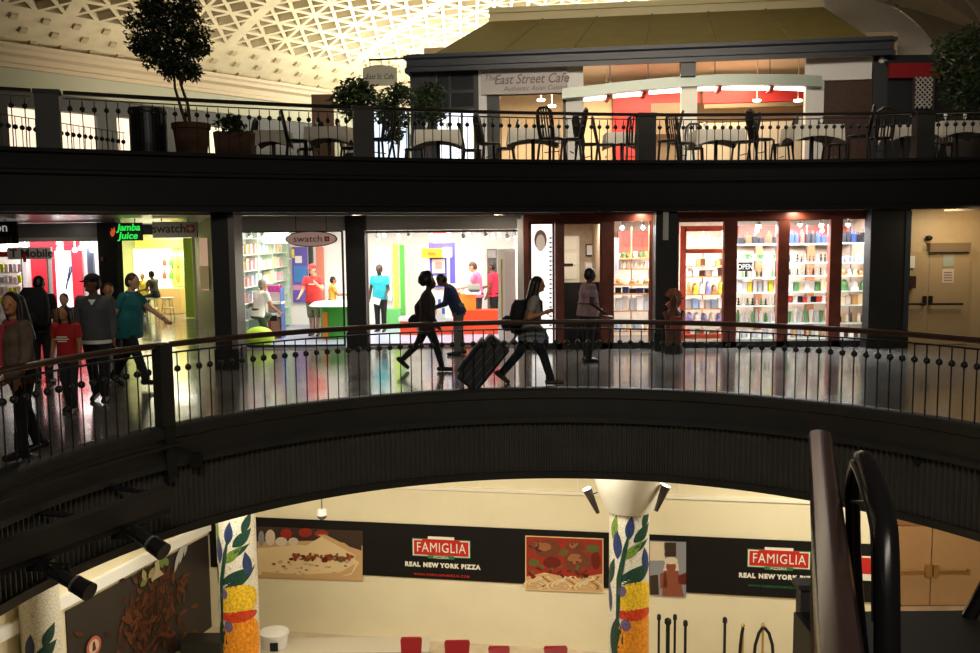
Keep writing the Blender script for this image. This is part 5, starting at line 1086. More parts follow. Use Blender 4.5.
def person(label, loc, H, rz, legs=((0, 0, 0), (0, 0, 0)), arms=((5, 8, 12), (5, 8, 12)), lean=2, head=(0, 0), skin='tan', hair=('short', 'black'), top=None, bottom=None, shoes=None, fat=1., spread=0., zoff=0., group=None, voxel=.011, extras=None):
    loc = Vector(loc); root = empty('person', loc, label, 'person', group, R(rz))
    T = Matrix.Rotation(R(-lean), 4, 'X'); h = H; S = Vector
    J = {}
    for s, nm, lg in ((-1, 'L', legs[0]), (1, 'R', legs[1])):
        hip, knee, fp = lg; d1 = S((s * math.sin(R(spread)), math.sin(R(hip)), -math.cos(R(hip)))).normalized(); sh = hip - knee; d2 = S((s * math.sin(R(spread)) * .6, math.sin(R(sh)), -math.cos(R(sh)))).normalized()
        p0 = S((s * .052 * h, 0, -.01 * h)); p1 = p0 + d1 * .238 * h; p2 = p1 + d2 * .237 * h
        fd = S((s * .12, math.cos(R(fp)), -math.sin(R(fp)))).normalized(); fu = S((0, math.sin(R(fp)), math.cos(R(fp))))
        J['leg' + nm] = (p0, p1, p2, p2 - fd * .032 * h - fu * .022 * h, p2 + fd * .095 * h - fu * .030 * h, fd, fu)
    low = min(min(J['leg' + n][3].z - .022 * h, J['leg' + n][4].z - .015 * h) for n in 'LR')
    up = S((0, 0, -low + zoff)); O = Matrix.Translation(up)
    for n in 'LR': J['leg' + n] = tuple(v + up for v in J['leg' + n][:5]) + J['leg' + n][5:]
    TM = O @ T
    def tp(x, y, z): return TM @ S((x * h, y * h, z * h))
    arm = {}
    for s, nm, a in ((-1, 'L', arms[0]), (1, 'R', arms[1])):
        fl, ab, el = a[:3]; inn = a[3] if len(a) > 3 else 0
        sh = tp(s * .105, -.004, .278)
        d1 = T.to_3x3() @ S((s * math.sin(R(ab)), math.sin(R(fl)) * math.cos(R(ab)), -math.cos(R(fl)) * math.cos(R(ab)))); a2 = fl + el
        d2 = T.to_3x3() @ S((s * math.sin(R(ab)) * .4 - s * math.sin(R(inn)), math.sin(R(a2)) * math.cos(R(inn)), -math.cos(R(a2)) * math.cos(R(inn)))); d2.normalize()
        e = sh + d1 * .172 * h; w = e + d2 * .145 * h; arm[nm] = (sh, e, w, d2, s)
    HM = Matrix.Translation(tp(0, .012, .335)) @ Matrix.Rotation(R(-lean * .4), 4, 'X') @ Matrix.Rotation(R(head[0]), 4, 'Z') @ Matrix.Rotation(R(-head[1]), 4, 'X'); HR3 = HM.to_3x3()
    def hp(x, y, z): return HM @ S((x * h, y * h, z * h))
    # --- body
    b = MB(); f = fat
    for z, rx, ry, yo in ((.015, .092 * f, .066 * f, -.006), (.10, .080 * f, .060 * f, .004 + .02 * (f - 1)), (.205, .096 * (f * .6 + .4), .064 * (f * .7 + .3), 0)): b.ell(tp(0, yo, z), (rx * h, ry * h, .095 * h), 16, 10, rot=T.to_3x3())
    b.cap(tp(-.085, -.004, .268), tp(.085, -.004, .268), .040 * h, .040 * h); b.cap(tp(0, -.004, .27), hp(0, .0, .02), .036 * h, .030 * h)
    b.ell(hp(0, .008, .078), (.046 * h, .056 * h, .064 * h), 16, 11, rot=HR3); b.ell(hp(0, .024, .040), (.034 * h, .036 * h, .036 * h), 14, 9, rot=HR3)
    b.cap(hp(0, .060, .078), hp(0, .070, .058), .006 * h, .010 * h, 8); b.ell(hp(0, .056, .030), (.016 * h, .012 * h, .012 * h), 10, 7, rot=HR3)
    for s in (-1, 1): b.ell(hp(s * .047, .0, .070), (.007 * h, .014 * h, .020 * h), 8, 6, rot=HR3)
    for nm in 'LR':
        sh, e, w, d2, s = arm[nm]; b.cap(sh, e, .031 * h, .024 * h); b.cap(e, w, .024 * h, .0165 * h)
        side = d2.cross(S((1, 0, 0)));  side = side.normalized() if side.length > .1 else S((0, 0, 1)); nrm = d2.cross(side).normalized() * s
        palm = w + d2 * .028 * h; M3 = Matrix((side, nrm, d2)).transposed(); b.ell(palm, (.022 * h, .013 * h, .032 * h), 10, 8, rot=M3)
        for q, ln in ((-1.5, .034), (-.5, .041), (.5, .038), (1.5, .030)):
            k0 = w + d2 * .045 * h + side * q * .0105 * h; k1 = k0 + (d2 * .9 - nrm * .35).normalized() * ln * .55 * h; k2 = k1 + (d2 * .55 - nrm * .8).normalized() * ln * .5 * h
            b.cap(k0, k1, .0058 * h, .0054 * h, 7); b.cap(k1, k2, .0054 * h, .0046 * h, 7)
        k0 = w + d2 * .016 * h + side * .018 * h; k1 = k0 + (d2 * .7 + side * .7).normalized() * .026 * h; b.cap(k0, k1, .0068 * h, .0058 * h, 7); b.cap(k1, k1 + (d2 * .9 - nrm * .3).normalized() * .02 * h, .0058 * h, .005 * h, 7)
        p0, p1, p2, hl, to, fd, fu = J['leg' + nm]; b.cap(p0, p1, .050 * f * h, .034 * h); b.cap(p1, p1 + (p2 - p1) * .35 + S((0, -.008 * h, 0)), .034 * h, .033 * h); b.cap(p1 + (p2 - p1) * .35, p2, .032 * h, .021 * h); b.cap(hl + fu * .006 * h, to + fu * .004 * h, .021 * h, .016 * h)
    remesh(b, 'body', SKIN[skin], root, voxel, 3)
    # --- face
    for s in (-1, 1): MB().ell(hp(s * .019, .059, .077), (.0055 * h, .004 * h, .0036 * h), 8, 6, rot=HR3).build('eye', EYEM, root, smooth=True)
    MB().ell(hp(0, .061, .045), (.014 * h, .005 * h, .0042 * h), 10, 6, rot=HR3).build('mouth', LIPM, root, smooth=True)
    # --- hair
    st, hc = hair; hb = MB()
    if st != 'bald':
        if st == 'afro':
            for k in range(26):
                a, c = k * 2.39996, 1 - 2 * (k + .5) / 26
                if c < -.55: continue
                r_ = math.sqrt(1 - c * c); hb.ell(hp(.062 * r_ * math.cos(a), -.018 + .058 * r_ * math.sin(a) * (1 if math.sin(a) < 0 else .5), .10 + .058 * c), .043 * h, 10, 7)
        else:
            hb.ell(hp(0, -.004, .092), (.0505 * h, .058 * h, .058 * h), 16, 10, rot=HR3); hb.ell(hp(0, -.020, .070), (.049 * h, .046 * h, .058 * h), 14, 9, rot=HR3)
            if st == 'long':
                for s in (-1, 0, 1): hb.cap(hp(s * .030, -.030, .09), TM @ S((s * .045 * h, -.062 * h, .20 * h)), .034 * h, .026 * h)
                for s in (-1, 1): hb.cap(hp(s * .043, .006, .085), TM @ S((s * .052 * h, .0 * h, .245 * h)), .016 * h, .018 * h)
            if st == 'ponytail': hb.cap(hp(0, -.055, .09), hp(0, -.085, .045), .022 * h, .026 * h); hb.cap(hp(0, -.085, .045), TM @ S((0, -.085 * h, .20 * h)), .026 * h, .014 * h)
            if st == 'bun': hb.ell(hp(0, -.062, .105), .026 * h, 12, 8)
        remesh(hb, 'hair', HAIRM[hc], root, .012, 2)
    if extras and 'cap' in extras:
        cb = MB(); cb.ell(hp(0, -.003, .108), (.0545 * h, .063 * h, .046 * h), 18, 10, rot=HR3); cb.ell(hp(0, .062, .100), (.040 * h, .042 * h, .007 * h), 14, 6, rot=HR3); cb.build('cap', extras['cap'], root, smooth=True)
    # --- clothes
    g = .010 * h
    if top:
        kind, tm, hem = top[:3]; c = MB(); ww = f * .6 + .4; bulk = top[3] if len(top) > 3 else 1.
        loft(c, TM, [(z * h, rx * h * bulk + g, ry * h * bulk + g, yo * h) for z, rx, ry, yo in sorted([(hem, .096 * f, .070 * f, -.004), (hem + .03, .094 * f, .070 * f, -.002), (.10, .083 * f, .064 * f, .004), (.16, .088 * ww, .064 * ww, .002), (.215, .096 * ww, .066 * ww, 0), (.262, .098 * ww, .056, -.003), (.292, .060, .042, -.004), (.302, .040, .036, -.003)])])
        c.cap(tp(-.086, -.004, .266), tp(.086, -.004, .266), .046 * h, .046 * h); c.cyl(tp(0, -.004, .27), tp(0, 0, .322), .05 * h, .040 * h, 14)
        for nm in 'LR':
            sh, e, w, d2, s = arm[nm]; c.ell(sh, .040 * h, 12, 8)
            if kind in ('tee', 'polo'): c.cyl(sh, sh + (e - sh) * .62, .040 * h, .037 * h, 14)
            elif kind == 'long': c.cyl(sh, e, .040 * h, .034 * h, 14); c.ell(e, .034 * h, 12, 8); c.cyl(e, e + (w - e) * .96, .034 * h, .024 * h, 14)
        o = remesh(c, {'tee': 'tee_shirt', 'polo': 'polo_shirt', 'long': 'sweater', 'vest': 'vest'}[kind] if not (extras and 'topname' in extras) else extras['topname'], tm, root, .012, 3)
    if bottom:
        kind, bmt = bottom; c = MB()
        loft(c, O, [(z * h, rx * h + g * .8, ry * h + g * .8, yo * h) for z, rx, ry, yo in ((-.055, .094 * f, .068 * f, -.008), (0, .096 * f, .070 * f, -.008), (.05, .086 * f, .064 * f, 0), (.085, .080 * f, .060 * f, .002))])
        for nm in 'LR':
            p0, p1, p2, hl, to, fd, fu = J['leg' + nm]
            if kind == 'skirt': c.cyl(p0 + S((0, 0, .02 * h)), p1, .062 * f * h, .060 * h, 14)
            elif kind == 'shorts': c.cyl(p0, p1 + (p2 - p1) * .08, .060 * f * h, .050 * h, 14)
            else: c.cap(p0, p1, .057 * f * h, .041 * h, 14); k = 1.0 if kind == 'trousers' else .95; c.cyl(p1, p1 + (p2 - p1) * k, .041 * h, (.036 if kind == 'trousers' else .027) * h, 14)
        remesh(c, {'skirt': 'skirt', 'shorts': 'shorts', 'trousers': 'trousers', 'leggings': 'leggings'}[kind], bmt, root, .012, 3)
    if shoes:
        for nm in 'LR':
            p0, p1, p2, hl, to, fd, fu = J['leg' + nm]; c = MB(); c.cap(hl + fu * .006 * h, to + fu * .003 * h, .0262 * h, .021 * h, 12)
            if extras and 'boots' in extras: c.cyl(p2, p1 + (p2 - p1) * .45, .028 * h, .036 * h, 12)
            else: c.cap(hl + fu * .01 * h, p2 + fu * .012 * h, .026 * h, .026 * h, 12)
            c.build('shoe', shoes, root, smooth=True)
    info = {'root': root, 'T': TM, 'arm': arm, 'tp': tp, 'hp': hp, 'leg': J}
    return info
def wpos(info, p): return Matrix.Translation(info['root'].location) @ Matrix.Rotation(info['root'].rotation_euler.z, 4, 'Z') @ Vector(p)
def feet(px, py, z=0.): return PZ(px, py, z)
def hgt(px, head, loc, k=1.): return P(px, head, loc.y).z / k
BLKS, BRNS = mat('shoe_black', (.012, .012, .012), .4), mat('shoe_brown', (.06, .035, .02), .5)
BLKT, CHAR = cloth('trouser_black', '16161A'), cloth('trouser_charcoal', '2A2A2E')
STRIDE = ((24, 4, -6), (-16, 18, 34))
def stride(a, b=None): return ((a, 6, -4), (-(b or a) * .8, 20, 36))

# --- the group at the left
l = feet(26, 457); i = person('woman with long dark hair, brown patterned top and red scarf at the left edge', l, hgt(20, 294, l), 140, legs=((8, 4, 0), (-8, 10, 12)), arms=((5, 6, 20), (2, 8, 12)), head=(40, 5), skin='tan', hair=('long', 'black'), top=('long', cloth('brown_knit', '5A4A3E', .4), -.07), bottom=('trousers', BLKT), shoes=BLKS, fat=1.15, group='walkers by the left railing')
m = MB(); tp = i['tp']
m.tube([tp(-.05, .02, .295), tp(0, .055, .285), tp(.05, .02, .297), tp(.0, -.05, .305), tp(-.05, .02, .297)], .028, 8); m.tube([tp(.02, .065, .285), tp(.03, .088, .2), tp(.035, .09, .12), tp(.035, .09, .04)], .030, 8)
m.build('scarf', cloth('scarf_red', '9A3038'), i['root'], smooth=True)
l = feet(44, 384); i = person('man in black seen from behind with a big black backpack, before the red wall panel', l, hgt(38, 277, l), 8, skin='brown', hair=('short', 'black'), top=('tee', cloth('tee_black', '121214'), -.05), bottom=('trousers', BLKT), shoes=BLKS, group='walkers by the left railing')
def backpack(i, label, s=1., mt=None, dz=0.):
    T_ = Matrix.Translation(i['root'].location) @ Matrix.Rotation(i['root'].rotation_euler.z, 4, 'Z'); tp = i['tp']; mt = mt or cloth('backpack_black', '101012')
    root = empty('backpack', T_ @ tp(0, -.15 * s, .0), label, 'backpack'); m = MB()
    M = T_ @ i['T']; h = 1.65
    vs = []
    def bp(x, y, z): return M @ Vector((x * h, y * h, (z + (dz if y < -.1 else 0)) * h))
    mb = MB(); n = 16; rings = [(.0, .07, .03), (.03, .095, .05), (.14, .10, .06), (.22, .09, .052), (.27, .06, .03)]
    vs = []
    for z, rx, ry in rings: vs += [bp(rx * s * math.copysign(abs(math.cos(2 * math.pi * k / n)) ** .6, math.cos(2 * math.pi * k / n)), -.135 - (s - 1) * .05 + ry * s * math.copysign(abs(math.sin(2 * math.pi * k / n)) ** .6, math.sin(2 * math.pi * k / n)), z * s + .02) for k in range(n)]
    fs = [(j * n + k, j * n + (k + 1) % n, (j + 1) * n + (k + 1) % n, (j + 1) * n + k) for j in range(len(rings) - 1) for k in range(n)] + [tuple(reversed(range(n))), tuple((len(rings) - 1) * n + k for k in range(n))]
    mb.add(vs, fs); W(mb.build('main_compartment', mt, smooth=True), root)
    W(MB().ell(bp(0, -.195 * s, .10), (.10, .10, .12), 14, 9).build('front_pocket', mt, smooth=True), root)
    for sx in (-1, 1): W(MB().tube([bp(sx * .06, -.08, .27), bp(sx * .075, -.02, .318), bp(sx * .075, .06, .27), bp(sx * .09, .074, .18), bp(sx * .11, .0, .10), bp(sx * .07, -.09, .06)], .018, 6).build('strap', mt, smooth=True), root)
    return root
backpack(i, 'big black backpack on the man seen from behind at the left', 1.35)
l = feet(71, 412); i = person('girl in a red printed tee shirt walking in front of the man with the cap', l, hgt(65, 307, l), 176, legs=((6, 3, 0), (-6, 8, 10)), arms=((4, 8, 10), (4, 8, 10)), skin='tan', hair=('long', 'black'), top=('tee', cloth('tee_red', 'A81E22'), -.06), bottom=('trousers', CHAR), shoes=BLKS, group='walkers by the left railing')
tp = i['tp']; m = MB()
for z, w_ in ((.185, .05), (.165, .065), (.145, .045)): m.prism([tp(-w_, .078, z), tp(w_, .078, z), tp(w_, .078, z + .011), tp(-w_, .078, z + .011)], (0, .004, 0))
m.build('shirt_print', SIGNWHITE, i['root'])
l = feet(69, 377); person('boy partly hidden behind the girl in red', l, hgt(64, 294, l), 185, skin='fair', hair=('short', 'brown'), top=('tee', cloth('tee_grey', '6E6A66'), -.05), bottom=('trousers', CHAR), shoes=BLKS, group='walkers by the left railing')
l = feet(100, 402); i = person('man in a grey sweater and black cap between the girl and the woman in teal', l, hgt(96, 276, l), 190, legs=((8, 4, 0), (-8, 12, 14)), arms=((6, 9, 14), (-4, 9, 10)), head=(-45, 4), skin='brown', hair=('short', 'black'), top=('long', cloth('sweater_grey', '4A4C50'), -.035, 1.06), bottom=('trousers', BLKT), shoes=BLKS, fat=1.12, extras={'cap': cloth('cap_black', '0E0E10')}, group='walkers by the left railing')
m = MB(); loft(m, i['T'], [(-.062 * 1.75, .105 * 1.12 * 1.75, .079 * 1.12 * 1.75, -.004), (-.02 * 1.75, .105 * 1.12 * 1.75, .079 * 1.12 * 1.75, -.004)]); m.build('undershirt', WHITE, i['root'], smooth=True)
m = MB(); tp = i['tp']; m.prism([tp(-.028, .070, .288), tp(.028, .070, .288), tp(0, .082, .245)], (0, .012, 0)); m.build('neck_opening', WHITE, i['root'])
l = feet(113, 382); person('woman in red raising a hand to her face behind the man with the cap', l, hgt(109, 284, l), 200, arms=((5, 8, 10), (55, 12, 115, 15)), skin='tan', hair=('short', 'brown'), top=('tee', cloth('top_dull_red', '8A2E30'), -.05), bottom=('trousers', CHAR), shoes=BLKS, group='walkers by the left railing')
l = feet(132, 387); i = person('woman in a teal tunic striding right with one arm out, near the square railing post', l, hgt(131, 275, l, .985), -100, legs=((-17, 16, 30), (24, 5, -6)), arms=((46, 12, 12), (-20, 10, 8)), lean=5, head=(0, 6), skin='fair', hair=('short', 'brown'), top=('tee', cloth('tunic_teal', '15666A'), -.085, 1.05), bottom=('trousers', BLKT), shoes=BLKS, fat=1.36, group='walkers by the left railing')
sh, e, w, d2, s = i['arm']['L']; MB().cyl(w - d2 * .022, w + d2 * .004, .033, n=12).build('wristwatch', GREYM, i['root'])
# --- walkers in the middle
l = feet(428, 371); i = person('woman with a big round afro walking right in dark clothes and ankle boots', l, hgt(424, 274, l, 1.0), -88, legs=((-24, 22, 40), (22, 8, -4)), arms=((-38, 10, 40), (6, 6, 30)), lean=2, skin='dark', hair=('afro', 'black'), top=('long', cloth('jacket_dark_plum', '2A1C1E', .2), -.12, 1.1), bottom=('leggings', BLKT), shoes=BLKS, extras={'boots': 1, 'topname': 'jacket'}, group='walkers past the watch shop')
sh, e, w, d2, s = i['arm']['L']; q = wpos(i, w + d2 * .09); tag(MB().box(q, (.03, .09, .15), rz=.3).build('smartphone', mat('phone_pale', (.6, .62, .7), .3)), 'pale smartphone in the raised hand of the woman with the afro', 'phone')
tp = i['tp']; q0, q1 = wpos(i, tp(-.13, -.13, .0)), None
root = empty('shoulder_bag', wpos(i, tp(-.14, -.08, -.05)), 'small black shoulder bag behind the hip of the woman with the afro', 'bag'); BG = cloth('bag_black', '141212')
W(MB().ell(wpos(i, tp(-.15, -.10, .0)), (.17, .07, .12), 14, 9).build('bag_body', BG, smooth=True), root); W(MB().tube([wpos(i, tp(-.145, -.13, .05)), wpos(i, tp(-.10, -.055, .22)), wpos(i, tp(-.07, .0, .315)), wpos(i, tp(-.10, .065, .22)), wpos(i, tp(-.145, -.03, .05))], .012, 6).build('strap', BG, smooth=True), root)
l = feet(459, 355); i = person('man in a navy jacket bending over the phone in his hands, before the sales counter', l, 1.62, 84, legs=((4, 3, 0), (-2, 3, 0)), arms=((32, 6, 62, 12), (32, 6, 62, 12)), lean=24, head=(0, 30), skin='brown', hair=('short', 'black'), top=('long', cloth('jacket_navy', '1C3054'), -.05, 1.08), bottom=('trousers', cloth('trouser_grey', '6A6460')), shoes=BLKS, extras={'topname': 'jacket'}, group='walkers past the watch shop')
sh, e, w, d2, s = i['arm']['L']; sh2, e2, w2, d22, s2 = i['arm']['R']; q = wpos(i, (w + w2) / 2 + d2 * .11); tag(MB().box(q, (.12, .08, .02), ry=.4).build('smartphone', BLACK), 'dark smartphone held by the man in the navy jacket', 'phone')
l = feet(531, 384.5); i = person('woman with long dark hair and a backpack striding right and pulling a suitcase', l, hgt(531, 275, l, .985), -88, legs=((-27, 14, 36), (27, 10, -6)), arms=((-20, 12, 6), (-12, 8, 128)), lean=7, head=(0, 2), skin='tan', hair=('long', 'black'), top=('tee', cloth('tee_grey_white', '8E8A84'), -.02), bottom=('trousers', cloth('denim_dark', '20242E')), shoes=BRNS, fat=1.08, group='walkers past the watch shop')
backpack(i, 'black backpack on the woman pulling the suitcase', 1.12, None, -.065)
m = MB(); loft(m, i['T'], [(z * 1.65, rx * 1.65, ry * 1.65, yo * 1.65) for z, rx, ry, yo in ((-.10, .13, .145, .035), (-.05, .13, .14, .035), (.02, .12, .11, .02), (.055, .10, .08, .005))]); m.build('tied_jacket', cloth('jacket_pale_grey', '7A8288', .2), i['root'], smooth=True)
SUITL = wpos(i, i['arm']['L'][2] + i['arm']['L'][3] * .07)
# suitcase
c0 = PZ(478, 388, 0); Y = c0.y; bc, tcn = P(476, 384, Y), P(496, 344, Y)
lo, hi = P(470, 381, Y), P(499, 345, Y); ax = (hi - lo).normalized(); pr = Vector((-ax.z, 0, ax.x))
root = empty('suitcase', Vector((lo.x, Y, 0)), 'black wheeled suitcase tilted behind the walking woman', 'suitcase'); SU = mat('suitcase_black_cloth', (.02, .02, .022), .6, var=.3)
th = .38; ctr = P(483, 362.5, Y); L = (hi - lo).length + .12
def sp(a, b, y): return ctr + ax * a + pr * b + Vector((0, y, 0))
def sbox(a0, a1, b0, b1, y0, y1):
    m = MB(); vs = [sp(a, b, y) for y in (y0, y1) for a, b in ((a0, b0), (a1, b0), (a1, b1), (a0, b1))]; m.add(vs, [(3, 2, 1, 0), (4, 5, 6, 7), (0, 1, 5, 4), (1, 2, 6, 5), (2, 3, 7, 6), (3, 0, 4, 7)]); return m
o = W(sbox(-L / 2, L / 2, -th / 2, th / 2, -.21, .21).build('shell', SU), root); bv = o.modifiers.new('b', 'BEVEL'); bv.width = .04; bv.segments = 3
o = W(sbox(-L / 2 + .08, L / 2 - .12, th / 2, th / 2 + .06, -.17, .17).build('front_pocket', SU), root); bv = o.modifiers.new('b', 'BEVEL'); bv.width = .03; bv.segments = 2
for k in (-.12, .02, .14): W(sbox(-L / 2 + .05, L / 2 - .05, -th / 2 + .15 + k * .8, -th / 2 + .16 + k * .8, -.216, -.21).build('trim_line', mat('suitcase_trim', (.10, .10, .11), .4)), root)
for y in (-.15, .15): W(MB().cyl(sp(-L / 2 - .02, -.10, y - .02), sp(-L / 2 - .02, -.10, y + .02), .055, n=14).build('wheel', BLACK), root)
hp_ = sp(L / 2, -th / 2 + .06, 0); W(MB().tube([hp_ + Vector((0, -.08, 0)), SUITL + Vector((0, -.08, -.02)), SUITL + Vector((0, -.06, .01)), SUITL + Vector((0, .06, .01)), SUITL + Vector((0, .08, -.02)), hp_ + Vector((0, .08, 0))], .012, 6).build('telescopic_handle', GREYM), root)
l = feet(588, 362); i = person('woman in a pink striped top waiting at the black half door with a paper', l, hgt(588, 269, l), -70, legs=((2, 2, 0), (-1, 2, 0)), arms=((0, 8, 60, 5), (-8, 12, 62)), lean=1, skin='dark', hair=('short', 'black'), top=('tee', cloth('top_pink_white', '9A7E80', .35), -.03, 1.05), bottom=('trousers', BLKT), shoes=BLKS, fat=1.42, group='walkers past the watch shop')
tp = i['tp']; m = MB()
for z in (.03, .10): loft(m, i['T'], [(z * 1.62, .143 * 1.62, .112 * 1.62, 0), ((z + .016) * 1.62, .143 * 1.62, .112 * 1.62, 0)])
m.build('shirt_stripes', cloth('stripe_rose', '7A3A44'), i['root'], smooth=True)
sh, e, w, d2, s = i['arm']['R']; q = wpos(i, w + d2 * .13); tag(MB().box(q, (.16, .14, .006), ry=.15).build('paper_sheet', SIGNWHITE), 'white paper held by the woman at the half door', 'paper')

# --- people inside the shops
V2 = .014
l = Vector(feet(254, 343)); l.y = 19.45; l.x = P(258, 320, 19.45).x; person('person in a white shirt kneeling beside the blue framed stand', (l.x, l.y, 0), 1.62, -35, legs=((85, 125, 60), (20, 100, 60)), arms=((30, 10, 40), (30, 10, 40)), lean=14, skin='tan', hair=('short', 'grey'), top=('tee', cloth('shirt_white', 'E6E2DE', .04), -.04, 1.08), bottom=('trousers', cloth('trouser_green_dark', '38482E')), shoes=BLKS, voxel=V2, group='people in the watch shop')
l = feet(315, 336); i = person('man in a red tee shirt, red cap and patterned shorts inside the watch shop', l, hgt(315, 267, l, .97), 176, legs=((4, 3, 0), (-3, 4, 0)), arms=((34, 14, 98, 30), (20, 12, 40)), head=(-20, 4), skin='fair', hair=('short', 'brown'), top=('tee', cloth('tee_bright_red', 'D83A3A'), -.06, 1.08), bottom=('shorts', cloth('shorts_camo', '7E7A5E', .55)), shoes=BRNS, fat=1.12, voxel=V2, extras={'cap': cloth('cap_red', 'D03036')}, group='people in the watch shop')
tp = i['tp']; MB().prism([tp(-.045, .086, .20), tp(.045, .086, .20), tp(.045, .086, .215), tp(-.045, .086, .215)], (0, .006, 0)).build('shirt_print', SIGNWHITE, i['root'])
l = Vector(feet(333, 328)); person('person in an orange-yellow shirt behind the green oval counter', l, hgt(331, 277, l, 1.0), -70, arms=((30, 8, 60), (30, 8, 60)), skin='tan', hair=('short', 'black'), top=('tee', cloth('tee_amber', 'E0A848'), -.05), bottom=('trousers', CHAR), shoes=BLKS, voxel=V2, group='people in the watch shop')
l = feet(381, 332); i = person('man in a teal polo shirt and black trousers standing at the watch shop window', l, hgt(381, 265, l), 172, legs=((2, 2, 0), (-2, 2, 0)), arms=((8, 10, 50, 10), (4, 12, 14)), skin='dark', hair=('short', 'black'), top=('polo', cloth('polo_turquoise', '2AA6BA'), -.04, 1.06), bottom=('trousers', BLKT), shoes=BLKS, fat=1.1, voxel=V2, group='people in the watch shop')
sh, e, w, d2, s = i['arm']['R']
q = P(376, 301, l.y - .3); tag(MB().box(q, (.20, .01, .15), ry=.3).build('paper_sheet', SIGNWHITE), 'white papers held low by the man in the teal polo shirt', 'paper')
l = feet(478, 333); l.y = max(l.y, 21.75); person('clerk in a bright pink shirt looking down behind the cash register', l, hgt(476, 264, l, .97), 78, arms=((30, 8, 55), (28, 8, 55)), lean=5, head=(0, 22), skin='fair', hair=('short', 'brown'), top=('tee', cloth('tee_hot_pink', 'F06A96', .05), -.05, 1.05), bottom=('trousers', CHAR), shoes=BLKS, voxel=V2, group='people in the watch shop')
l = feet(493, 336); l.y = 22.3; l.x = P(494, 300, 22.3).x; person('clerk in a red polo and black trousers standing near the glass door', l, 1.62, 70, arms=((4, 8, 20), (20, 8, 60)), skin='brown', hair=('short', 'black'), top=('polo', cloth('polo_crimson', 'D82A4A', .05), -.05, 1.05), bottom=('trousers', BLKT), shoes=BLKS, voxel=V2, group='people in the watch shop')
l = feet(145, 318); l.y = 26.9; l.x = P(144, 300, 26.9).x; person('person in a yellow shirt standing in the juice bar', l, hgt(141, 274, l), 170, skin='tan', hair=('short', 'brown'), top=('tee', cloth('tee_yellow', 'D8C040', .05), -.05, 1.05), bottom=('trousers', CHAR), shoes=BLKS, voxel=V2, group='people in the juice bar')
l = STOOL.copy(); i = person('person in a black and white top sitting on a bar stool in the juice bar', (l.x + .1, l.y, 0), 1.5, 70, legs=((80, 70, 10), (76, 66, 10)), arms=((30, 8, 60), (30, 8, 60)), lean=10, skin='brown', hair=('short', 'black'), top=('tee', cloth('top_black_white', '4A4440', .8), -.03), bottom=('trousers', BLKT), shoes=BLKS, voxel=V2, zoff=.13, group='people in the juice bar')

# ================================================================ UPPER LEVEL: cafe, terrace tables, plants
def fy(px): return 26.8 - 1.8 * (px - 410) / 480
FP = lambda px, y, d=0.: P(px, y, fy(px) + d)
FA, FB = FP(410, 60), FP(890, 60); FRZ = math.atan2(FB.y - FA.y, FB.x - FA.x); FD = Vector((math.cos(FRZ), math.sin(FRZ), 0)); FN = Vector((FD.y, -FD.x, 0)); FZ = 3.67
def fpan(mb, x0, y0, x1, y1, d0, d1, mi=0):
    """upright panel on the cafe front between two pixel corners; d0..d1 metres behind the facade"""
    a, b = FP(x0, (y0 + y1) / 2, d0), FP(x1, (y0 + y1) / 2, d0); zt, zb = FP((x0 + x1) / 2, y0, d0).z, FP((x0 + x1) / 2, y1, d0).z; zb = max(zb, FZ + .01)
    a.z = b.z = zb; mb.prism([a, b, b + Vector((0, 0, zt - zb)), a + Vector((0, 0, zt - zb))], -FN * (d1 - d0), mi); return mb
root = empty('cafe_pavilion', FP(650, 150), 'street cafe pavilion with olive hipped roof and dark blue-grey eaves on the terrace', 'building')
EAVE, OLIVE = mat('eave_blue_grey', (.030, .034, .044), .4), mat('olive_roof', (.25, .20, .06), .55, var=.08, scale=2)
E0, E1 = FP(408, 64, -.5), FP(892, 46, -.5); ze = (E0.z + E1.z) / 2; E0.z = E1.z = ze
m = MB(); prof = [(.0, -.24), (.10, -.24), (.10, -.12), (.05, -.08), (.05, .10), (.14, .14), (.14, .24), (.0, .24)]
m.sweep([E0, E1], prof); W(m.build('eave_beam', EAVE), root)
m = MB(); m.sweep([E0 - FN * 7, E0], prof); m.sweep([E1, E1 - FN * 7], prof); W(m.build('side_eave', EAVE), root)
r0_, r1_ = E0 + Vector((0, 0, .22)) + FD * .7, E1 + Vector((0, 0, .22)) - FD * .55
t0, t1 = P(491, 20, 29.6), P(822, 6.5, 28.2); t0.z = t1.z = (t0.z + t1.z) / 2
bk = -FN * 9; tb = -FN * 3.0
m = MB(); m.add([r0_, r1_, t1, t0, r0_ + bk, r1_ + bk, t1 + tb, t0 + tb], [(0, 1, 2, 3), (4, 0, 3, 7), (1, 5, 6, 2), (5, 4, 7, 6), (3, 2, 6, 7)])
W(m.build('roof', OLIVE), root)
m = MB()
for k in range(1, 6):
    a, b = r0_ + (r1_ - r0_) * (k / 6), t0 + (t1 - t0) * (k / 6); m.cyl(a + Vector((0, 0, .01)), b + Vector((0, 0, .01)), .03, n=6)
W(m.build('roof_seams', OLIVE), root)
cpz = .34; m = MB(); q = [t0 - FD * .05 + FN * .12, t1 + FD * .05 + FN * .12, t1 + FD * .05 + tb, t0 - FD * .05 + tb]
m.prism([p + Vector((0, 0, -.1)) for p in q], (0, 0, .14)); m.prism([p - FN * .12 + Vector((0, 0, .04)) for p in q], (0, 0, .16)); m.prism([p + FN * .02 + Vector((0, 0, .20)) for p in q], (0, 0, .16))
W(m.build('roof_coping', mat('coping_cream', (.74, .66, .42), .6)), root)
for a_ in ((411, 72, 430, 190), (872, 54, 890, 190)): W(fpan(MB(), *a_, 0, .4).build('corner_post', mat('post_blue_grey', (.026, .028, .034), .45)), root)
W(fpan(MB(), 681, 46, 696, 76, -.5, .1).build('centre_post', EAVE), root)
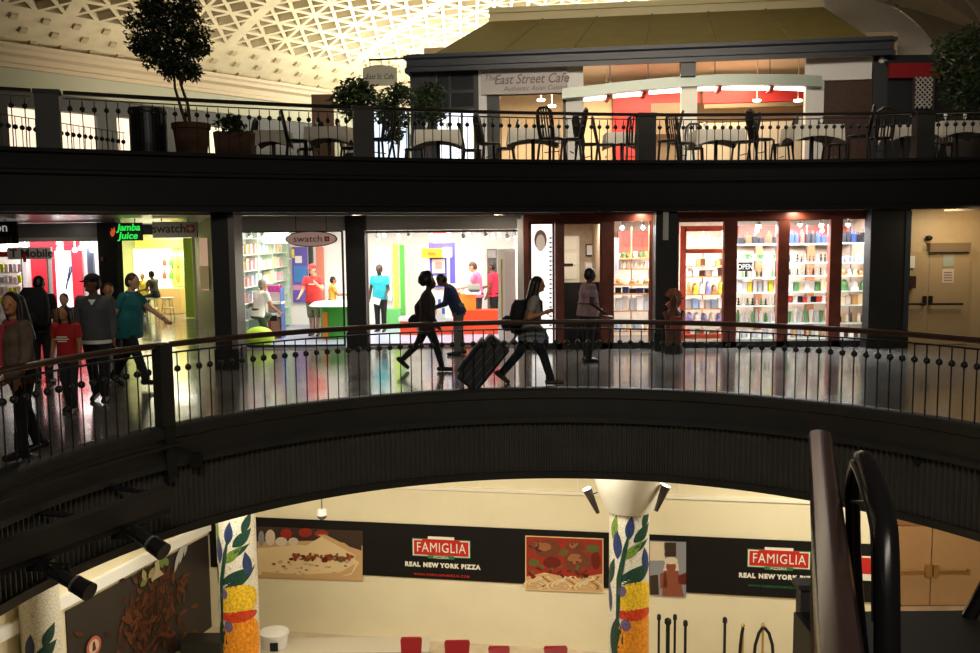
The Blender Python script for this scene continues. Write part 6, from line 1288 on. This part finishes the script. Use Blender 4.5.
CRM = mat('cafe_cream', (.72, .60, .44), .6); CW_ = mat('cafe_white', (.74, .72, .70), .55)
W(fpan(fpan(MB(), 681, 76, 697, 190, -.1, .3), 684, 84, 694, 86, -.14, -.1).build('lit_pillar', mat('pillar_ivory', (.80, .74, .58), .5, emit=.3)), root)  # ivory given a faint glow in place of lamplight falling on the pillar
for a_ in ((566, 65, 583, 190), (805, 78, 823, 190), (478, 66, 487, 190)): W(fpan(MB(), *a_, 0, .3).build('white_pier', CW_), root)
W(fpan(MB(), 806, 54, 872, 80, .0, .12).build('white_fascia', CW_), root)
W(fpan(MB(), 823, 80, 872, 190, .1, .16).build('brown_shutter', mat('shutter_brown', (.05, .018, .010), .5, var=.2)), root)
# interior
m = MB(); fpan(m, 425, 40, 895, 190, 4.6, 4.8); W(m.build('back_wall', mat('cafe_back_wall', (.62, .46, .28), .6, var=.05)), root)
m = MB(); a, b = FP(430, 60), FP(890, 45); a.z = b.z = ze + .18; m.prism([a, b, b - FN * 4.7, a - FN * 4.7], (0, 0, .05)); W(m.build('inner_ceiling', mat('cafe_ceiling', (.72, .62, .46), .6)), root)
RW = mat('cafe_red_wall', hx('B0231F'), .5)
m = MB(); fpan(m, 613, 98, 652, 190, 3.2, 3.3); fpan(m, 620, 86, 700, 104, 3.3, 3.4); fpan(m, 703, 86, 806, 102, 3.0, 3.1); W(m.build('red_wall', RW), root)
m = MB(); fpan(m, 584, 100, 612, 190, 3.4, 3.5); W(m.build('tan_screen', mat('tan_screen', (.55, .38, .22), .6)), root)
m = MB(); fpan(m, 651, 103, 690, 134, 3.2, 3.3); fpan(m, 704, 103, 806, 107, 2.9, 3.0); W(m.build('dark_hatch', mat('hatch_dark', (.16, .11, .06), .5)), root)
m = MB(); fpan(m, 700, 122, 806, 190, 2.2, 2.8); W(m.build('bar_counter', mat('bar_cream', (.60, .50, .36), .5)), root)
# curved canopy ribbon with light strips below it
can = [(562, 93.5), (590, 90.5), (620, 87), (650, 84), (680, 81.5), (710, 79.8), (740, 79), (770, 79.2), (800, 79.8), (822, 81)]
pts = [FP(x, y, -.35) for x, y in can]
m = MB(); vs = []
for p, (x, y) in zip(pts, can):
    for o, z in ((0, -.14), (0, .14), (-.3, .14), (-.3, -.14)): vs.append(p + FN * o + Vector((0, 0, z)))
n = len(pts); m.add(vs, [(4 * i + k, 4 * i + (k + 1) % 4, 4 * i + 4 + (k + 1) % 4, 4 * i + 4 + k) for i in range(n - 1) for k in range(4)] + [(0, 1, 2, 3), (4 * n - 1, 4 * n - 2, 4 * n - 3, 4 * n - 4)])
W(m.build('curved_canopy', mat('canopy_grey_green', (.30, .34, .29), .35, .2), smooth=True), root)
STRIP = mat('strip_light', (1, .95, .86), emit=5)
for x0, x1, in ((584, 607), (613, 641), (649, 681), (697, 716), (722, 769), (773, 806)):
    def cy(x): 
        for (xa, ya), (xb, yb) in zip(can, can[1:]):
            if xa <= x <= xb: return ya + (yb - ya) * (x - xa) / (xb - xa)
    a, b = FP(x0, cy(x0) + 7.5, .15), FP(x1, cy(x1) + 7.5, .15)
    W(MB().prism([a + Vector((0, 0, -.07)), b + Vector((0, 0, -.09)), b + Vector((0, 0, .09)), a + Vector((0, 0, .07))], -FN * .06).build('light_strip', STRIP), root)
for x in (608, 644, 719, 771):
    a = FP(x, cy(x) + 8, .2); W(MB().box(a, (.1, .3, .3), ry=.3).build('canopy_bracket', RW), root)
for x, y0, y1 in ((610, 62, 84), (648, 60, 82), (770, 55, 77), (715, 58, 78)): W(MB().cyl(FP(x, y0, -.3), FP(x, y1, -.3), .012, n=5).build('canopy_rod', IRON), root)
# inside downlights
DL = em('cafe_downlight', (1, .96, .85), 6)
for k, (x, y, d) in enumerate(((541, 100.5, 1.6), (552, 106.5, 2.2), (578, 97, 1.4), (606, 97, 2.4), (757, 101, 1.8), (798, 101, 1.5))):
    q = FP(x, y, d); W(MB().lathe(q, [(.10, -.02), (.12, 0), (.12, .04)], 14).build('downlight', DL), root); W(MB().cyl(q + Vector((0, 0, .04)), (q.x, q.y, ze + .18), .015, n=6).build('downlight_rod', CRM), root)
# left glazed doors
GD = mat('glazed_door_frame', (.018, .017, .016), .4)
m = MB()
for x0, y0, x1, y1 in ((430, 70, 437, 190), (474, 70, 479, 190), (430, 70, 479, 73), (437, 90, 474, 93), (437, 107, 474, 110), (449, 73, 451, 190), (461, 107, 463, 190)): fpan(m, x0, y0, x1, y1, 0, .08)
W(m.build('glazed_door_frame', GD), root)
m = MB(); fpan(m, 437, 73, 474, 107, .03, .035); W(m.build('transom_glass', mat('transom_dull_glass', (.03, .033, .04), .1)), root)
m = MB(); fpan(m, 438, 110, 473, 168, .9, .95); W(m.build('bright_lobby', em('lobby_white', (.85, .92, 1), 1.5)), root)
m = MB(); fpan(m, 441, 79, 447, 86, .3, .32); fpan(m, 453, 80, 472, 84, .3, .32); fpan(m, 441, 95, 470, 98, .3, .32); W(m.build('ceiling_reflection_lamps', em('lobby_lamp', (.8, .86, 1), .5)), root)  # glowing panels painted as ceiling lamp reflections at the transom
m = MB()
for x0, y0, x1, y1 in ((487, 92, 566, 95), (487, 92, 500, 190), (563, 95, 567, 190)): fpan(m, x0, y0, x1, y1, .05, .15)
W(m.build('window_frame', GD), root)
# name board
root2 = empty('cafe_sign', FP(524, 90, -.1), 'long pale name board of the street cafe above the left window', 'sign')
W(fpan(fpan(MB(), 481, 68.5, 567, 93.5, -.12, -.02), 480, 67, 568, 68.5, -.14, -.02).build('sign_board', mat('sign_board_grey', (.50, .46, .44), .6)), root2)
INK = mat('sign_faded_ink', (.20, .15, .16), .6)
W(text('lettering', 'The', facing(FP(490, 78, -.14), FRZ), .24, INK, shear=.3), root2); W(text('lettering', 'East Street Cafe', facing(FP(531, 79, -.14), FRZ), .38, INK, shear=.28, sx=.86, bold=.004), root2)
W(text('lettering', 'Authentic Asian Cuisine', facing(FP(535, 88, -.14), FRZ), .19, INK, shear=.25, sx=.98), root2)
# projecting hanging sign on the left
root2 = empty('projecting_sign', P(380, 75, 26.6), 'cream hanging sign with an arched top on a bracket, left of the cafe', 'sign'); Y = 26.6
c = P(380, 80, Y); a_ = P(363, 82, Y); b_ = P(397, 82, Y); zb, zt = P(380, 85.5, Y).z, P(380, 68, Y).z
arch = [(a_.x, Y, zb), (b_.x, Y, zb), (b_.x, Y, zt)] + [(b_.x + (a_.x - b_.x) * k / 8, Y, zt + .09 * math.sin(math.pi * k / 8)) for k in range(1, 8)] + [(a_.x, Y, zt)]
W(MB().prism(arch, (0, .06, 0)).build('sign_board', mat('sign_cream', (.50, .46, .36), .6)), root2)
W(text('lettering', 'East St. Cafe', facing((c.x, Y - .005, (zb + zt) / 2)), .22, mat('sign_black_ink', (.03, .03, .03), .6), shear=.25, sx=.72), root2)
W(MB().cyl(P(369, 60, Y + .03), P(411, 58, Y + .03), .03, n=8).cyl(P(370, 60, Y + .03), P(370, 68, Y + .03), .012, n=6).cyl(P(389, 59.5, Y + .03), P(389, 67, Y + .03), .012, n=6).build('bracket_arm', IRON), root2)
q = FP(882, 60, -.08); tag(MB().ell(q, (.09, .07, .09), 14, 9).box(q + Vector((.1, .02, 0)), (.12, .06, .06)).cyl(q, q + Vector((0, .12, 0)), .04, n=8).build('security_camera', WHITE, smooth=True), 'small white domed camera on the right corner post of the cafe', 'camera')
# right of the cafe: dark beam, red band, dark wall, lattice
m = MB(); X0, X1, Z0, Z1 = slab(888, 55, 1010, 64, 24.9); m.bx(X0, X1, 24.9, 25.3, Z0, Z1); X0, X1, Z0, Z1 = slab(888, 77, 1010, 190, 25.0); m.bx(X0, X1, 25.0, 25.2, FZ, Z1)
struct(m.build('wall_terrace', mat('terrace_dark_wall', (.02, .021, .026), .5)))
pan('red_band', 888, 64, 1010, 77.5, 24.87, mat('band_red', hx('8E1A1C'), .5), 'red band under the dark beam right of the cafe', 'sign band', .12)
root2 = empty('lattice_panel', P(924, 110, 24.7), 'white diamond lattice panel right of the cafe before the dark tree', 'lattice'); X0, X1, Z0, Z1 = slab(915, 77, 932, 108, 24.7); m = MB()
for k in range(-6, 9):
    for sgn in (1, -1):
        pts = []
        for t in (0., 1.):
            z = Z0 + (Z1 - Z0) * t; x = X0 + k * .13 + (sgn * (z - Z0) if sgn > 0 else (Z1 - z)); pts.append((x, z))
        (xa, za), (xb, zb_) = pts
        # clip to the panel width
        def cl(x, other): return min(max(x, X0), X1)
        if max(xa, xb) < X0 or min(xa, xb) > X1: continue
        f_ = lambda x: za + (zb_ - za) * (x - xa) / (xb - xa)
        ca, cb = cl(xa, 0), cl(xb, 0); m.cyl((ca, 24.7 + sgn * .01, f_(ca)), (cb, 24.7 + sgn * .01, f_(cb)), .018, n=5)
W(m.build('slats', mat('lattice_white', (.55, .52, .48), .6)), root2)
W(MB().bx(X0 - .04, X0, 24.66, 24.74, FZ, Z1).bx(X1, X1 + .04, 24.66, 24.74, FZ, Z1).build('frame', mat('lattice_frame', (.06, .05, .05), .5)), root2)

# ---- left: shop windows below the beam, lit
for k, (t0_, t1_, col, e) in enumerate(((-5.4, -.3, 'E8E2EC', 1.2), (.55, 6.0, 'F4DDC4', 1.5), (6.55, 9.0, 'F4EEC8', 1.2))):
    root2 = struct(bpy.data.objects.new('window_%d' % (20 + k), None)); C.objects.link(root2); root2.location = VL(t0_, .1, 4)
    m = MB(); m.prism([VL(t0_, .03, 3.75), VL(t1_, .03, 3.75), VL(t1_, .03, 6.7), VL(t0_, .03, 6.7)], VP * .02); W(m.build('pane', em('lit_window_' + col, hx(col), e * .8)), root2)
    m = MB(); m.prism([VL(t0_, .05, 3.75), VL(t1_, .05, 3.75), VL(t1_, .05, 5.0), VL(t0_, .05, 5.0)], VP * .01); W(m.build('lower_display', mat('window_display_%d' % k, hx(('C87A5A', 'D8B8A0', 'D8B060')[k]), .5, emit=.35)), root2)
    m = MB(); m.prism([VL(t0_ + (t1_ - t0_) * .60, .05, 3.7), VL(t0_ + (t1_ - t0_) * .605, .05, 3.7), VL(t0_ + (t1_ - t0_) * .605, .05, 6.7), VL(t0_ + (t1_ - t0_) * .60, .05, 6.7)], VP * .05); W(m.build('mullion', GD), root2)
# bin with vertical slats
Y = 17.4; X0, X1, _, Z1 = slab(129, 109, 168, 150, Y); c = Vector(((X0 + X1) / 2, Y, FZ + .004)); rr = (X1 - X0) / 2
root2 = empty('litter_bin', c, 'black round litter bin with vertical slats behind the terrace railing', 'litter bin'); BN = mat('bin_black', (.014, .014, .016), .35)
W(MB().lathe(c, [(rr * .88, .05), (rr * .88, Z1 - c.z - .06)], 24).build('liner', mat('bin_liner_dark', (.03, .03, .035), .3, .4), smooth=True), root2); m = MB()
for k in range(28):
    a = 2 * math.pi * k / 28; m.box((c.x + rr * .95 * math.cos(a), c.y + rr * .95 * math.sin(a), c.z + (Z1 - c.z) / 2), (.012, .05, Z1 - c.z - .06), rz=a)
W(m.build('slats', BN), root2); W(MB().lathe(c, [(rr, Z1 - c.z - .1), (rr * 1.03, Z1 - c.z - .05), (rr, Z1 - c.z), (rr * .7, Z1 - c.z + .02)], 24).build('rim', BN, smooth=True), root2); W(MB().lathe(c, [(rr, 0), (rr, .08)], 24).build('base', BN), root2)
# plants
LEAF = [mat('leaf_dark_' + str(k), c_, .45) for k, c_ in enumerate(((.030, .050, .020), (.048, .075, .030), (.020, .034, .014)))]
def foliage(name, blobs, n, size, parent, droop=.4):
    mb = MB(); tot = sum(b[3] for b in blobs)
    for cx, cy, cz, r in blobs:
        for k in range(int(n * r / tot)):
            d = Vector((random.gauss(0, 1), random.gauss(0, 1), random.gauss(0, 1))).normalized() * r * random.random() ** .42
            p = Vector((cx, cy, cz)) + d; L = size * (.7 + .6 * random.random()); a = random.random() * 6.28; el = random.uniform(-droop - .6, .5)
            ax = Vector((math.cos(a) * math.cos(el), math.sin(a) * math.cos(el), math.sin(el))); sd_ = ax.cross(Vector((random.gauss(0, 1), random.gauss(0, 1), 1))).normalized() * L * .22
            mb.add([p, p + ax * L * .45 + sd_, p + ax * L, p + ax * L * .45 - sd_], [(0, 1, 2, 3)], k % 3)
    return W(mb.build(name, LEAF, fix=False), parent)
def blobs_px(lst, Y): return [(lambda q, s: (q.x, q.y + random.uniform(-.2, .2), q.z, r / s))(P(x, y, Y), F / Y) for x, y, r in lst]
Y = 17.5; X0, X1, _, Z1 = slab(172, 124, 211, 150, Y); c = Vector(((X0 + X1) / 2, Y, FZ + .004)); rr = (X1 - X0) / 2; TERR = mat('terracotta_brown', (.10, .045, .025), .7, var=.2)
root2 = empty('potted_tree', c, 'tall slender fig tree in a brown terracotta pot behind the railing', 'potted tree')
W(MB().lathe(c, [(rr * .72, 0), (rr * .92, Z1 - c.z - .12), (rr, Z1 - c.z - .1), (rr, Z1 - c.z), (rr * .85, Z1 - c.z)], 24).build('pot', TERR, smooth=True), root2)
BARK = mat('bark_brown', (.09, .05, .03), .8)
for pth in (((190, 126), (188, 105), (181, 85), (176, 60), (172, 35)), ((187, 126), (181, 108), (175, 88), (174, 70)), ((181, 85), (188, 60), (190, 40)), ((176, 60), (160, 40), (150, 25))): W(MB().tube([P(x, y, Y + .05 * i) for i, (x, y) in enumerate(pth)], [.035, .03, .025, .018, .012][:len(pth)], 7).build('trunk', BARK, smooth=True), root2)
foliage('foliage', blobs_px([(168, 12, 27), (150, 28, 22), (188, 30, 20), (167, 38, 26), (152, 50, 17), (180, 58, 17), (196, 44, 12), (168, 66, 12), (138, 44, 11), (186, 8, 14), (150, 5, 14), (190, 70, 9)], Y), 6500, .10, root2, .8)
Y = 18.2; X0, X1, _, Z1 = slab(219, 133, 252, 152, Y); c = Vector(((X0 + X1) / 2, Y, FZ + .004)); root2 = empty('planter', c, 'low brown planter with a small dark shrub, right of the tall fig', 'planter')
W(MB().prism([(X0, Y - .25, FZ + .004), (X1, Y - .25, FZ + .004), (X1 + .05, Y - .25, Z1), (X0 - .05, Y - .25, Z1)], (0, .5, 0)).build('planter_box', TERR), root2); foliage('foliage', blobs_px([(228, 126, 10), (240, 128, 9), (233, 120, 7)], Y), 420, .12, root2)
for bl, lb, pot in (([(345, 97, 14), (358, 92, 15), (368, 98, 13), (352, 108, 12)], 'rounded dark shrub left of the cafe, under the hanging sign', (343, 372)), ([(390, 100, 14), (402, 94, 12), (384, 112, 13), (398, 118, 14), (394, 134, 9)], 'loose leafy shrub between the hanging sign and the cafe corner', (386, 408)), ([(420, 96, 13), (434, 92, 10), (424, 110, 14), (436, 112, 12)], 'dense dark shrub against the corner post of the cafe', (414, 440))):
    Y = {343: 20.9, 386: 22.2, 414: 23.6}[pot[0]]; X0, X1, _, _ = slab(pot[0], 100, pot[1], 140, Y); root2 = empty('terrace_shrub', ((X0 + X1) / 2, Y, FZ + .004), lb, 'shrub', 'shrubs left of the cafe')
    W(MB().lathe(((X0 + X1) / 2, Y, FZ + .004), [((X1 - X0) * .38, 0), ((X1 - X0) * .5, .5), ((X1 - X0) * .45, .5)], 18).build('pot', mat('pot_dark', (.03, .022, .018), .6), smooth=True), root2)
    q = P((bl[0][0] + bl[1][0]) / 2, bl[0][1], Y); W(MB().tube([((X0 + X1) / 2, Y, FZ + .45), ((X0 + X1) / 2 + .05, Y, FZ + 1.0), q], .03, 6).build('stem', BARK), root2); foliage('foliage', blobs_px(bl, Y), 1700, .13, root2)
Y = 20.3; c = Vector((P(966, 140, Y).x, Y, FZ + .004)); root2 = empty('potted_tree', c, 'big dark bushy tree at the right edge of the terrace', 'potted tree')
W(MB().lathe(c, [(.32, 0), (.42, .6), (.38, .6)], 20).build('pot', mat('pot_dark', (.03, .022, .018), .6), smooth=True), root2)
W(MB().tube([c + Vector((0, 0, .5)), P(962, 110, Y), P(966, 80, Y), P(964, 55, Y)], .045, 7).build('trunk', BARK, smooth=True), root2)
foliage('foliage', blobs_px([(950, 48, 17), (972, 42, 18), (990, 50, 20), (944, 68, 14), (965, 70, 22), (988, 76, 22), (955, 90, 16), (975, 98, 20), (1000, 95, 20), (962, 112, 13), (985, 118, 18)], Y), 6500, .11, root2, .5)
# ---- terrace tables with cloths, chairs
CLOTH = mat('tablecloth_white', (.62, .58, .50), .8, var=.06, scale=4); TBL = mat('table_dark', (.02, .014, .012), .5); CHB = mat('chair_black_wood', (.014, .010, .009), .4)
def ptop(px, y, dz): # point on the terrace whose table top (FZ + .76) shows at this pixel
    q = PZ(px, y, FZ + .76); return q
def table(px, wpx, Y, lb_t, lb_c, rz=0.):
    x = P(px, 130, Y).x; hw = wpx * Y / F / 2; c = Vector((x, Y, FZ + .004)); root2 = empty('terrace_table', c, lb_t, 'table', 'terrace dining tables', rz)
    M = Matrix.Identity(4)
    MB().bx(-hw * .92, hw * .92, -hw * .8, hw * .8, .70, .735).build('tabletop', TBL, root2); MB().cyl((0, 0, .03), (0, 0, .70), .04, n=10).build('pedestal', TBL, root2); MB().box((0, 0, .02), (.5, .06, .04)).box((0, 0, .02), (.06, .5, .04)).build('foot', TBL, root2)
    # cloth: top plus scalloped drop with hanging corners
    n = 40; vs = []; 
    for lv in range(5):
        for k in range(n):
            a = 2 * math.pi * k / n; ca, sa = math.cos(a), math.sin(a); mx = max(abs(ca), abs(sa)); bx_, by_ = ca / mx * (hw * .95), sa / mx * (hw * .83); cor = (min(abs(ca), abs(sa)) / mx)
            drop = .22 + .11 * cor ** 2; out = 1 + .03 * lv * (1 + .5 * math.sin(k * 1.7))
            if lv == 0: vs.append((bx_ * .5, by_ * .5, .742))
            elif lv == 1: vs.append((bx_ * .995, by_ * .995, .742))
            else: vs.append((bx_ * (1 + .012 * lv + .02 * math.sin(k * 1.9) * (lv - 1) / 3), by_ * (1 + .012 * lv + .02 * math.sin(k * 1.9) * (lv - 1) / 3), .738 - drop * (lv - 1) / 3))
    vs.append((0, 0, .742)); fs = [(j * n + k, j * n + (k + 1) % n, (j + 1) * n + (k + 1) % n, (j + 1) * n + k) for j in range(4) for k in range(n)] + [(len(vs) - 1, (k + 1) % n, k) for k in range(n)]
    o = MB().add(vs, fs).build('tablecloth', CLOTH, None, smooth=True, fix=False); o.location = c; o.rotation_euler.z = rz; tag(o, lb_c, 'tablecloth', 'white cloths on the terrace tables'); return c, hw
TB = [(273, 34, 18.6, 'first from the left, near the small shrub'), (329, 44, 18.2, 'left of the post before the shrubs'), (438, 46, 18.9, 'before the glazed cafe doors'), (533, 52, 18.8, 'under the cafe name board'), (622, 36, 19.6, 'before the red cafe wall'),
      (716, 48, 19.3, 'before the ivory pillar'), (812, 50, 18.7, 'before the brown shutter'), (902, 34, 18.8, 'below the right corner post of the cafe'), (956, 48, 18.3, 'under the big dark tree')]
SP = []
for px, w_, Y, wh in TB: SP.append(table(px, w_, Y, 'terrace table under a white cloth, ' + wh, 'white cloth on the table ' + wh, 0))
def chair_proto():
    root2 = empty('terrace_chair', (0, 0, 0), 'x', 'chair', 'black chairs on the terrace')
    MB().lathe((0, 0, 0), [(.19, .43), (.215, .445), (.215, .46), (.19, .475)], 16).build('seat', CHB, root2, smooth=True)
    for sx in (-1, 1):
        MB().tube([(sx * .20, .19, 0), (sx * .17, .16, .44)], .024, 6).build('leg', CHB, root2); MB().tube([(sx * .19, -.22, 0), (sx * .165, -.17, .44)], .024, 6).build('leg', CHB, root2)
    m = MB(); m.tube([(-.165, -.17, .44), (-.18, -.23, .75), (-.16, -.27, .95), (-.08, -.285, 1.02), (.08, -.285, 1.02), (.16, -.27, .95), (.18, -.23, .75), (.165, -.17, .44)], .027, 7); m.build('back_frame', CHB, root2, smooth=True)
    m = MB()
    for k in range(5): m.tube([((k - 2) * .062, -.175, .46), ((k - 2) * .064, -.24, .76), ((k - 2) * .058, -.283, 1.0)], .016, 5)
    m.build('back_slats', CHB, root2); MB().box((0, 0, .2), (.36, .018, .018)).build('stretcher', CHB, root2); return root2
cp = chair_proto(); first = True
# (pixel column, depth, turn in degrees, where)
for px, Y, rz, wh in ((243, 18.9, 90, 'left of the first cloth table'), (297, 17.7, -75, 'right of the first cloth table'), (308, 19.3, 80, 'left of the table before the shrubs'), (351, 19.2, -90, 'behind the broad post before the shrubs'), (380, 17.6, 60, 'just right of the post before the shrubs'), (414, 19.6, 90, 'left of the table before the glazed doors'), (472, 19.9, -85, 'right of the table before the glazed doors'),
                      (489, 18.6, -70, 'with its back to the glazed doors, left of the name board'), (505, 19.6, 85, 'left of the table under the name board'), (552, 17.75, -40, 'right of the table under the name board'), (572, 17.9, 75, 'leaning pair left of the red wall, left one'), (588, 18.9, -70, 'leaning pair left of the red wall, right one'), (606, 19.0, -95, 'left of the table before the red wall'), (633, 19.0, 5, 'half hidden by the post before the red wall'),
                      (668, 18.4, 80, 'right of the post, left one of two'), (681, 18.9, -60, 'right of the post, right one of two'), (694, 20.0, 170, 'behind the table before the ivory pillar'), (744, 18.7, 95, 'round back right of the ivory pillar table'), (762, 18.3, -80, 'dark wide back between two cloth tables'), (782, 19.4, 85, 'left of the table before the shutter'), (835, 19.5, -90, 'right of the table before the shutter'),
                      (858, 17.9, 65, 'turned sideways below the brown shutter'), (880, 18.3, 0, 'with its slatted back to the railing'), (925, 19.4, -85, 'behind the post below the lattice'), (946, 19.6, 170, 'behind the table under the dark tree')):
    x = P(px, 140, Y).x; lb = 'black wooden terrace chair, ' + wh
    if first: cp.location = (x, Y, FZ + .004); cp.rotation_euler.z = R(rz); cp['label'] = lb; first = False
    else: dup(cp, (x, Y, FZ + .004), lb, rz=R(rz))
# wine glasses and folded napkins on the tables
for k, (c, hw) in enumerate(SP):
    for j, sx in enumerate((-.5, .4)):
        if k in (0, 4, 7): continue
        o = MB().lathe((0, 0, 0), [(.03, 0), (.03, .004), (.006, .01), (.006, .07), (.03, .10), (.035, .15), (.028, .18)], 12).build('wine_glass', mat('clear_glassware', (.75, .78, .78), .08, spec=.8), smooth=True)
        o.location = c + Vector((sx * hw, -.05 + .1 * j, .744)); tag(o, '%s wine glass on the table %s' % (('left', 'right')[j], TB[k][3]), 'glass', 'glasses on the terrace tables')
# rounded brown partition behind the shrubs
pan('wooden_screen', 312, 95, 336, 192, 23.5, mat('screen_brown', (.20, .11, .07), .6), 'brown wooden screen left of the dark shrubs', 'screen', .1)
root2 = empty('lobby_window', P(393, 140, 24.5), 'bright blue-white window glimpsed through the shrubs left of the cafe', 'window'); X0, X1, Z0, Z1 = slab(374, 110, 408, 160, 24.5)
W(MB().bx(X0, X1, 24.5, 24.56, FZ, Z1).build('pane', em('window_blue_white', (.72, .86, 1), 1.3)), root2); W(MB().bx(X0 - .05, X0, 24.46, 24.58, FZ, Z1).bx(X1, X1 + .05, 24.46, 24.58, FZ, Z1).bx(X0, X1, 24.46, 24.5, Z1 - .05, Z1).box(((X0 + X1) / 2 - .12, 24.48, FZ + .55), (.06, .04, 1.2), ry=.25).build('frame', GD), root2)  # glowing panel painted for bright window reflections between the shrubs
